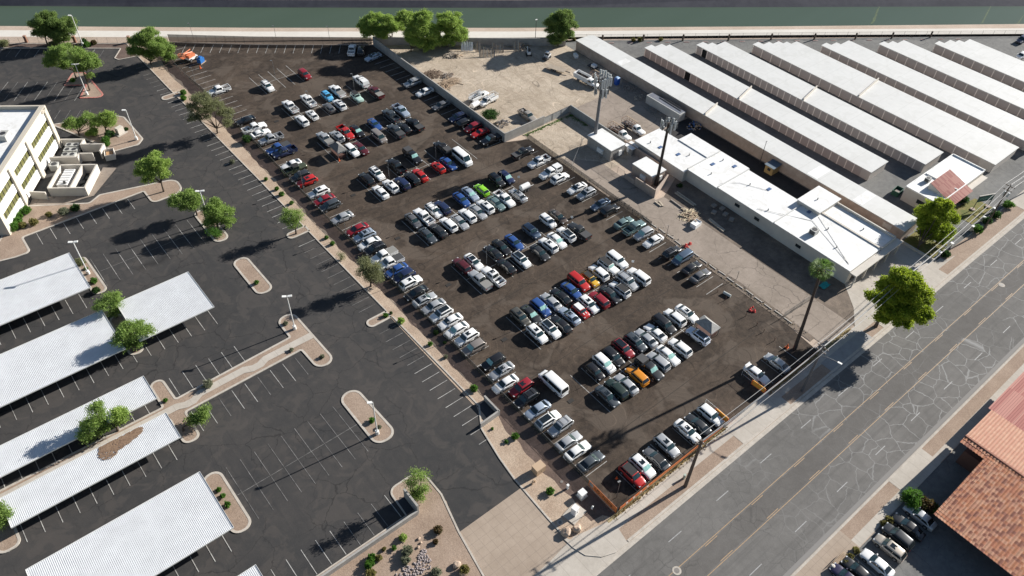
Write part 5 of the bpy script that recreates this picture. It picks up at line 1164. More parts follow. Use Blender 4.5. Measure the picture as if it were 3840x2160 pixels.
def utility_pole(x, y, h, label, lamp=None, r=0.2, m=None, arms=((-0.5, 2.4), (-1.6, 2.0)), trans=0):
    t = thing('utility_pole', label, 'utility pole', (x, y, 0.1), 0, 'utility poles along the street'); MB().tube((0, 0, 0), (0, 0, h), r, r * 0.65, n=10).build('pole', m or woodp, t)
    for dz, w_ in arms:
        a = MB().box(-0.08, 0.08, -w_ / 2, w_ / 2, h + dz - 0.07, h + dz + 0.07).build('crossarm', woodp, t)
        for k in range(4): yy = -w_ / 2 + 0.12 + k * (w_ - 0.24) / 3; MB().tube((0, yy, h + dz + 0.071), (0, yy, h + dz + 0.3), 0.06, n=6).build('insulator', steel_w, a)
    for k in range(trans): MB().tube((0.42, 0.3 - k * 0.8, h - 3.4), (0.42, 0.3 - k * 0.8, h - 2.3), 0.26, n=12).build('transformer', M('transformer_grey', (0.42, 0.45, 0.48), 0.5), t)
    if lamp:
        q = MB().path([(0, 0, lamp), (0.3, -1.2, lamp + 0.5), (0.9, -3.2, lamp + 0.5)], [0.06, 0.05, 0.05]).build('lamp_arm', steel_g, t); MB().bar((0.9, -3.2, lamp + 0.5), (1.15, -4.0, lamp + 0.42), 0.34, 0.16).build('lamp_head', steel_w, q)
    return t
utility_pole(71.9, 33.4, 14.2, 'dark utility pole on the verge below the parked cars', None, 0.34, trans=0)
utility_pole(105.9, 33.3, 13.6, 'grey utility pole with street lamp arm by the bus pad', 10.8, 0.26, M('grey_pole', (0.13, 0.13, 0.14), 0.6, var=(2, (0.10, 0.10, 0.11))))
utility_pole(132.6, 33.9, 13.4, 'utility pole hidden in the big roadside tree crown', None, 0.2, trans=1)
utility_pole(181.2, 35.2, 14.6, 'dark wooden utility pole near the green storage sign', None, 0.2, trans=2)
utility_pole(214.0, 35.2, 13.0, 'utility pole at the right frame edge beside the driveway', None, 0.18)
wires = [(71.9, 33.4, 14.2), (105.9, 33.3, 13.6), (132.6, 33.9, 13.4), (181.2, 35.2, 14.6), (214, 35.2, 13.0)]
wm = M('wire', (0.34, 0.34, 0.34), 0.5, 0.3); 
for k, (dy, dz, wdn) in enumerate(((-0.95, 0.0, 'roadside'), (0.0, 0.0, 'middle'), (0.95, 0.0, 'building-side'), (0.3, -1.3, 'lower thick'))):
    mb = MB()
    for i in range(len(wires) - 1):
        a = Vector(wires[i]) + Vector((0, dy, dz)); b = Vector(wires[i + 1]) + Vector((0, dy, dz)); pts = []
        for j in range(9): s_ = j / 8; pts.append(a.lerp(b, s_) - Vector((0, 0, 0.9 * 4 * s_ * (1 - s_) * (b - a).length / 45)))
        mb.path(pts, [0.045 if k < 3 else 0.08] * 9, 4)
    tag(mb.build('power_line', wm), '%s power wire strung between the street utility poles' % wdn, 'power line', 'power lines along the street')
def cell_tower(x, y, h, m, label, arrays, r=0.45, rt=0.3):
    t = thing('cell_tower', label, 'cell tower', (x, y, 0.05)); MB().tube((0, 0, 0), (0, 0, h), r, rt, n=16).build('mast', m, t)
    pn = MB().box(-0.12, 0.12, -0.24, 0.24, -1.25, 1.25); p1 = pn.mesh('antenna_panel', M('antenna_pale', (0.48, 0.50, 0.50), 0.5)); p2 = MB().box(-0.1, 0.1, -0.14, 0.14, -0.7, 0.7).mesh('antenna_panel', M('antenna_dark', (0.12, 0.13, 0.13), 0.6)); bx_ = MB().box(-0.14, 0.14, -0.2, 0.2, -0.3, 0.3).mesh('radio_box', M('antenna_pale', (0.48, 0.50, 0.50)))
    for z, rad, n, big in arrays:
        ring = MB()
        for s3 in range(3):
            a0 = s3 * 2.094 + 0.4; a = Vector((math.cos(a0 - 0.75), math.sin(a0 - 0.75), 0)) * rad; b = Vector((math.cos(a0 + 0.75), math.sin(a0 + 0.75), 0)) * rad
            ring.tube(a + Vector((0, 0, z)), b + Vector((0, 0, z)), 0.06, n=5); ring.tube((0, 0, z), (a + b) / 2 + Vector((0, 0, z)), 0.07, n=5)
            for k in range(n):
                p = a.lerp(b, (k + 0.5) / n) + Vector((0, 0, z + random.uniform(-0.3, 0.5))); q = link('antenna_panel', (p1 if big or k % 2 else p2), t, p * 1.0, a0); rb = link('radio_box', bx_, t, Vector((p.x * 0.8, p.y * 0.8, z + random.uniform(-0.5, 0.3))), a0)
        ring.build('mounting_frame', steel_g, t)
    return t
cell_tower(131.0, 118.6, 20.2, M('tower_grey', (0.16, 0.165, 0.18), 0.5, 0.2), 'thick grey cell tower with two tiers of pale antennas', ((19.4, 2.5, 5, True), (16.3, 2.1, 5, False)), 0.5, 0.34)
cell_tower(131.2, 96.0, 18.6, M('tower_brown', (0.045, 0.035, 0.03), 0.7), 'dark brown cell pole with a cluster of green-grey antennas', ((18.0, 2.2, 5, False),), 0.42, 0.3)
def shelter(x0, x1, y0, y1, h, label, m=None):
    t = thing('equipment_shelter', label, 'equipment shelter', ((x0 + x1) / 2, (y0 + y1) / 2, 0.05)); a, b = (x1 - x0) / 2, (y1 - y0) / 2
    MB().box(-a, a, -b, b, 0, h).build('wall', m or blockm, t); MB().box(-a - 0.15, a + 0.15, -b - 0.15, b + 0.15, h, h + 0.18).build('roof', whitem, t); MB().box(-a - 0.35, -a - 0.002, -b * 0.4, b * 0.1, 0.8, 2.0).build('wall_unit', spand, t); MB().box(a * 0.1, a * 0.5, -b - 0.35, -b - 0.002, 0.8, 2.2).build('wall_unit', spand, t); MB().box(-a * 0.6, -a * 0.25, -b - 0.04, -b - 0.002, 0.1, 2.1).build('door', steel_g, t)
shelter(128.9, 134.0, 110.4, 119.2, 3.3, 'larger white-roofed shelter beside the grey cell tower'); shelter(129.6, 134.4, 96.4, 103.2, 3.1, 'white-roofed shelter inside the block wall by the dark pole', pinkblock); shelter(135.2, 137.8, 108.8, 111.6, 1.9, 'small white cabinet shelter between shelter and tan wall')
# crane-free odds: kiosks
def kiosk(x, y, label, w=1.3, d=2.2, canopy=None, slatted=False):
    t = thing('kiosk_canopy', label, 'canopy', (x, y, 0.04)); rf = MB(); z0, z1 = 2.4, 3.7
    V = [(-w - 0.15, -d - 0.15, z0), (w + 0.15, -d - 0.15, z0), (w + 0.15, d + 0.15, z0), (-w - 0.15, d + 0.15, z0), (0, -d * 0.35, z1), (0, d * 0.35, z1)]
    rf.add(V, [(0, 1, 4), (1, 2, 5, 4), (2, 3, 5), (3, 0, 4, 5)]); rf.add([(v[0], v[1], v[2] - 0.06) for v in V], [(4, 1, 0), (4, 5, 2, 1), (5, 3, 2), (5, 4, 0, 3)]); rf.build('hipped_roof', canopy, t)
    for sx in (-1, 1):
        for sy in (-1, 1): MB().box(sx * w - 0.06, sx * w + 0.06, sy * d - 0.06, sy * d + 0.06, 0, z0).build('post', steel_g, t)
    MB().box(-w, w, -d - 0.02, -d + 0.02, 1.95, 2.33).build('sign_board', spand, t); q = MB().box(-w + 0.1, w - 0.1, -d + 0.3, d - 0.3, 0, 1.0).build('counter', M('counter_dark', (0.10, 0.05, 0.04), 0.8), t)
    for k in range(5): MB().box(-w + 0.25 + k * 0.45, -w + 0.5 + k * 0.45, -d - 0.035, -d - 0.022, 2.02, 2.26).build('sign_letter', inkm, t)
    return t
kiosk(74.0, 154.9, 'dark grey hip-roofed kiosk canopy beside the white SUV nose', 1.25, 2.1, M('kiosk_roof', (0.12, 0.118, 0.115), 0.7, var=(3, (0.2, 0.195, 0.19)))); kiosk(102.7, 55.2, 'pale grey hip-roofed canopy at the end of a car row', 1.35, 2.1, M('kiosk_roof_pale', (0.33, 0.33, 0.32), 0.6, var=(3, (0.2, 0.2, 0.2))))
cone_m = M('cone_orange', (0.75, 0.14, 0.03), 0.6); c1_ = MB().tube((0, 0, 0.05), (0, 0, 0.72), 0.19, 0.04, n=10).mesh('cone_body', cone_m); c2_ = MB().box(-0.22, 0.22, -0.22, 0.22, 0, 0.05).mesh('base', cone_m)
for p, lb, sc_ in ((G('00', 2018, 690), 'orange traffic cone in front of the blue lift platform', 1.3), (G('11', 838, 172), 'red traffic cone at the foot of the dark kiosk', 1.0), (G('32', 188, 600), 'orange barrel-like cone near the palm trunk', 1.5), (G('23', 1052, 470), 'red cone in shade of the red SUV', 1.0)):
    q = thing('traffic_cone', lb, 'traffic cone', (p.x, p.y, 0.05)); a = link('cone_body', c1_, q); b = link('base', c2_, q); q.scale = (sc_,) * 3
# ---------------------------------------------------------------- trees
def leaf_mat(name, a, b, tr=0.48):
    m = M(name, a, 0.6, var=(0.45, b), spec=0.3); nt = m.node_tree; out = nt.nodes['Material Output']; bs = nt.nodes['Principled BSDF']
    t_ = nt.nodes.new('ShaderNodeBsdfTranslucent'); mx = nt.nodes.new('ShaderNodeMixShader'); mx.inputs[0].default_value = tr
    src = bs.inputs['Base Color'].links[0].from_socket; nt.links.new(src, t_.inputs[0]); nt.links.new(bs.outputs[0], mx.inputs[1]); nt.links.new(t_.outputs[0], mx.inputs[2]); nt.links.new(mx.outputs[0], out.inputs[0]); return m
LM = dict(mesq=leaf_mat('mesquite_leaf', (0.19, 0.29, 0.07), (0.30, 0.42, 0.11)), bright=leaf_mat('bright_leaf', (0.25, 0.37, 0.08), (0.36, 0.48, 0.12)), olive=leaf_mat('olive_leaf', (0.19, 0.21, 0.10), (0.27, 0.285, 0.15)),
          ash=leaf_mat('ash_leaf', (0.22, 0.31, 0.03), (0.38, 0.46, 0.045)), will=leaf_mat('willow_leaf', (0.14, 0.22, 0.06), (0.23, 0.32, 0.09)), dark=leaf_mat('dark_leaf', (0.035, 0.085, 0.02), (0.06, 0.125, 0.03)),
          shrub=leaf_mat('shrub_leaf', (0.07, 0.17, 0.025), (0.12, 0.25, 0.035)), grey=leaf_mat('grey_shrub_leaf', (0.17, 0.19, 0.12), (0.24, 0.25, 0.17)), rusty=leaf_mat('rusty_shrub_leaf', (0.14, 0.05, 0.03), (0.07, 0.11, 0.03)), yel=leaf_mat('yellow_shrub_leaf', (0.25, 0.21, 0.07), (0.17, 0.18, 0.06)))
def leaves(blobs, dens=60, leaf=0.26, per=13, clump=0.5, flat=0.75, shell=0.5, droop=0.0):
    if per >= 13: leaf *= 0.62; per += 3; clump *= 1.6; dens *= 0.85
    """blobs: (x,y,z,r). returns vertex array and quads of leaf-sized faces gathered in clumps"""
    VV = []; bl2 = []
    for bx, by, bz, r in blobs:
        if r > 1.1:   # break each limb's foliage into smaller uneven sprays
            bl2.append((bx, by, bz, r * 0.62, 0.42)); k_ = int(12 + r * 2.2)
            for j in range(k_):
                u = RNG.normal(size=3); u /= np.linalg.norm(u); u[2] = abs(u[2]) * 0.9 - 0.25; q = r * RNG.uniform(0.55, 1.02); bl2.append((bx + u[0] * q, by + u[1] * q, bz + u[2] * q * flat, r * RNG.uniform(0.13, 0.33), 1.35))
        else: bl2.append((bx, by, bz, r, 1.0))
    for bx, by, bz, r, dk in bl2:
        n = max(5, int(dens * r * r * dk)); u = RNG.normal(size=(n, 3)); u /= np.linalg.norm(u, axis=1)[:, None]; rad = RNG.uniform(0, 1, n) ** (1 / 3.0 * (1 - shell) + 0.12)
        lob = 1 + 0.22 * np.sin(u[:, 0] * 5 + bx) * np.cos(u[:, 1] * 4 + by) + RNG.normal(0, 0.07, n)
        c = u * (rad * lob)[:, None] * np.array([r, r, r * flat]); c[:, 2] -= droop * r * (np.hypot(c[:, 0], c[:, 1]) / r) ** 2
        keep = np.sin(c[:, 0] * 1.9 + bx * 3) + np.sin(c[:, 1] * 2.1 + by) + np.sin(c[:, 2] * 2.4 + 1) > -1.25; c = c[keep]; n = len(c)
        p = np.repeat(c, per, 0) + RNG.normal(0, clump * 0.42, (n * per, 3)) * np.array([1, 1, 0.75]); m = len(p)
        d1 = RNG.normal(size=(m, 3)); d1 /= np.linalg.norm(d1, axis=1)[:, None]; d2 = np.cross(d1, RNG.normal(size=(m, 3))); d2 /= np.linalg.norm(d2, axis=1)[:, None]
        s = (leaf * RNG.uniform(0.6, 1.35, m))[:, None]; p = p + np.array([bx, by, bz])
        VV.append(np.stack([p - d1 * s - d2 * s * 0.45, p + d1 * s - d2 * s * 0.45, p + d1 * s + d2 * s * 0.45, p - d1 * s + d2 * s * 0.45], 1).reshape(-1, 3))
    return np.concatenate(VV)
def quads_mesh(name, V, mat):
    n = len(V) // 4; me = bpy.data.meshes.new(name); me.vertices.add(len(V)); me.vertices.foreach_set('co', V.astype(np.float32).ravel()); me.loops.add(len(V)); me.loops.foreach_set('vertex_index', np.arange(len(V), dtype=np.int32))
    me.polygons.add(n); me.polygons.foreach_set('loop_start', np.arange(0, 4 * n, 4, dtype=np.int32)); me.polygons.foreach_set('loop_total', np.full(n, 4, dtype=np.int32)); me.update(calc_edges=True); me.materials.append(mat); return me
def on_axis(g, t, x, y):
    """point on the sight line nearest the upright through g"""
    d = ray(t, x, y); k = (g.x * d.x + g.y * d.y) / (d.x ** 2 + d.y ** 2); return Vector((d.x * k, d.y * k, CAMZ + d.z * k))
def tree(base, blobs, kind, label, dens=60, leaf=0.2, name='broadleaf_tree', group='trees', trunk=0.2, bush=False, per=13, clump=0.5, flat=0.75, droop=0.0, zmin=1.6, fork=0.35, push=0.0):
    g = G(*base); B = []
    for t_, x, y, rp in blobs:
        p = on_axis(g, t_, x, y) + ray(t_, x, y).normalized() * push; dist = (p - Vector((0, 0, CAMZ))).length; r = rp / S / FPX * dist; p.z = max(p.z, zmin if not bush else r * 0.6); B.append((p.x - g.x, p.y - g.y, p.z, r))
    t = thing(name, label, 'tree', (g.x, g.y, 0.05), 0, group); zt = min(b[2] for b in B) * 0.55; tr = MB(); fk = Vector((0.15, 0.1, max(0.8, min(zt, 2.6) * (fork / 0.35))))
    tr.path([(0, 0, 0), (fk.x * 0.4, fk.y * 0.2, fk.z * 0.55), tuple(fk)], [trunk * 1.25, trunk, trunk * 0.85], 8); tr.build('trunk', barkm, t)
    lb = MB()
    for b in B:
        c = Vector(b[:3]); mid = fk.lerp(c, 0.5) + Vector((random.uniform(-0.4, 0.4), random.uniform(-0.4, 0.4), -0.2)); lb.path([fk, mid, c], [trunk * 0.7, trunk * 0.42, trunk * 0.2], 6)
        for k in range(4):
            a = random.uniform(0, 6.28); e = c + Vector((math.cos(a) * b[3] * 0.75, math.sin(a) * b[3] * 0.75, random.uniform(-0.1, 0.5) * b[3])); lb.path([mid.lerp(c, 0.5), e], [trunk * 0.25, trunk * 0.07], 5)
    lb.build('branches', barkm, t); link('crown', quads_mesh('crown', leaves(B, dens, leaf, per, clump, flat, 0.5, droop), LM[kind]), t); return t
G_ = 'trees along the canal'; G1 = 'trees in the office car park'
tree(('00', 480, 455), [('00', 470, 190, 95), ('00', 395, 240, 75), ('00', 500, 270, 100), ('00', 410, 340, 70)], 'will', 'dense tree by the canal path between the first two brick pillars', 62, 0.2, group=G_)
tree(('00', 650, 455), [('00', 640, 240, 85), ('00', 600, 330, 80), ('00', 690, 310, 70), ('00', 620, 400, 60)], 'will', 'dense tree left of the white lamp post by the canal path', 62, 0.2, group=G_)
tree(('00', 770, 795), [('00', 620, 520, 95), ('00', 540, 590, 80), ('00', 680, 650, 70), ('00', 500, 640, 50)], 'mesq', 'spreading mesquite left part on the red-kerbed island', 48, 0.2, group=G1)
tree(('00', 905, 912), [('00', 760, 560, 85), ('00', 870, 600, 90), ('00', 950, 660, 60), ('00', 820, 680, 55), ('00', 905, 760, 28)], 'mesq', 'spreading mesquite beside the lamp on the red-kerbed island', 50, 0.2, group=G1)
tree(('00', 1520, 652), [('00', 1480, 350, 90), ('00', 1400, 420, 85), ('00', 1540, 440, 110), ('00', 1650, 500, 85), ('00', 1360, 500, 60), ('00', 1560, 550, 70), ('00', 1700, 570, 50), ('00', 1440, 540, 50)], 'mesq', 'wide bright mesquite at the canal end of the gravel strip', 55, 0.2, group=G1)
tree(('00', 2190, 1342), [('00', 2030, 1010, 100), ('00', 1970, 1080, 80), ('00', 2150, 1060, 95), ('00', 2260, 1140, 80), ('00', 2070, 1150, 85), ('00', 1960, 1190, 55), ('00', 2280, 1240, 55)], 'olive', 'grey-olive airy tree on the gravel strip by the parked cars', 36, 0.16, group=G1)
tree(('00', 1075, 1345), [('00', 1080, 1170, 65), ('00', 1030, 1220, 50), ('00', 1110, 1240, 50)], 'bright', 'small bright tree in the shrub bed by the office', 55, 0.2, group=G1)
tree(('00', 800, 1370), [('00', 880, 1200, 70), ('00', 800, 1240, 60), ('00', 700, 1260, 60), ('00', 720, 1220, 40), ('00', 940, 1260, 45)], 'mesq', 'low spreading mesquite in the shrub bed by the office', 42, 0.18, group=G1)
tree(('10', 1240, 410), [('10', 1190, 190, 88), ('10', 1130, 260, 94), ('10', 1240, 300, 88), ('10', 1130, 330, 64)], 'bright', 'leftmost bright tree of the canal-side clump', 62, 0.21, group=G_, zmin=3)
tree(('10', 1370, 430), [('10', 1340, 210, 88), ('10', 1400, 270, 88), ('10', 1310, 290, 76), ('10', 1290, 350, 70)], 'bright', 'bright tree second from left in the canal-side clump', 62, 0.21, group=G_, zmin=3)
tree(('10', 1560, 520), [('10', 1500, 180, 82), ('10', 1680, 200, 112), ('10', 1600, 280, 129), ('10', 1730, 330, 129), ('10', 1600, 400, 106), ('10', 1780, 430, 106), ('10', 1700, 480, 82)], 'bright', 'largest bright tree in the middle of the canal-side clump', 58, 0.21, group=G_, zmin=2)
tree(('10', 1920, 470), [('10', 1950, 190, 106), ('10', 2000, 290, 118), ('10', 1890, 280, 70), ('10', 2060, 380, 82), ('10', 1960, 400, 82)], 'bright', 'rightmost bright tree of the canal-side clump', 58, 0.21, group=G_, zmin=2)
tree(('20', 460, 470), [('20', 540, 160, 85), ('20', 440, 210, 95), ('20', 570, 240, 75), ('20', 400, 280, 75), ('20', 500, 300, 110), ('20', 560, 340, 60), ('20', 450, 390, 80), ('20', 420, 440, 45)], 'will', 'tall rounded tree at the canal wall behind the dirt yard', 64, 0.2, group=G_)
tree(('01', 1650, 482), [('01', 1550, 160, 85), ('01', 1630, 220, 85), ('01', 1460, 210, 80), ('01', 1520, 270, 80), ('01', 1420, 280, 55), ('01', 1650, 300, 55), ('01', 1490, 350, 45)], 'bright', 'bright tree with leaning trunk on the curved planter', 52, 0.2, group=G1)
tree(('01', 1985, 720), [('01', 1900, 520, 80), ('01', 1800, 560, 85), ('01', 1960, 590, 80), ('01', 1880, 620, 60), ('01', 1740, 600, 40)], 'mesq', 'left mesquite on the island with a lamp post between crowns', 52, 0.2, group=G1)
tree(('01', 2190, 850), [('01', 2150, 630, 85), ('01', 2240, 680, 85), ('01', 2170, 740, 80), ('01', 2290, 790, 60), ('01', 2110, 800, 55), ('01', 2100, 690, 50)], 'mesq', 'right mesquite on the island with a lamp post between crowns', 50, 0.2, group=G1)
tree(('01', 2170, 935), [('01', 2130, 880, 45), ('01', 2190, 900, 40)], 'shrub', 'low bushy tree at the lower end of the middle island', 60, 0.16, group=G1, zmin=0.8)
tree(('02', 1180, 300), [('02', 1090, 130, 90), ('02', 1180, 90, 60), ('02', 1010, 180, 55), ('02', 1180, 200, 70), ('02', 1160, 280, 55)], 'mesq', 'airy tree rising between two carport ends', 34, 0.17, group=G1)
tree(('02', 1360, 640), [('02', 1280, 420, 80), ('02', 1320, 480, 90), ('02', 1220, 500, 75), ('02', 1400, 400, 75), ('02', 1340, 560, 70), ('02', 1480, 430, 60), ('02', 1250, 580, 50)], 'mesq', 'tree on the short island overhanging two carports', 44, 0.18, group=G1)
tree(('02', 1010, 1520), [('02', 960, 1220, 75), ('02', 920, 1360, 80), ('02', 1020, 1300, 55), ('02', 1010, 1400, 75), ('02', 860, 1440, 60), ('03', 960, 10, 65), ('03', 860, 60, 45)], 'mesq', 'tree rising through the gap at the narrow carport', 46, 0.18, group=G1)
tree(('02', 1190, 1440), [('02', 1170, 1270, 60), ('02', 1230, 1280, 65), ('02', 1200, 1330, 45)], 'bright', 'small round tree right of the one in the narrow carport gap', 52, 0.18, group=G1)
tree(('02', 1850, 1440), [('02', 2050, 1260, 75), ('02', 1980, 1330, 70), ('02', 2060, 1370, 60), ('02', 1960, 1420, 50)], 'mesq', 'leaning tree at the end of the leaf-strewn carport', 38, 0.17, group=G1)
tree(('13', 1580, 665), [('13', 1600, 420, 50), ('13', 1680, 450, 60), ('13', 1570, 510, 60), ('13', 1650, 620, 75), ('13', 1600, 600, 50), ('13', 1700, 570, 45)], 'mesq', 'two-lobed young tree on the corner bed by the exit drive', 60, 0.15, group=G1, zmin=1.2)
tree(('03', -40, 1010), [('03', 0, 780, 60), ('03', -20, 850, 90), ('03', 20, 890, 55), ('03', -10, 950, 50)], 'mesq', 'tree cut off by the left frame edge below the carports', 55, 0.18, group=G1)
tree(('11', 405, 907), [('11', 350, 700, 75), ('11', 420, 720, 65), ('11', 310, 770, 60), ('11', 400, 790, 60), ('11', 350, 830, 40)], 'mesq', 'thin-leaved young tree on the small finger island', 30, 0.14, group=G1)
tree(('11', 1155, 1435), [('11', 1090, 1200, 70), ('11', 1180, 1250, 75), ('11', 1080, 1290, 60), ('11', 1210, 1330, 60), ('11', 1130, 1340, 55), ('11', 1250, 1370, 30)], 'olive', 'weeping willow-like tree on the gravel strip mid-fence', 52, 0.15, group=G1, droop=0.25)
tree(('11', 855, 1168), [('11', 850, 1110, 30), ('11', 870, 1140, 28)], 'olive', 'small thin sapling on the gravel strip', 55, 0.12, group=G1, zmin=0.7)
tree(('31', 1500, 1060), [('31', 1760, 620, 80), ('31', 1640, 650, 90), ('31', 1800, 720, 80), ('31', 1620, 770, 110), ('31', 1740, 850, 100), ('31', 1600, 900, 90), ('31', 1660, 960, 60), ('31', 1560, 700, 60)], 'ash', 'dense yellow-green tree on the lawn beside the storage office', 75, 0.24, group='street trees', per=15, zmin=2, push=6.0)
tree(('32', 1080, 390), [('31', 1330, 1330, 100), ('31', 1250, 1420, 110), ('31', 1450, 1400, 110), ('32', 1150, 80, 130), ('32', 1350, 60, 150), ('32', 1530, 90, 130), ('32', 1250, 200, 130), ('32', 1450, 220, 140), ('32', 1350, 320, 90), ('32', 1180, 300, 80), ('32', 1560, 250, 80)], 'ash', 'huge dense yellow-green tree overhanging the road', 80, 0.26, group='street trees', trunk=0.35, per=15, zmin=2.5)
tree(('31', 1690, 1000), [('31', 1790, 920, 60), ('31', 1740, 960, 45)], 'ash', 'low green bush-tree below the dense tree by the storage office', 60, 0.2, group='street trees', zmin=0.8)
# palm
g = G('32', 268, 615); top = G('31', 545, 1260, 21.3); t = thing('palm_tree', 'tall leaning fan palm behind the street fence', 'tree', (g.x, g.y, 0.05)); dv = Vector((top.x - g.x, top.y - g.y, 21.3))
MB().path([Vector((0, 0, 0)), dv * 0.35 + Vector((0.1, 0, 0)), dv * 0.7, dv], [0.42, 0.32, 0.27, 0.28], 10).build('trunk', M('palm_trunk', (0.07, 0.05, 0.04), 0.9), t)
fr = MB()
for k in range(64):
    a = k * 2.39996; el = R(75 - 115 * (k / 64.0)); L_ = random.uniform(1.9, 2.6); d = Vector((math.cos(a) * math.cos(el), math.sin(a) * math.cos(el), math.sin(el))); s_ = d.cross(Vector((0, 0, 1))).normalized()
    p0 = dv; p1 = dv + d * L_ * 0.5; 
    for j in range(5):
        w = (j - 2) * 0.30; dd = (d + s_ * w).normalized(); e = p1 + dd * L_ * 0.55 + Vector((0, 0, -0.25)); fr.add([p1 - s_ * 0.03, p1 + dd * 0.35 * L_ - s_ * 0.10, e, p1 + dd * 0.35 * L_ + s_ * 0.10], [(0, 1, 2, 3)])
    fr.add([p0 - s_ * 0.03, p1 - s_ * 0.03, p1 + s_ * 0.03, p0 + s_ * 0.03], [(0, 1, 2, 3)])
fr.build('fronds', leaf_mat('palm_leaf', (0.09, 0.17, 0.04), (0.17, 0.26, 0.07)), t)
sk = MB()
for k in range(70):
    a = random.uniform(0, 6.28); z = random.uniform(-1.9, -0.3); r_ = 0.3 + 0.5 * random.random(); c = dv + Vector((math.cos(a) * r_, math.sin(a) * r_, z)); sk.add([c + Vector((0, 0, 0.5)), c + Vector((0.08, 0.05, 0)), c + Vector((0, 0, -0.5)), c + Vector((-0.08, -0.05, 0))], [(0, 1, 2, 3)])
sk.build('dead_frond_skirt', M('dead_frond', (0.42, 0.28, 0.12), 0.9), t)
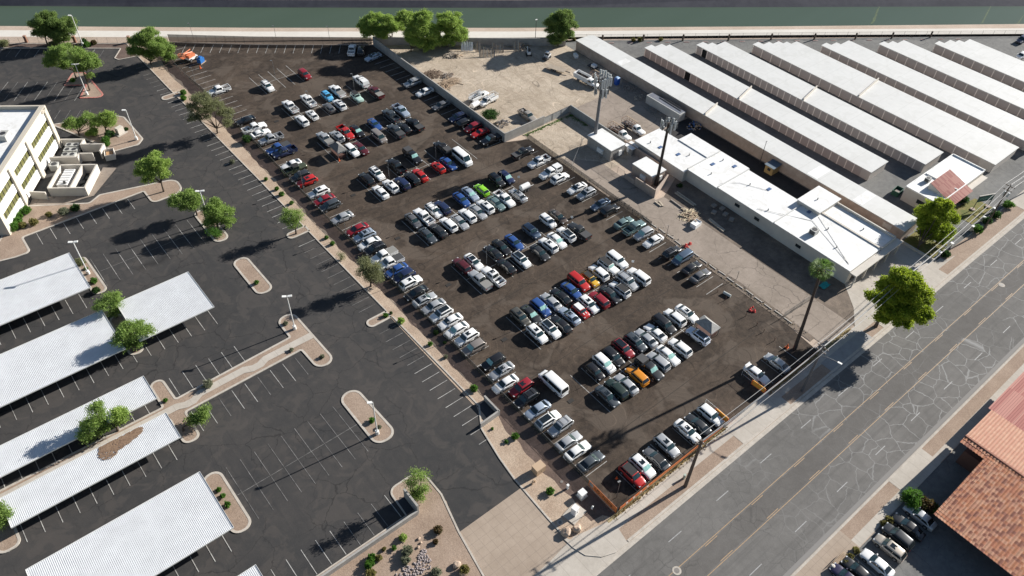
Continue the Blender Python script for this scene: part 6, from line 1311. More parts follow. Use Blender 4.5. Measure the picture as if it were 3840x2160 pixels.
# shrubs: one object each
SH = [('11', 103, 355, 18, 'shrub', 'first round shrub along the gravel strip near the fence'), ('11', 213, 452, 20, 'shrub', 'round shrub above the largest one on the strip'), ('11', 262, 505, 24, 'shrub', 'roundest shrub of the trio beside the strip'), ('11', 360, 595, 20, 'shrub', 'lone round shrub before the thin-leaved tree'), ('11', 710, 942, 20, 'shrub', 'upper shrub of the pair below the finger island'), ('11', 770, 1002, 22, 'shrub', 'lower shrub of the pair below the finger island'),
      ('11', 10, 1395, 22, 'shrub', 'shrub on the lower end of the small island'), ('12', 1308, 275, 24, 'shrub', 'shrub on the finger island tip'), ('12', 1360, 252, 16, 'dark', 'small dark shrub beside the finger island shrub'), ('12', 1462, 330, 34, 'bright', 'large bright shrub at the kerb corner'), ('12', 1755, 560, 22, 'shrub', 'round shrub mid-strip beside the white cars'), ('12', 1910, 692, 20, 'grey', 'pale grey cactus-like plant on the strip'), ('12', 2192, 1008, 36, 'shrub', 'large dark-green shrub near the L-shaped wall'),
      ('12', 2378, 1415, 14, 'shrub', 'small seedling below the L-shaped wall'), ('12', 300, 355, 22, 'grey', 'spiky shrub at the lamp post island end'), ('12', 360, 622, 20, 'grey', 'spiky shrub beside the footpath'), ('12', 670, 690, 22, 'grey', 'spiky shrub at the T-island lower arm'), ('12', 1172, 1328, 28, 'shrub', 'round shrub on the lower right island'), ('12', 1245, 1400, 20, 'grey', 'wispy plant beside the lower lamp base'), ('12', 1810, 445, 26, 'dark', 'weed growing at the fence beside white cars'), ('12', 1900, 550, 18, 'dark', 'small weed at the fence foot'),
      ('13', 2520, 95, 18, 'shrub', 'small green plant in the gravel corner'), ('23', 35, 40, 34, 'shrub', 'bright shrub above the tan utility box'), ('23', 383, 590, 36, 'shrub', 'round green shrub beside the white cabinets'), ('13', 1835, 978, 38, 'rusty', 'dark rusty ball shrub upper in rock garden'), ('13', 1808, 1100, 26, 'rusty', 'small rusty ball shrub lower in rock garden'), ('13', 1480, 1055, 34, 'bright', 'bright lime shrub near the retaining wall'), ('13', 1393, 1165, 22, 'shrub', 'small green shrub near the retaining wall'),
      ('13', 1290, 1175, 20, 'yel', 'small dry shrub near the retaining wall'), ('13', 1530, 1185, 48, 'grey', 'large grey shrub above the river stones'), ('13', 1510, 1280, 42, 'grey', 'second grey shrub beside the river stones'), ('13', 1170, 1260, 38, 'shrub', 'green flowering shrub, upper of the pair'), ('13', 1145, 1330, 42, 'shrub', 'green flowering shrub, lower of the pair'), ('13', 1240, 1265, 30, 'yel', 'pale flowering shrub beside the green pair'), ('13', 1160, 1420, 44, 'yel', 'dry shrub at bottom edge of rock garden'), ('13', 1810, 1410, 50, 'grey', 'wide grey shrub below the river stones'), ('13', 2100, 1380, 46, 'yel', 'yellow-green shrub beside the pale boulder'),
      ('03', 2205, 578, 24, 'shrub', 'top one of three small shrubs beside the big carport'), ('03', 2247, 640, 24, 'shrub', 'middle one of three small shrubs beside the big carport'), ('03', 2295, 728, 28, 'shrub', 'lowest of three small shrubs beside the big carport'), ('02', 1670, 1130, 20, 'shrub', 'small shrub at the island by the narrow carport'), ('02', 2100, 965, 44, 'grey', 'wide spiky shrub on the footpath bed'), ('02', 975, 25, 30, 'dark', 'dark shrub on the island below the first carport'), ('02', 1040, 1449, 10, 'grey', 'tiny plant in the carport gap'),
      ('01', 275, 672, 40, 'shrub', 'large shrub nearest the office wall corner'), ('01', 195, 730, 36, 'shrub', 'second shrub in the row against the office'), ('01', 190, 778, 36, 'shrub', 'third shrub in the row against the office'), ('01', 155, 838, 42, 'shrub', 'biggest shrub in the row against the office'), ('01', 235, 822, 30, 'yel', 'yellow-green shrub beside the office row'), ('01', 655, 685, 40, 'grey', 'grey-green shrub in the planter left of the dark one'), ('01', 770, 648, 36, 'dark', 'dark shrub in the planter by the bay lines'), ('01', 350, 790, 34, 'yel', 'pale flowering shrub in the planter'),
      ('01', 500, 712, 26, 'yel', 'dry low plant in the planter'), ('01', 955, 1378, 28, 'shrub', 'shrub below the lamp beside the first carport'), ('01', 870, 1255, 16, 'shrub', 'small shrub above the lamp beside the first carport'), ('01', 820, 1190, 40, 'olive', 'grey-green bush at the carport corner'), ('01', 2340, 180, 22, 'grey', 'spiky plant on the upper finger island'), ('01', 1085, 5, 26, 'shrub', 'shrub beside the pale skip'),
      ('00', 945, 1345, 50, 'bright', 'bright round bush in the shrub bed'), ('00', 1110, 1360, 44, 'dark', 'dark bush beside the meter cabinet'), ('00', 1075, 1415, 34, 'shrub', 'small bush at the front of the shrub bed'), ('00', 1275, 1305, 18, 'dark', 'tiny dark plant near the shrub bed lamp'), ('00', 1850, 935, 26, 'shrub', 'upper round shrub beside the olive tree'), ('00', 1852, 992, 26, 'shrub', 'lower round shrub beside the olive tree'), ('00', 850, 425, 26, 'dark', 'dark shrub right of the canal lamp post'), ('00', 885, 455, 26, 'shrub', 'green shrub right of the canal lamp post'), ('00', 950, 435, 24, 'rusty', 'reddish shrub near the canal fence'), ('00', 740, 812, 20, 'shrub', 'small shrub on the red-kerbed island'), ('00', 45, 450, 45, 'olive', 'leafy bush at the far left canal fence'), ('00', 540, 455, 30, 'olive', 'bush under the dense canal trees'), ('00', 2480, 1410, 46, 'dark', 'dark weed bush at the fence by the navy pickup'),
      ('10', 2360, 1170, 85, 'dark', 'large green bush beyond the block wall'), ('20', 625, 395, 16, 'yel', 'yellow shrub at the long storage building end'), ('20', 1222, 405, 20, 'yel', 'yellow shrub by the canal fence, left one'), ('20', 1285, 402, 22, 'yel', 'yellow shrub by the canal fence, middle one'), ('20', 1495, 400, 18, 'yel', 'yellow shrub by the canal fence, right one'), ('31', 2410, 620, 42, 'shrub', 'green bush at the driveway by the pole'), ('31', 2280, 720, 40, 'dark', 'ivy hedge piece nearest the driveway'), ('31', 2190, 780, 38, 'dark', 'ivy hedge piece, second from driveway'), ('31', 2090, 860, 44, 'shrub', 'hedge piece left of the wooden pole'), ('31', 1780, 1110, 38, 'dark', 'hedge piece beside the lawn wall'), ('31', 1960, 570, 40, 'dark', 'dark shrub against the storage office front'),
      ('33', 1430, 660, 95, 'shrub', 'large green oleander at the tile building car park'), ('33', 1560, 720, 75, 'rusty', 'reddish oleander beside the large green one'), ('33', 1640, 760, 50, 'shrub', 'oleander end piece by the silver sedan'), ('33', 1210, 880, 32, 'yel', 'dry hedge piece near the kerb, highest one'), ('33', 1160, 920, 30, 'yel', 'dry hedge piece near the kerb, second'), ('33', 880, 1190, 30, 'yel', 'dry hedge piece near the beige SUV'), ('33', 820, 1250, 28, 'yel', 'dry hedge piece left of the beige SUV'), ('33', 770, 1320, 34, 'yel', 'dry hedge piece by the bench'), ('21', 1690, 420, 22, 'dark', 'weed beside the workshop wall')]
for t_, x, y, rp, k, lb in SH:
    p = G(t_, x, y + rp * 0.55); dist = (p - Vector((0, 0, CAMZ))).length; r = rp / S / FPX * dist
    V = leaves([(0, 0, r * 0.75, r * 0.92), (r * 0.3, r * 0.2, r * 0.6, r * 0.6)], 150 / max(0.35, r), min(0.13, 0.16 * r + 0.03), 9, r * 0.35, 0.8)
    q = thing('shrub', lb, 'shrub', (p.x, p.y, 0.08), 0, 'shrubs and bushes'); link('foliage', quads_mesh('foliage', V, LM[k]), q); st_ = MB()
    for j in range(4): a = j * 1.6; st_.tube((0, 0, 0), (math.cos(a) * r * 0.4, math.sin(a) * r * 0.4, r * 0.8), 0.03, 0.015, n=5)
    st_.build('stems', barkm, q)
# weeds along the fence line and small grass tufts
wv = []
for k in range(900):
    x = random.uniform(57.5, 128); y = 37.0 - abs(random.gauss(0, 0.28))
    if 87.5 < x < 100: continue
    wv.append((x, y, 0.15, random.uniform(0.05, 0.14)))
for k in range(160): wv.append((random.uniform(118.3, 119.6), random.uniform(45, 92), 0.1, random.uniform(0.05, 0.16)))
def tufts(name, pts, mat, lf, label, per=5):
    P = np.array([(a, b, c) for a, b, c, d in pts]); P = np.repeat(P, per, 0) + RNG.normal(0, 0.09, (len(P) * per, 3)) * np.array([1, 1, 0.4]); m = len(P)
    d1 = RNG.normal(size=(m, 3)); d1 /= np.linalg.norm(d1, axis=1)[:, None]; d2 = np.cross(d1, RNG.normal(size=(m, 3))); d2 /= np.linalg.norm(d2, axis=1)[:, None]; s = lf * RNG.uniform(0.5, 1.3, (m, 1))
    V = np.stack([P - d1 * s, P - d2 * s * 0.4, P + d1 * s, P + d2 * s * 0.4], 1).reshape(-1, 3); o = link(name, quads_mesh(name, V, mat)); return tag(o, label, 'weeds', kind='stuff')
tufts('weeds', wv, M('dry_weed', (0.36, 0.27, 0.11), 0.9), 0.12, 'dry yellow weeds along the street-front fence')
gl = [(random.uniform(118.6, 136), 133.2 - abs(random.gauss(0, 0.5)), 0.1, 0.1) for _ in range(260)] + [(135.9 - abs(random.gauss(0, 0.6)), random.uniform(126, 133), 0.1, 0.1) for _ in range(120)]
tufts('weeds', gl, LM['shrub'], 0.14, 'green weeds at the foot of the dirt patch walls')
# boulders and river stones
rk = M('boulder_stone', (0.40, 0.28, 0.20), 0.9, var=(2, (0.52, 0.42, 0.33)), bump=0.4); rk2 = M('river_stone', (0.36, 0.31, 0.30), 0.8, var=(1.2, (0.22, 0.19, 0.19)))
def rock_mesh(r, seed):
    bm = bmesh.new(); bmesh.ops.create_icosphere(bm, subdivisions=2, radius=r); rr = random.Random(seed)
    for v in bm.verts: k = 1 + 0.18 * math.sin(v.co.x * 4 / r + seed) * math.cos(v.co.y * 3 / r + seed * 2) + rr.uniform(-0.05, 0.05); v.co = Vector((v.co.x * k, v.co.y * k * 0.85, v.co.z * k * 0.72))
    me = bpy.data.meshes.new('rock'); bm.to_mesh(me); bm.free(); return me
for i, (t_, x, y, r, lb) in enumerate((('23', 545, 1020, 0.95, 'left of two brown boulders at the drive corner'), ('23', 650, 985, 0.85, 'right of two brown boulders at the drive corner'), ('13', 2020, 1345, 0.7, 'large pale boulder in the rock garden'), ('13', 2075, 1430, 0.6, 'pale boulder at the bottom frame edge'), ('13', 1640, 1078, 0.3, 'small boulder highest in the rock garden'), ('13', 1660, 1120, 0.25, 'small boulder, second highest in the rock garden'), ('13', 1632, 1165, 0.28, 'small pale boulder above the river stones'))):
    p = G(t_, x, y); me = rock_mesh(r, i); me.materials.append(rk); q = link('boulder', me, None, (p.x, p.y, r * 0.4 + 0.1)); tag(q, lb, 'boulder', 'boulders in the gravel beds')
me = [rock_mesh(1.0, 40 + i) for i in range(4)]
[m_.materials.append(rk2) for m_ in me]
cen = [('13', 1690, 1210, 0.45), ('13', 1680, 1270, 0.9), ('13', 1690, 1330, 1.3), ('13', 1600, 1390, 1.4), ('13', 1530, 1440, 1.5), ('13', 1480, 1500, 1.6)]
rs = []
for t_, x, y, rad in cen:
    c = G(t_, x, y)
    for k in range(int(34 * rad)):
        a = random.uniform(0, 6.28); r_ = rad * math.sqrt(random.random()); rs.append((c.x + r_ * math.cos(a), c.y + r_ * math.sin(a)))
for k, (x, y) in enumerate(rs[:250]):
    q = link('river_stone', me[k % 4], None, (x, y, 0.16), random.uniform(0, 3)); s_ = random.uniform(0.11, 0.2); q.scale = (s_,) * 3; tag(q, 'grey-pink river stone lying in the dry stone bed', 'stone', 'river stones in the rock garden')
# ---------------------------------------------------------------- utility boxes near the street corner
def ubox(p, s, m, label, rz=0.0, pad=None, name='utility_cabinet'):
    q = thing(name, label, 'utility box', (p[0], p[1], 0.08), rz); a, b, c = s; z = 0.0
    if pad: MB().box(-pad[0] / 2, pad[0] / 2, -pad[1] / 2, pad[1] / 2, 0, 0.12).build('pad', conc, q); z = 0.121
    MB().box(-a / 2, a / 2, -b / 2, b / 2, z, c).build('cabinet', m, q); MB().box(-a / 2 - 0.03, a / 2 + 0.03, -b / 2 - 0.03, b / 2 + 0.03, c, c + 0.06).build('lid', m, q); MB().box(-0.04, 0.04, -b / 2 - 0.05, -b / 2 - 0.002, c * 0.45, c * 0.6).build('handle', steel_d, q)
tanb = M('tan_cabinet', (0.50, 0.36, 0.24), 0.6)
ubox((53.6, 51.7), (2.0, 1.5, 1.6), tanb, 'large tan transformer box in the gravel corner'); ubox((56.3, 43.3), (1.2, 1.1, 1.2), spand, 'white cabinet on dark pad by the orange banner', 0, (1.6, 1.5)); ubox((53.0, 41.6), (1.0, 1.0, 2.0), spand, 'tall white cabinet on a wide concrete pad', R(10), (3.4, 2.6)); ubox((55.3, 45.9), (0.35, 0.35, 1.1), spand, 'slim white pedestal beside the manhole'); ubox((72.9, 34.6), (0.35, 0.35, 1.1), M('pale_green_box', (0.38, 0.44, 0.38), 0.6), 'slim pale green pedestal beside the dark utility pole')
q = thing('backflow_pipe', 'bent tan pipe standing in the gravel corner', 'pipe', (51.3, 50.3, 0.08)); MB().path([(-0.3, 0, 0), (-0.3, 0, 0.8), (0.35, 0.1, 0.8), (0.35, 0.1, 0)], [0.13] * 4, 8).build('pipe', tanb, q); MB().tube((0, 0.05, 0.8), (0, 0.05, 1.05), 0.14, n=8).build('valve', tanb, q)
q = thing('fire_hydrant', 'white fire hydrant beside the orange corner banner', 'hydrant', (56.0, 40.4, 0.08)); MB().tube((0, 0, 0), (0, 0, 0.75), 0.17, 0.15, n=10).build('barrel', spand, q); MB().tube((0, 0, 0.751), (0, 0, 0.92), 0.17, 0.05, n=10).build('bonnet', spand, q); MB().tube((-0.3, 0, 0.55), (0.3, 0, 0.55), 0.08, n=8).build('outlets', spand, q)
for (x, y, r_, lb, m_) in ((59.2, 23.9, 0.75, 'concrete-ringed manhole cover at the bottom of the street', conc), (167.4, 23.3, 0.7, 'concrete-ringed manhole cover far up the street', conc), (50.0, 41.9, 0.5, 'round manhole cover in the gravel corner', conc), (55.4, 47.5, 0.4, 'dark round valve cover in the gravel corner', M('rusty_iron', (0.13, 0.09, 0.07), 0.8))):
    q = thing('manhole_cover', lb, 'manhole cover', (x, y, 0.035 if y < 30 else 0.07)); MB().tube((0, 0, 0), (0, 0, 0.02), r_, n=24).build('collar', m_, q); MB().tube((0, 0, 0.021), (0, 0, 0.03), r_ * 0.6, n=24).build('cover', M('iron_cover', (0.14, 0.13, 0.125), 0.6, var=(6, (0.24, 0.22, 0.2))), q)
for i, (t_, x, y) in enumerate((('10', 207, 1222), ('11', 978, 517), ('11', 1425, 950), ('11', 1938, 1420), ('12', 2498, 520), ('22', 590, 1137))):
    p = G(t_, x, y); q = MB().box(-0.62, 0.62, -0.42, 0.42, 0, 0.05).build('storm_drain', M('drain_grate', (0.02, 0.017, 0.015), 0.8), None, (p.x, p.y, 0.04)); tag(q, 'rectangular drain grate in the brown car park, %s from the canal' % ordw(i + 1), 'drain grate', 'drain grates of the brown car park')
# drainage crack lines seen across the brown car park: shallow valley gutters
vg = MB()
for y in (48.7, 68.3, 88.4, 107.8, 127.6, 147.3, 167.9): line(vg, 60, y, 111, y + 0.1, 0.10, 0.05)
tag(vg.build('gutter_seams', M('seam_dark', (0.022, 0.018, 0.015), 0.9)), kind='structure')
# bench and bin at lower right
q = thing('bus_bench', 'wooden slatted bench on the brick pavement by the dry hedge', 'bench', (81.6, 8.4, 0.12), R(0))
for k in range(4): MB().box(-1.6, 1.6, -0.3 + k * 0.17, -0.17 + k * 0.17, 0.45, 0.5).build('seat_slat', wood, q)
for sx in (-1.3, 0, 1.3): MB().box(sx - 0.05, sx + 0.05, -0.3, 0.35, 0, 0.449).build('leg', steel_d, q)
for k in range(3): MB().box(-1.6, 1.6, 0.38, 0.42, 0.58 + k * 0.15, 0.69 + k * 0.15).build('back_slat', wood, q)
q = thing('litter_bin', 'round pale litter bin at the end of the bench', 'bin', (79.3, 8.4, 0.12)); MB().tube((0, 0, 0), (0, 0, 0.9), 0.33, n=14).build('bin_body', pinkblock, q); MB().tube((0, 0, 0.901), (0, 0, 1.0), 0.36, 0.2, n=14).build('lid', stucco, q)
# ---------------------------------------------------------------- dirt yard contents
def wheel_set(q, xs, w, r=0.45, wd=0.28):
    for x in xs:
        for sg in (1, -1): k = MB().tube((0, -wd / 2, 0), (0, wd / 2, 0), r, n=12).build('wheel', tyre, q, (x, sg * (w / 2 - wd / 2), r)); MB().tube((0, -wd / 2 - 0.01, 0), (0, wd / 2 + 0.01, 0), r * 0.55, n=10).build('rim', rimm, k)
def work_truck(p, ang, col, label, kind, L=6.6):
    q = thing('work_truck', label, 'truck', (p.x, p.y, 0.05), ang); c = paint(col); f = L / 2; mb = MB()
    loft(mb, [(f - 2.3, 1.25, 0.5, 0.98), (f - 2.0, 1.28, 0.5, 1.0), (f - 0.9, 1.26, 0.5, 1.0), (f - 0.3, 1.2, 0.5, 0.96), (f, 1.05, 0.55, 0.88)], lambda s_: [(0, s_[1] + 0.03), (0.6 * s_[3], s_[1] + 0.02), (0.9 * s_[3], s_[1] - 0.05), (s_[3], s_[1] - 0.25), (s_[3], s_[2])]); mb.build('bonnet', c, q, smooth=True)
    x1 = f - 1.7; x0 = x1 - 1.7; cb = MB(); loft(cb, [(x0, 1.95, 0.5, 0.98), (x0 + 0.1, 2.05, 0.5, 1.0), (x1 - 0.75, 2.05, 0.5, 1.0), (x1 - 0.55, 2.0, 0.5, 1.0), (x1, 1.3, 0.5, 1.0)], lambda s_: [(0, s_[1] + 0.02), (0.7, s_[1]), (0.82 if s_[1] > 1.5 else 0.95, s_[1] - 0.08), (0.98, 1.2), (0.99, s_[2])]); cb.build('cab', c, q, smooth=True)
    MB().add([(x1 + 0.02, -0.82, 1.36), (x1 + 0.02, 0.82, 1.36), (x1 - 0.50, 0.68, 1.98), (x1 - 0.50, -0.68, 1.98)], [(0, 1, 2, 3)]).build('windshield', tealglass, q)
    for sg in (1, -1): MB().add([(x0 + 0.25, sg * 0.985, 1.32), (x1 - 0.15, sg * 0.985, 1.32), (x1 - 0.6, sg * 0.86, 1.9), (x0 + 0.25, sg * 0.86, 1.9)], [(0, 1, 2, 3)] if sg < 0 else [(3, 2, 1, 0)]).build('side_window', glass, q)
    wheel_set(q, (f - 1.1, -f + 1.3), 2.05); MB().box(-f, x0 - 0.05, -0.45, 0.45, 0.5, 0.75).build('chassis', blackp, q); e = x0 - 0.1
    if kind == 'utility':
        for sg in (1, -1): MB().box(-f, e, min(sg * 0.6, sg * 1.05), max(sg * 0.6, sg * 1.05), 0.76, 1.5).build('tool_locker', c, q)
        MB().box(-f, e, -0.59, 0.59, 0.76, 0.9).build('bed_floor', steel_g, q); rk_ = MB()
        for sg in (1, -1): rk_.bar((-f, sg * 0.95, 2.25), (x1 - 0.3, sg * 0.95, 2.25), 0.07, 0.07)
        for x in (-f + 0.1, -f + 1.5, e, x1 - 0.4):
            rk_.bar((x, -0.95, 2.25), (x, 0.95, 2.25), 0.06, 0.06)
            for sg in (1, -1): rk_.bar((x, sg * 0.95, 1.5), (x, sg * 0.95, 2.22), 0.06, 0.06)
        rk_.build('ladder_rack', steel_w, q); ld = MB()
        for sg in (0.1, 0.55): ld.bar((-f + 0.2, sg, 2.34), (x1 - 0.2, sg, 2.34), 0.06, 0.08)
        for k in range(12): x = -f + 0.4 + k * 0.4; ld.bar((x, 0.1, 2.34), (x, 0.55, 2.34), 0.04, 0.04)
        ld.build('ladder', chrome, q)
    if kind == 'stake':
        MB().box(-f - 0.4, e, -1.1, 1.1, 0.76, 0.9).build('flat_bed', steel_d, q); sr = MB()
        for sg in (1, -1):
            for z in (1.5, 2.4): sr.bar((-f - 0.3, sg * 1.05, z), (e, sg * 1.05, z), 0.06, 0.06)
            for k in range(5): x = -f - 0.3 + k * (e + f + 0.3) / 4; sr.bar((x, sg * 1.05, 0.9), (x, sg * 1.05, 2.4), 0.06, 0.06)
        for x in (-f - 0.3, e): sr.bar((x, -1.05, 2.4), (x, 1.05, 2.4), 0.06, 0.06)
        sr.build('pipe_rack', M('rusty_pipe', (0.20, 0.10, 0.06), 0.8), q); cg = MB()
        for k in range(26): x = random.uniform(-f, e - 0.3); y = random.uniform(-0.85, 0.85); a = random.uniform(0.1, 0.3); z = random.uniform(0.9, 1.15); cg.box(x - a, x + a, y - a * 0.7, y + a * 0.7, z, z + a * 2)
        cg.build('cargo', M('mixed_cargo', (0.10, 0.07, 0.06), 0.8, var=(5, (0.35, 0.33, 0.31))), q); MB().bar((-f - 0.2, 0.8, 2.5), (e + 0.2, 0.8, 2.5), 0.25, 0.1).build('plank', wood, q)
    if kind == 'dump':
        b = MB(); b.add([(-f - 0.4, -1.2, 0.9), (e, -1.2, 0.9), (e, 1.2, 0.9), (-f - 0.4, 1.2, 0.9), (-f - 0.5, -1.25, 2.3), (e + 0.1, -1.25, 2.3), (e + 0.1, 1.25, 2.3), (-f - 0.5, 1.25, 2.3), (-f - 0.4, -1.1, 2.3), (e, -1.1, 2.3), (e, 1.1, 2.3), (-f - 0.4, 1.1, 2.3), (-f - 0.3, -1.05, 1.1), (e - 0.1, -1.05, 1.1), (e - 0.1, 1.05, 1.1), (-f - 0.3, 1.05, 1.1)], [(0, 1, 5, 4), (1, 2, 6, 5), (2, 3, 7, 6), (3, 0, 4, 7), (0, 3, 2, 1), (4, 5, 9, 8), (5, 6, 10, 9), (6, 7, 11, 10), (7, 4, 8, 11), (8, 9, 13, 12), (9, 10, 14, 13), (10, 11, 15, 14), (11, 8, 12, 15)]); b.build('tipper_body', c, q)
        MB().box(-f - 0.2, e - 0.2, -1.0, 1.0, 1.101, 1.6).build('soil_load', M('soil', (0.08, 0.055, 0.04), 0.95), q)
    return q
work_truck(Vector((119.9, 154.9, 0)), R(8), 'white', 'left white utility truck with ladder racks in the dirt yard', 'utility'); work_truck(Vector((120.6, 151.6, 0)), math.pi + R(8), 'white', 'right white utility truck with ladder racks beside the water tank', 'utility')
work_truck(G('20', 760, 800, 1.4), -math.pi / 2 + R(6), 'white', 'white dump truck loaded with soil behind the cell tower', 'dump', 8.2); work_truck(G('20', 900, 800, 1.2), -math.pi / 2 + R(4), 'white', 'white old truck with a railed bed by the portable toilet', 'stake', 6.8)
work_truck(G('20', 1090, 1330, 1.3), -math.pi / 2, 'white', 'left stake-bed truck full of equipment behind the tan wall', 'stake', 7.2); work_truck(G('20', 1230, 1275, 1.3), -math.pi / 2, 'white', 'right stake-bed truck full of equipment behind the workshop roof', 'stake', 7.2)
for p, a, lb in ((G('20', 0, 0) * 0 + G('10', 2205, 1065, 0.8), R(8), 'white tank trailer behind the utility trucks'), (G('21', 128, 440, 0.9), R(0), 'white tank trailer parked among the sedans')):
    q = thing('tank_trailer', lb, 'trailer', (p.x, p.y, 0.05), a, 'white tank trailers'); MB().tube((-1.25, 0, 1.25), (1.25, 0, 1.25), 0.75, n=18).build('tank', spand, q, smooth=False); MB().box(-1.5, 1.5, -0.7, 0.7, 0.45, 0.58).build('frame', steel_d, q); MB().bar((1.5, 0, 0.5), (2.9, 0, 0.5), 0.1, 0.1).build('tow_bar', steel_w, q); wheel_set(q, (-0.45, 0.45), 1.7, 0.33, 0.2)
q = thing('portable_toilet', 'blue portable toilet with white roof against the block wall', 'portable toilet', (157.9, 137.1, 0.05)); bl_ = M('toilet_blue', (0.015, 0.09, 0.42), 0.5); MB().box(-0.6, 0.6, -0.6, 0.6, 0, 2.2).build('cabin', bl_, q); MB().add([(-0.65, -0.65, 2.2), (0.65, -0.65, 2.2), (0.65, 0.65, 2.2), (-0.65, 0.65, 2.2), (-0.4, -0.4, 2.42), (0.4, -0.4, 2.42), (0.4, 0.4, 2.42), (-0.4, 0.4, 2.42)], [(0, 1, 5, 4), (1, 2, 6, 5), (2, 3, 7, 6), (3, 0, 4, 7), (4, 5, 6, 7)]).build('roof', M('pale_blue_roof', (0.35, 0.5, 0.72), 0.5), q); MB().box(-0.63, -0.601, -0.4, 0.4, 0.1, 2.0).build('door', bl_, q)
q = thing('shipping_container', 'long pale corrugated container with dark junk on its roof', 'container', (158.6, 118.4, 0.05)); cm_ = M('container_white', (0.52, 0.52, 0.50), 0.6, var=(0.5, (0.42, 0.42, 0.41))); mb = MB(); mb.box(-1.3, 1.3, -6.3, 6.3, 0.12, 2.6)
for k in range(42): y = -6.1 + k * 0.295; mb.box(-1.34, -1.301, y, y + 0.15, 0.2, 2.5)
mb.build('corrugated_shell', cm_, q); MB().box(-0.9, 1.25, -6.1, 6.1, 2.601, 2.64).build('roof_sheet', M('roof_shade_sheet', (0.10, 0.12, 0.16), 0.6, var=(1, (0.2, 0.2, 0.22))), q); MB().box(-1.2, -0.05, -6.35, -6.301, 0.2, 2.5).build('door', cm_, q); MB().box(0.05, 1.2, -6.35, -6.301, 0.2, 2.5).build('door', cm_, q)  # mottled dark blue-grey sheet covers most of the container roof
for k in range(3): q2 = MB().bar((158.9 + k * 0.4, 113 + k * 0.3, 2.76 + k * 0.14), (159.2 + k * 0.3, 121.5 - k, 2.76 + k * 0.14), 0.22, 0.1).build('loose_beam', steel_d); tag(q2, 'dark beam lying on container roof, %s layer' % ordw(k + 1), 'beam', 'beams on the container roof')
q = thing('skid_steer', 'white skid steer loader with black cab in the yard shade', 'skid steer', (151.3, 161.0, 0.05), R(200)); MB().box(-1.3, 0.5, -0.55, 0.55, 0.4, 1.25).build('chassis', spand, q); MB().box(-0.5, 0.55, -0.5, 0.5, 1.251, 2.05).build('cab', blackp, q); MB().box(-0.55, 0.6, -0.55, 0.55, 2.051, 2.13).build('cab_roof', spand, q)
for sg in (1, -1): MB().path([(-1.1, sg * 0.68, 1.4), (0.3, sg * 0.68, 1.35), (1.2, sg * 0.68, 0.5)], [0.1, 0.1, 0.08], 6).build('lift_arm', spand, q)
MB().box(1.2, 1.75, -0.85, 0.85, 0.15, 0.65).build('bucket', steel_d, q); wheel_set(q, (-0.75, 0.45), 1.7, 0.4, 0.3)
q = thing('mini_excavator', 'small white digger parked against the canal wall', 'excavator', (147.9, 165.9, 0.05), R(60)); MB().box(-0.8, 0.6, -0.5, 0.5, 0.55, 1.3).build('house', spand, q); MB().box(-0.3, 0.5, -0.45, 0.2, 1.301, 2.1).build('cab', blackp, q); MB().box(-0.9, 0.9, -0.8, -0.5, 0, 0.5).build('track', tyre, q); MB().box(-0.9, 0.9, 0.5, 0.8, 0, 0.5).build('track', tyre, q); MB().path([(0.6, 0.2, 1.1), (1.6, 0.2, 2.1), (2.4, 0.2, 1.2)], [0.12, 0.1, 0.08], 6).build('boom', spand, q); MB().box(2.2, 2.6, -0.05, 0.45, 0.8, 1.15).build('bucket', steel_d, q)
q = thing('flatbed_trailer', 'low dark flatbed trailer coupled behind the dump truck', 'trailer', (148.8, 153.4, 0.05), -math.pi / 2 + R(22)); MB().box(-3.2, 2.6, -1.15, 1.15, 0.7, 0.85).build('deck', M('deck_wood', (0.28, 0.23, 0.18), 0.9, var=(2, (0.4, 0.34, 0.27))), q); MB().bar((2.6, 0, 0.7), (4.2, 0, 0.6), 0.3, 0.12).build('tow_bar', steel_d, q); wheel_set(q, (-1.3, -0.4), 2.3, 0.4, 0.25)
q = thing('generator_trailer', 'small dark equipment trailer by the long wall', 'trailer', (158.6, 148.2, 0.05), R(95)); MB().box(-1.6, 1.6, -0.85, 0.85, 0.5, 0.7).build('deck', steel_d, q); MB().box(-1.2, 0.3, -0.6, 0.6, 0.701, 1.4).build('compressor', spand, q); wheel_set(q, (-0.2,), 2.0, 0.36, 0.22)
q = thing('water_tote', 'white and black tote tanks by the long block wall', 'tote', (158.9, 156.2, 0.05), R(70)); MB().box(-0.9, -0.05, -0.5, 0.5, 0.1, 1.1).build('tank', spand, q); MB().box(0.05, 0.9, -0.5, 0.5, 0.1, 1.1).build('tank', spand, q); MB().box(-0.95, 0.95, -0.55, 0.55, 0, 0.09).build('pallet', wood, q)
# leaning slabs and timber by the canal wall
def heap(c, rad, n, mats, label, cat, name, hmax=0.9, size=(0.15, 0.5), long=False, grp=None, rz=0.0):
    q = thing(name, label, cat, (c.x, c.y, 0.05), rz, grp)
    for mi, m_ in enumerate(mats):
        mb = MB()
        for k in range(n // len(mats)):
            a = random.uniform(0, 6.28); r_ = rad * random.random() ** 0.6; x, y = r_ * math.cos(a), r_ * math.sin(a) * 0.7; z = max(0.05, hmax * (1 - r_ / rad) * random.uniform(0.3, 1)); s_ = random.uniform(*size)
            if long: b = random.uniform(-0.5, 0.5) + (1.57 if random.random() < 0.25 else 0); mb.bar((x - math.cos(b) * s_ * 3, y - math.sin(b) * s_ * 3, z), (x + math.cos(b) * s_ * 3, y + math.sin(b) * s_ * 3, z + random.uniform(-0.15, 0.25)), 0.16, 0.08)
            else: mb.tube((x, y, z - s_ * 0.3), (x + s_ * 0.4, y + s_ * 0.2, z + s_ * 0.5), s_ * 0.7, s_ * 0.45, n=6)
        tag(mb.build('pieces', m_, q), kind='stuff')
    return q
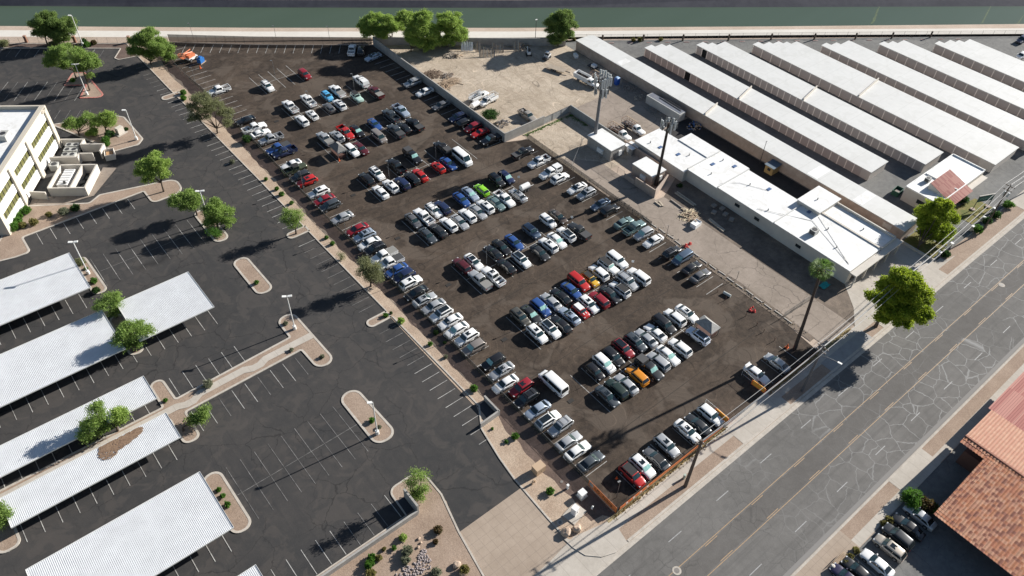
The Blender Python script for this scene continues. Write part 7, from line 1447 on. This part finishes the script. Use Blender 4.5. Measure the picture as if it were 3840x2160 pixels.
pale = M('pale_plank', (0.55, 0.48, 0.38), 0.85, var=(3, (0.38, 0.32, 0.25))); rubb = M('rubble', (0.34, 0.30, 0.26), 0.9, var=(3, (0.22, 0.19, 0.17))); brus = M('dry_brush', (0.13, 0.085, 0.06), 0.95, var=(3, (0.2, 0.15, 0.11)))
for i, (t0, x0, y0, n, wd) in enumerate((('10', 2130, 500, 9, 'white upright slabs'), ('10', 2240, 510, 4, 'mixed pale boards'), ('10', 2330, 560, 12, 'tall brown boards'), ('10', 2440, 520, 9, 'short pale boards'), ('20', 60, 500, 6, 'grey boards'))):
    p = G(t0, x0, y0); q = thing('leaning_boards', '%s leaning on the canal wall of the dirt yard' % wd, 'boards', (p.x, p.y, 0.05), R(-36), 'boards leaning on the canal wall')
    for k in range(n): x = (k - n / 2) * 0.42; h = random.uniform(1.6, 2.6); MB().bar((x, -0.9 + random.uniform(-0.3, 0.3), 0.03), (x + random.uniform(-0.1, 0.1), 0.9, h), 0.32, 0.06).build('board', spand if i == 0 else (pale, wood, rubb)[k % 3], q)
heap(G('10', 1950, 560), 2.4, 60, (pale, rubb), 'pale scrap pile at the right end of the canal clump', 'scrap pile', 'scrap_pile', 0.8, (0.15, 0.4), True); heap(G('10', 2030, 565), 1.2, 30, (pale, wood), 'upright timber offcuts beside the white slabs', 'timber pile', 'timber_pile', 1.6, (0.2, 0.35), True)
heap(G('10', 1760, 760), 3.6, 150, (brus, brus), 'dark brown heap of dry brush by the block wall', 'brush heap', 'brush_heap', 1.0, (0.1, 0.3), True); heap(G('10', 1920, 770), 2.0, 60, (rubb, brus), 'grey coil of netting beside the brush heap', 'netting', 'netting_pile', 0.8, (0.1, 0.25), True); heap(G('10', 1930, 840), 3.2, 60, (wood, wood), 'long timber stack below the brush heap', 'timber stack', 'timber_stack', 0.8, (0.5, 0.8), True)
heap(G('10', 2470, 1250), 2.6, 90, (rubb, M('scrap_steel', (0.3, 0.3, 0.31), 0.5, 0.4)), 'grey scrap heap in the yard wall corner', 'scrap heap', 'scrap_heap', 1.0, (0.12, 0.4)); heap(G('20', 1180, 890), 3.8, 130, (rubb, rubb), 'grey rubble along the long block wall by the container', 'rubble', 'rubble_heap', 0.7, (0.12, 0.4), rz=R(-60)); heap(G('20', 1290, 990), 2.6, 60, (rubb, pale), 'rubble and slabs at the container end', 'rubble', 'rubble_heap', 0.6, (0.12, 0.4))
heap(G('20', 120, 470), 2.2, 40, (pale, wood), 'crates of planks against the canal wall', 'crates', 'crate_stack', 1.3, (0.3, 0.5), True); heap(G('20', 1840, 1270), 2.8, 80, (rubb, wood, M('blue_scrap', (0.05, 0.12, 0.3), 0.7)), 'mixed junk with blue tarp behind the container', 'junk pile', 'junk_pile', 0.8, (0.15, 0.45)); heap(G('20', 1430, 1110), 2.6, 60, (rubb, steel_g), 'grey scrap along the container side', 'scrap pile', 'scrap_pile', 0.6, (0.12, 0.35), rz=R(-60))
heap(G('21', 1780, 710), 2.6, 90, (M('cream_scrap', (0.62, 0.52, 0.36), 0.8), wood), 'cream timber scrap pile in the alley side yard', 'scrap pile', 'scrap_pile', 1.0, (0.2, 0.45), True); heap(G('21', 1820, 790), 1.3, 34, (pale, wood), 'white skip box overflowing with cream scrap', 'skip', 'scrap_skip', 1.3, (0.2, 0.4), True)
q = thing('scrap_skip', 'small white open skip at the end of the cream scrap', 'skip', (G('21', 1845, 825).x, G('21', 1845, 825).y, 0.05), R(5)); s_ = MB(); s_.box(-1.2, 1.2, -0.8, -0.72, 0, 1.1); s_.box(-1.2, 1.2, 0.72, 0.8, 0, 1.1); s_.box(-1.2, -1.12, -0.71, 0.71, 0, 1.1); s_.box(1.12, 1.2, -0.71, 0.71, 0, 1.1); s_.box(-1.1, 1.1, -0.7, 0.7, 0.1, 0.9); s_.build('skip_body', spand, q)
for i, (t_, x, y, x2, y2) in enumerate((('21', 1640, 490, 1830, 620), ('21', 1660, 480, 1850, 615), ('21', 1600, 560, 1750, 670), ('21', 1980, 760, 2130, 880), ('21', 1990, 750, 2140, 870), ('21', 1440, 580, 1500, 625), ('21', 1480, 575, 1520, 625))):
    a = G(t_, x, y, 0.2); b = G(t_, x2, y2, 0.2); c = (a + b) / 2; q = MB().bar(a - c, b - c, 0.35, 0.25).build('long_timber', (pale, rubb)[i in (2,)], None, (c.x, c.y, 0.2)); tag(q, 'long timber beam on the dirt beside the workshop', 'timber beam', 'long timbers beside the workshop')
for i, (x, y) in enumerate(((136.5, 81.5), (137.3, 79.5), (136.2, 77.6), (134.5, 79.8), (135.8, 75.4))):
    c = Vector((x, y, 0)); q = MB().box(-0.6, 0.6, -0.55, 0.55, 0, 0.5).build('paver_stack', rubb, None, (x, y, 0.06), 0.1 * i); tag(q, 'square stack of grey pavers in the shade beside the workshop', 'paver stack', 'paver stacks beside the workshop')
tr_ = MB()
for k in range(14): a = k * 2 * math.pi / 14; b = (k + 1) * 2 * math.pi / 14; tr_.tube((math.cos(a) * 0.42, math.sin(a) * 0.42, 0.15), (math.cos(b) * 0.42, math.sin(b) * 0.42, 0.15), 0.15, n=6)
tm_ = tr_.mesh('tyre', tyre); p = G('21', 1670, 425); tag(link('old_tyre', tm_, None, (p.x, p.y, 0.05)), 'old tyre lying in the corner of the workshop wall', 'tyre')
# orange scissor lift and blue boom box in the upper lot
p = G('00', 1930, 600); q = thing('boom_lift', 'orange folded boom lift with white base in the upper left lot', 'boom lift', (p.x, p.y, 0.05), R(20)); om = M('lift_orange', (0.72, 0.16, 0.04), 0.5, var=(3, (0.55, 0.25, 0.15)))
MB().box(-1.6, 1.6, -1.1, 1.1, 0.5, 1.1).build('chassis', spand, q); wheel_set(q, (-1.1, 1.1), 2.5, 0.5, 0.35); MB().box(-1.4, 1.0, -0.9, 0.9, 1.101, 1.9).build('turntable', om, q); MB().path([(1.0, 0.3, 1.9), (-2.2, 0.3, 2.6)], [0.22, 0.2], 6).build('boom', om, q); MB().path([(-2.2, 0.3, 2.6), (0.6, 0.3, 3.0)], [0.18, 0.16], 6).build('jib', om, q)
bk = MB()
for z in (1.8, 2.3, 2.8):
    for a, b in (((-3.4, -0.6), (-2.4, -0.6)), ((-2.4, -0.6), (-2.4, 1.2)), ((-2.4, 1.2), (-3.4, 1.2)), ((-3.4, 1.2), (-3.4, -0.6))): bk.bar((*a, z), (*b, z), 0.07, 0.07)
for a in ((-3.4, -0.6), (-2.4, -0.6), (-2.4, 1.2), (-3.4, 1.2)): bk.bar((*a, 1.75), (*a, 2.85), 0.07, 0.07)
bk.box(-3.4, -2.4, -0.6, 1.2, 1.7, 1.76); bk.build('basket', om, q)
p = G('00', 2025, 630); q = thing('blue_compressor', 'bright blue equipment box on a pallet beside the orange lift', 'equipment', (p.x, p.y, 0.05), R(30)); bb_ = M('equipment_blue', (0.02, 0.14, 0.42), 0.5); MB().box(-0.9, 0.9, -0.7, 0.7, 0.15, 1.5).build('housing', bb_, q); MB().box(-0.4, 0.5, -0.4, 0.4, 1.501, 1.9).build('engine_cover', bb_, q); MB().box(-1.1, 1.3, -0.9, 0.9, 0, 0.14).build('pallet', wood, q)
# red tarps, roller, at the right-hand empty bays
p = G('21', 1745, 1025); q = heap(p, 1.5, 6, (M('red_tarp', (0.55, 0.06, 0.05), 0.7),), 'x', 'tarp', 'red_tarp', 0.3, (0.4, 0.7)); q['label'] = 'crumpled red tarp lying on the concrete edge'; p = G('22', 2425, 225); q = heap(p, 1.1, 8, (MATS['red_tarp'],), 'crumpled red tarp in the empty right-hand bays', 'tarp', 'red_tarp', 0.5, (0.3, 0.5))
p = G('22', 2160, 75); tag(MB().tube((-0.9, 0, 0.35), (0.9, 0, 0.35), 0.33, n=14).build('steel_drum', M('pale_drum', (0.40, 0.43, 0.42), 0.5), None, (p.x, p.y, 0.05), R(-80)), 'pale drum lying on its side in the empty bays', 'drum')
for i, (t_, x, y) in enumerate((('22', 2065, 45), ('22', 2350, 285), ('22', 2460, 378), ('22', 2530, 445), ('22', 2145, 125), ('32', 60, 535))):
    p = G(t_, x, y); tag(MB().tube((0, 0, 0), (0, 0, 1.0), 0.06, n=8).build('bollard', M('bollard_rust', (0.16, 0.07, 0.05), 0.8), None, (p.x, p.y, 0.05)), 'short rusty post in the empty bays, %s in the row' % ordw(i + 1), 'bollard', 'short rusty posts in the empty bays')
cst = MB().box(-0.1, 0.1, -1.0, 1.0, 0, 0.15).mesh('wheel_stop', wst)
for i in range(17): tag(link('wheel_stop', cst, None, (119.3 + 0.15 * math.sin(i * 2), 46.5 + i * 2.6, 0.06), 0.05 * math.sin(i * 3)), 'concrete wheel stop along the edge of the old alley slab', 'wheel stop', 'wheel stops along the alley edge')
for i, (t_, x, y, lb) in enumerate((('21', 1560, 895, 'nearest the cream scrap'), ('21', 2260, 1360, 'near the street end'))):
    p = G(t_, x, y); q = thing('wire_post', 'bent wire post in the alley %s' % lb, 'post', p, 0, 'bent wire posts in the alley'); MB().tube((0, 0, 0), (0, 0, 2.4), 0.06, n=6).build('post', steel_g, q); MB().bar((0, 0, 2.3), (-0.6, 0.2, 2.4), 0.05, 0.05).build('arm', steel_g, q)
# yellow hut and pole behind the workshop
p = G('31', 60, 310); q = thing('yellow_shed', 'small yellow shed with blue-grey roof behind the workshop', 'shed', (p.x + 0.4, p.y + 1.3, 0.06)); MB().box(-1.5, 1.5, -1.2, 1.2, 0, 2.3).build('wall', M('yellow_paint', (0.30, 0.21, 0.09), 0.7), q); MB().box(-1.8, 1.8, -1.5, 1.5, 2.3, 2.4).build('roof', M('blue_grey_roof', (0.10, 0.14, 0.18), 0.6), q); MB().box(-1.53, -1.501, -0.5, 0.4, 1.0, 1.8).build('window', MATS['dark_window'], q)
p = G('21', 2490, 200); q = thing('thin_pole', 'thin dark pole behind the workshop roof', 'pole', p); MB().tube((0, 0, 0), (0, 0, 7.2), 0.1, 0.06, n=8).build('pole', steel_d, q); MB().bar((-0.4, 0, 7.0), (0.4, 0, 7.0), 0.06, 0.06).build('crossbar', steel_d, q)
p = G('31', 1290, 500); q = thing('dumpster', 'dark green open dumpster behind the storage office', 'dumpster', (p.x, p.y, 0.05), R(5)); gm_ = M('dumpster_green', (0.02, 0.09, 0.06), 0.6); s_ = MB(); s_.box(-1.4, 1.4, -0.9, -0.8, 0, 1.4); s_.box(-1.4, 1.4, 0.8, 0.9, 0, 1.4); s_.box(-1.4, -1.3, -0.79, 0.79, 0, 1.4); s_.box(1.3, 1.4, -0.79, 0.79, 0, 1.4); s_.box(-1.29, 1.29, -0.79, 0.79, 0.1, 0.2); s_.build('bin_body', gm_, q); MB().box(-0.9, 0.5, -0.6, 0.5, 0.21, 0.9).build('rubbish', rubb, q)
q = thing('path_lamp', 'black canal-path lamp with white head left of rounded tree', 'lamp post', (G('20', 235, 378).x, G('20', 235, 378).y, 0)); MB().tube((0, 0, 0), (0, 0, 6.0), 0.1, 0.07, n=8).build('pole', steel_d, q); MB().box(-0.35, 0.35, -0.18, 0.18, 6.0, 6.15).build('lamp_head', steel_w, q)

ww = M('water_weed', (0.035, 0.06, 0.02), 0.9, var=(0.6, (0.06, 0.10, 0.04)))
for t_, x, y, x2, y2, w_, lb in (('30', 1130, 45, 1050, 235, 1.3, 'left'), ('30', 2255, 40, 2150, 235, 1.2, 'middle'), ('30', 2590, 130, 2510, 240, 1.4, 'right')):
    a = G(t_, x, y, -1.18); b = G(t_, x2, y2, -1.18); wd_ = MB(); n = 14; pr0 = None
    for k in range(n): p = a.lerp(b, k / (n - 1)); e = w_ * (0.25 + 0.75 * k / n) * random.uniform(0.6, 1.2); o_ = random.uniform(-0.4, 0.4); cur = ((p.x - e + o_, p.y, -1.185), (p.x + e + o_, p.y, -1.185)); pr0 and wd_.add([pr0[0], pr0[1], cur[1], cur[0]], [(0, 1, 2, 3)]); pr0 = cur
    tag(wd_.build('water_weed', ww), '%s streak of dark green weed in the canal water' % lb, 'water weed', kind='stuff')

for i, (x, y) in enumerate(((164.6, 37.3), (169.8, 37.2), (179.9, 37.3), (185.5, 37.3), (191.0, 37.4))):
    q = thing('white_bollard', 'white capped post by the storage frontage, %s from the big trees' % ordw(i + 1), 'post', (x, y, 0.08), 0, 'white capped posts by the storage frontage'); MB().box(-0.28, 0.28, -0.28, 0.28, 0, 1.3).build('shaft', stucco, q); MB().box(-0.34, 0.34, -0.34, 0.34, 1.301, 1.45).build('cap', spand, q)
q = thing('hazard_board', 'yellow and black striped barrier board under the lawn tree', 'barrier', (168.2, 38.9, 0.1), R(-55)); MB().box(-1.3, 1.3, -0.05, 0.05, 0.5, 0.95).build('board', M('hazard_yellow', (0.72, 0.50, 0.04), 0.6), q)
for k in range(4): MB().box(-1.2 + k * 0.65, -0.9 + k * 0.65, -0.06, 0.06, 0.495, 0.955).build('black_stripe', inkm, q)
for sx in (-1.1, 1.1): MB().box(sx - 0.06, sx + 0.06, -0.04, 0.04, 0, 0.494).build('leg', steel_d, q)
q = thing('teal_tarp', 'crumpled teal tarp lying beside the workshop near the palm', 'tarp', (134.5, 48.0, 0.07)); tm = MB(); V = [(x * 0.5 - 1.2, y * 0.5 - 0.8, 0.1 + 0.3 * random.random()) for y in range(4) for x in range(6)]
tm.add(V, [(y * 6 + x, y * 6 + x + 1, y * 6 + x + 7, y * 6 + x + 6) for y in range(3) for x in range(5)]); tm.build('cloth', M('teal_cloth', (0.02, 0.30, 0.28), 0.7), q)
gv = MB()   # scattered grit and rubble pieces along the eroded edge of the alley slab
for k in range(420):
    x = 119.2 + random.gauss(0, 0.5); y = random.uniform(42, 100); s_ = random.uniform(0.05, 0.16); gv.tube((x, y, 0.05), (x + s_ * 0.5, y, 0.05 + s_), s_, s_ * 0.5, n=5)
tag(gv.build('rubble', rubb), 'loose broken rubble along the edge of the alley slab', 'rubble', kind='stuff')
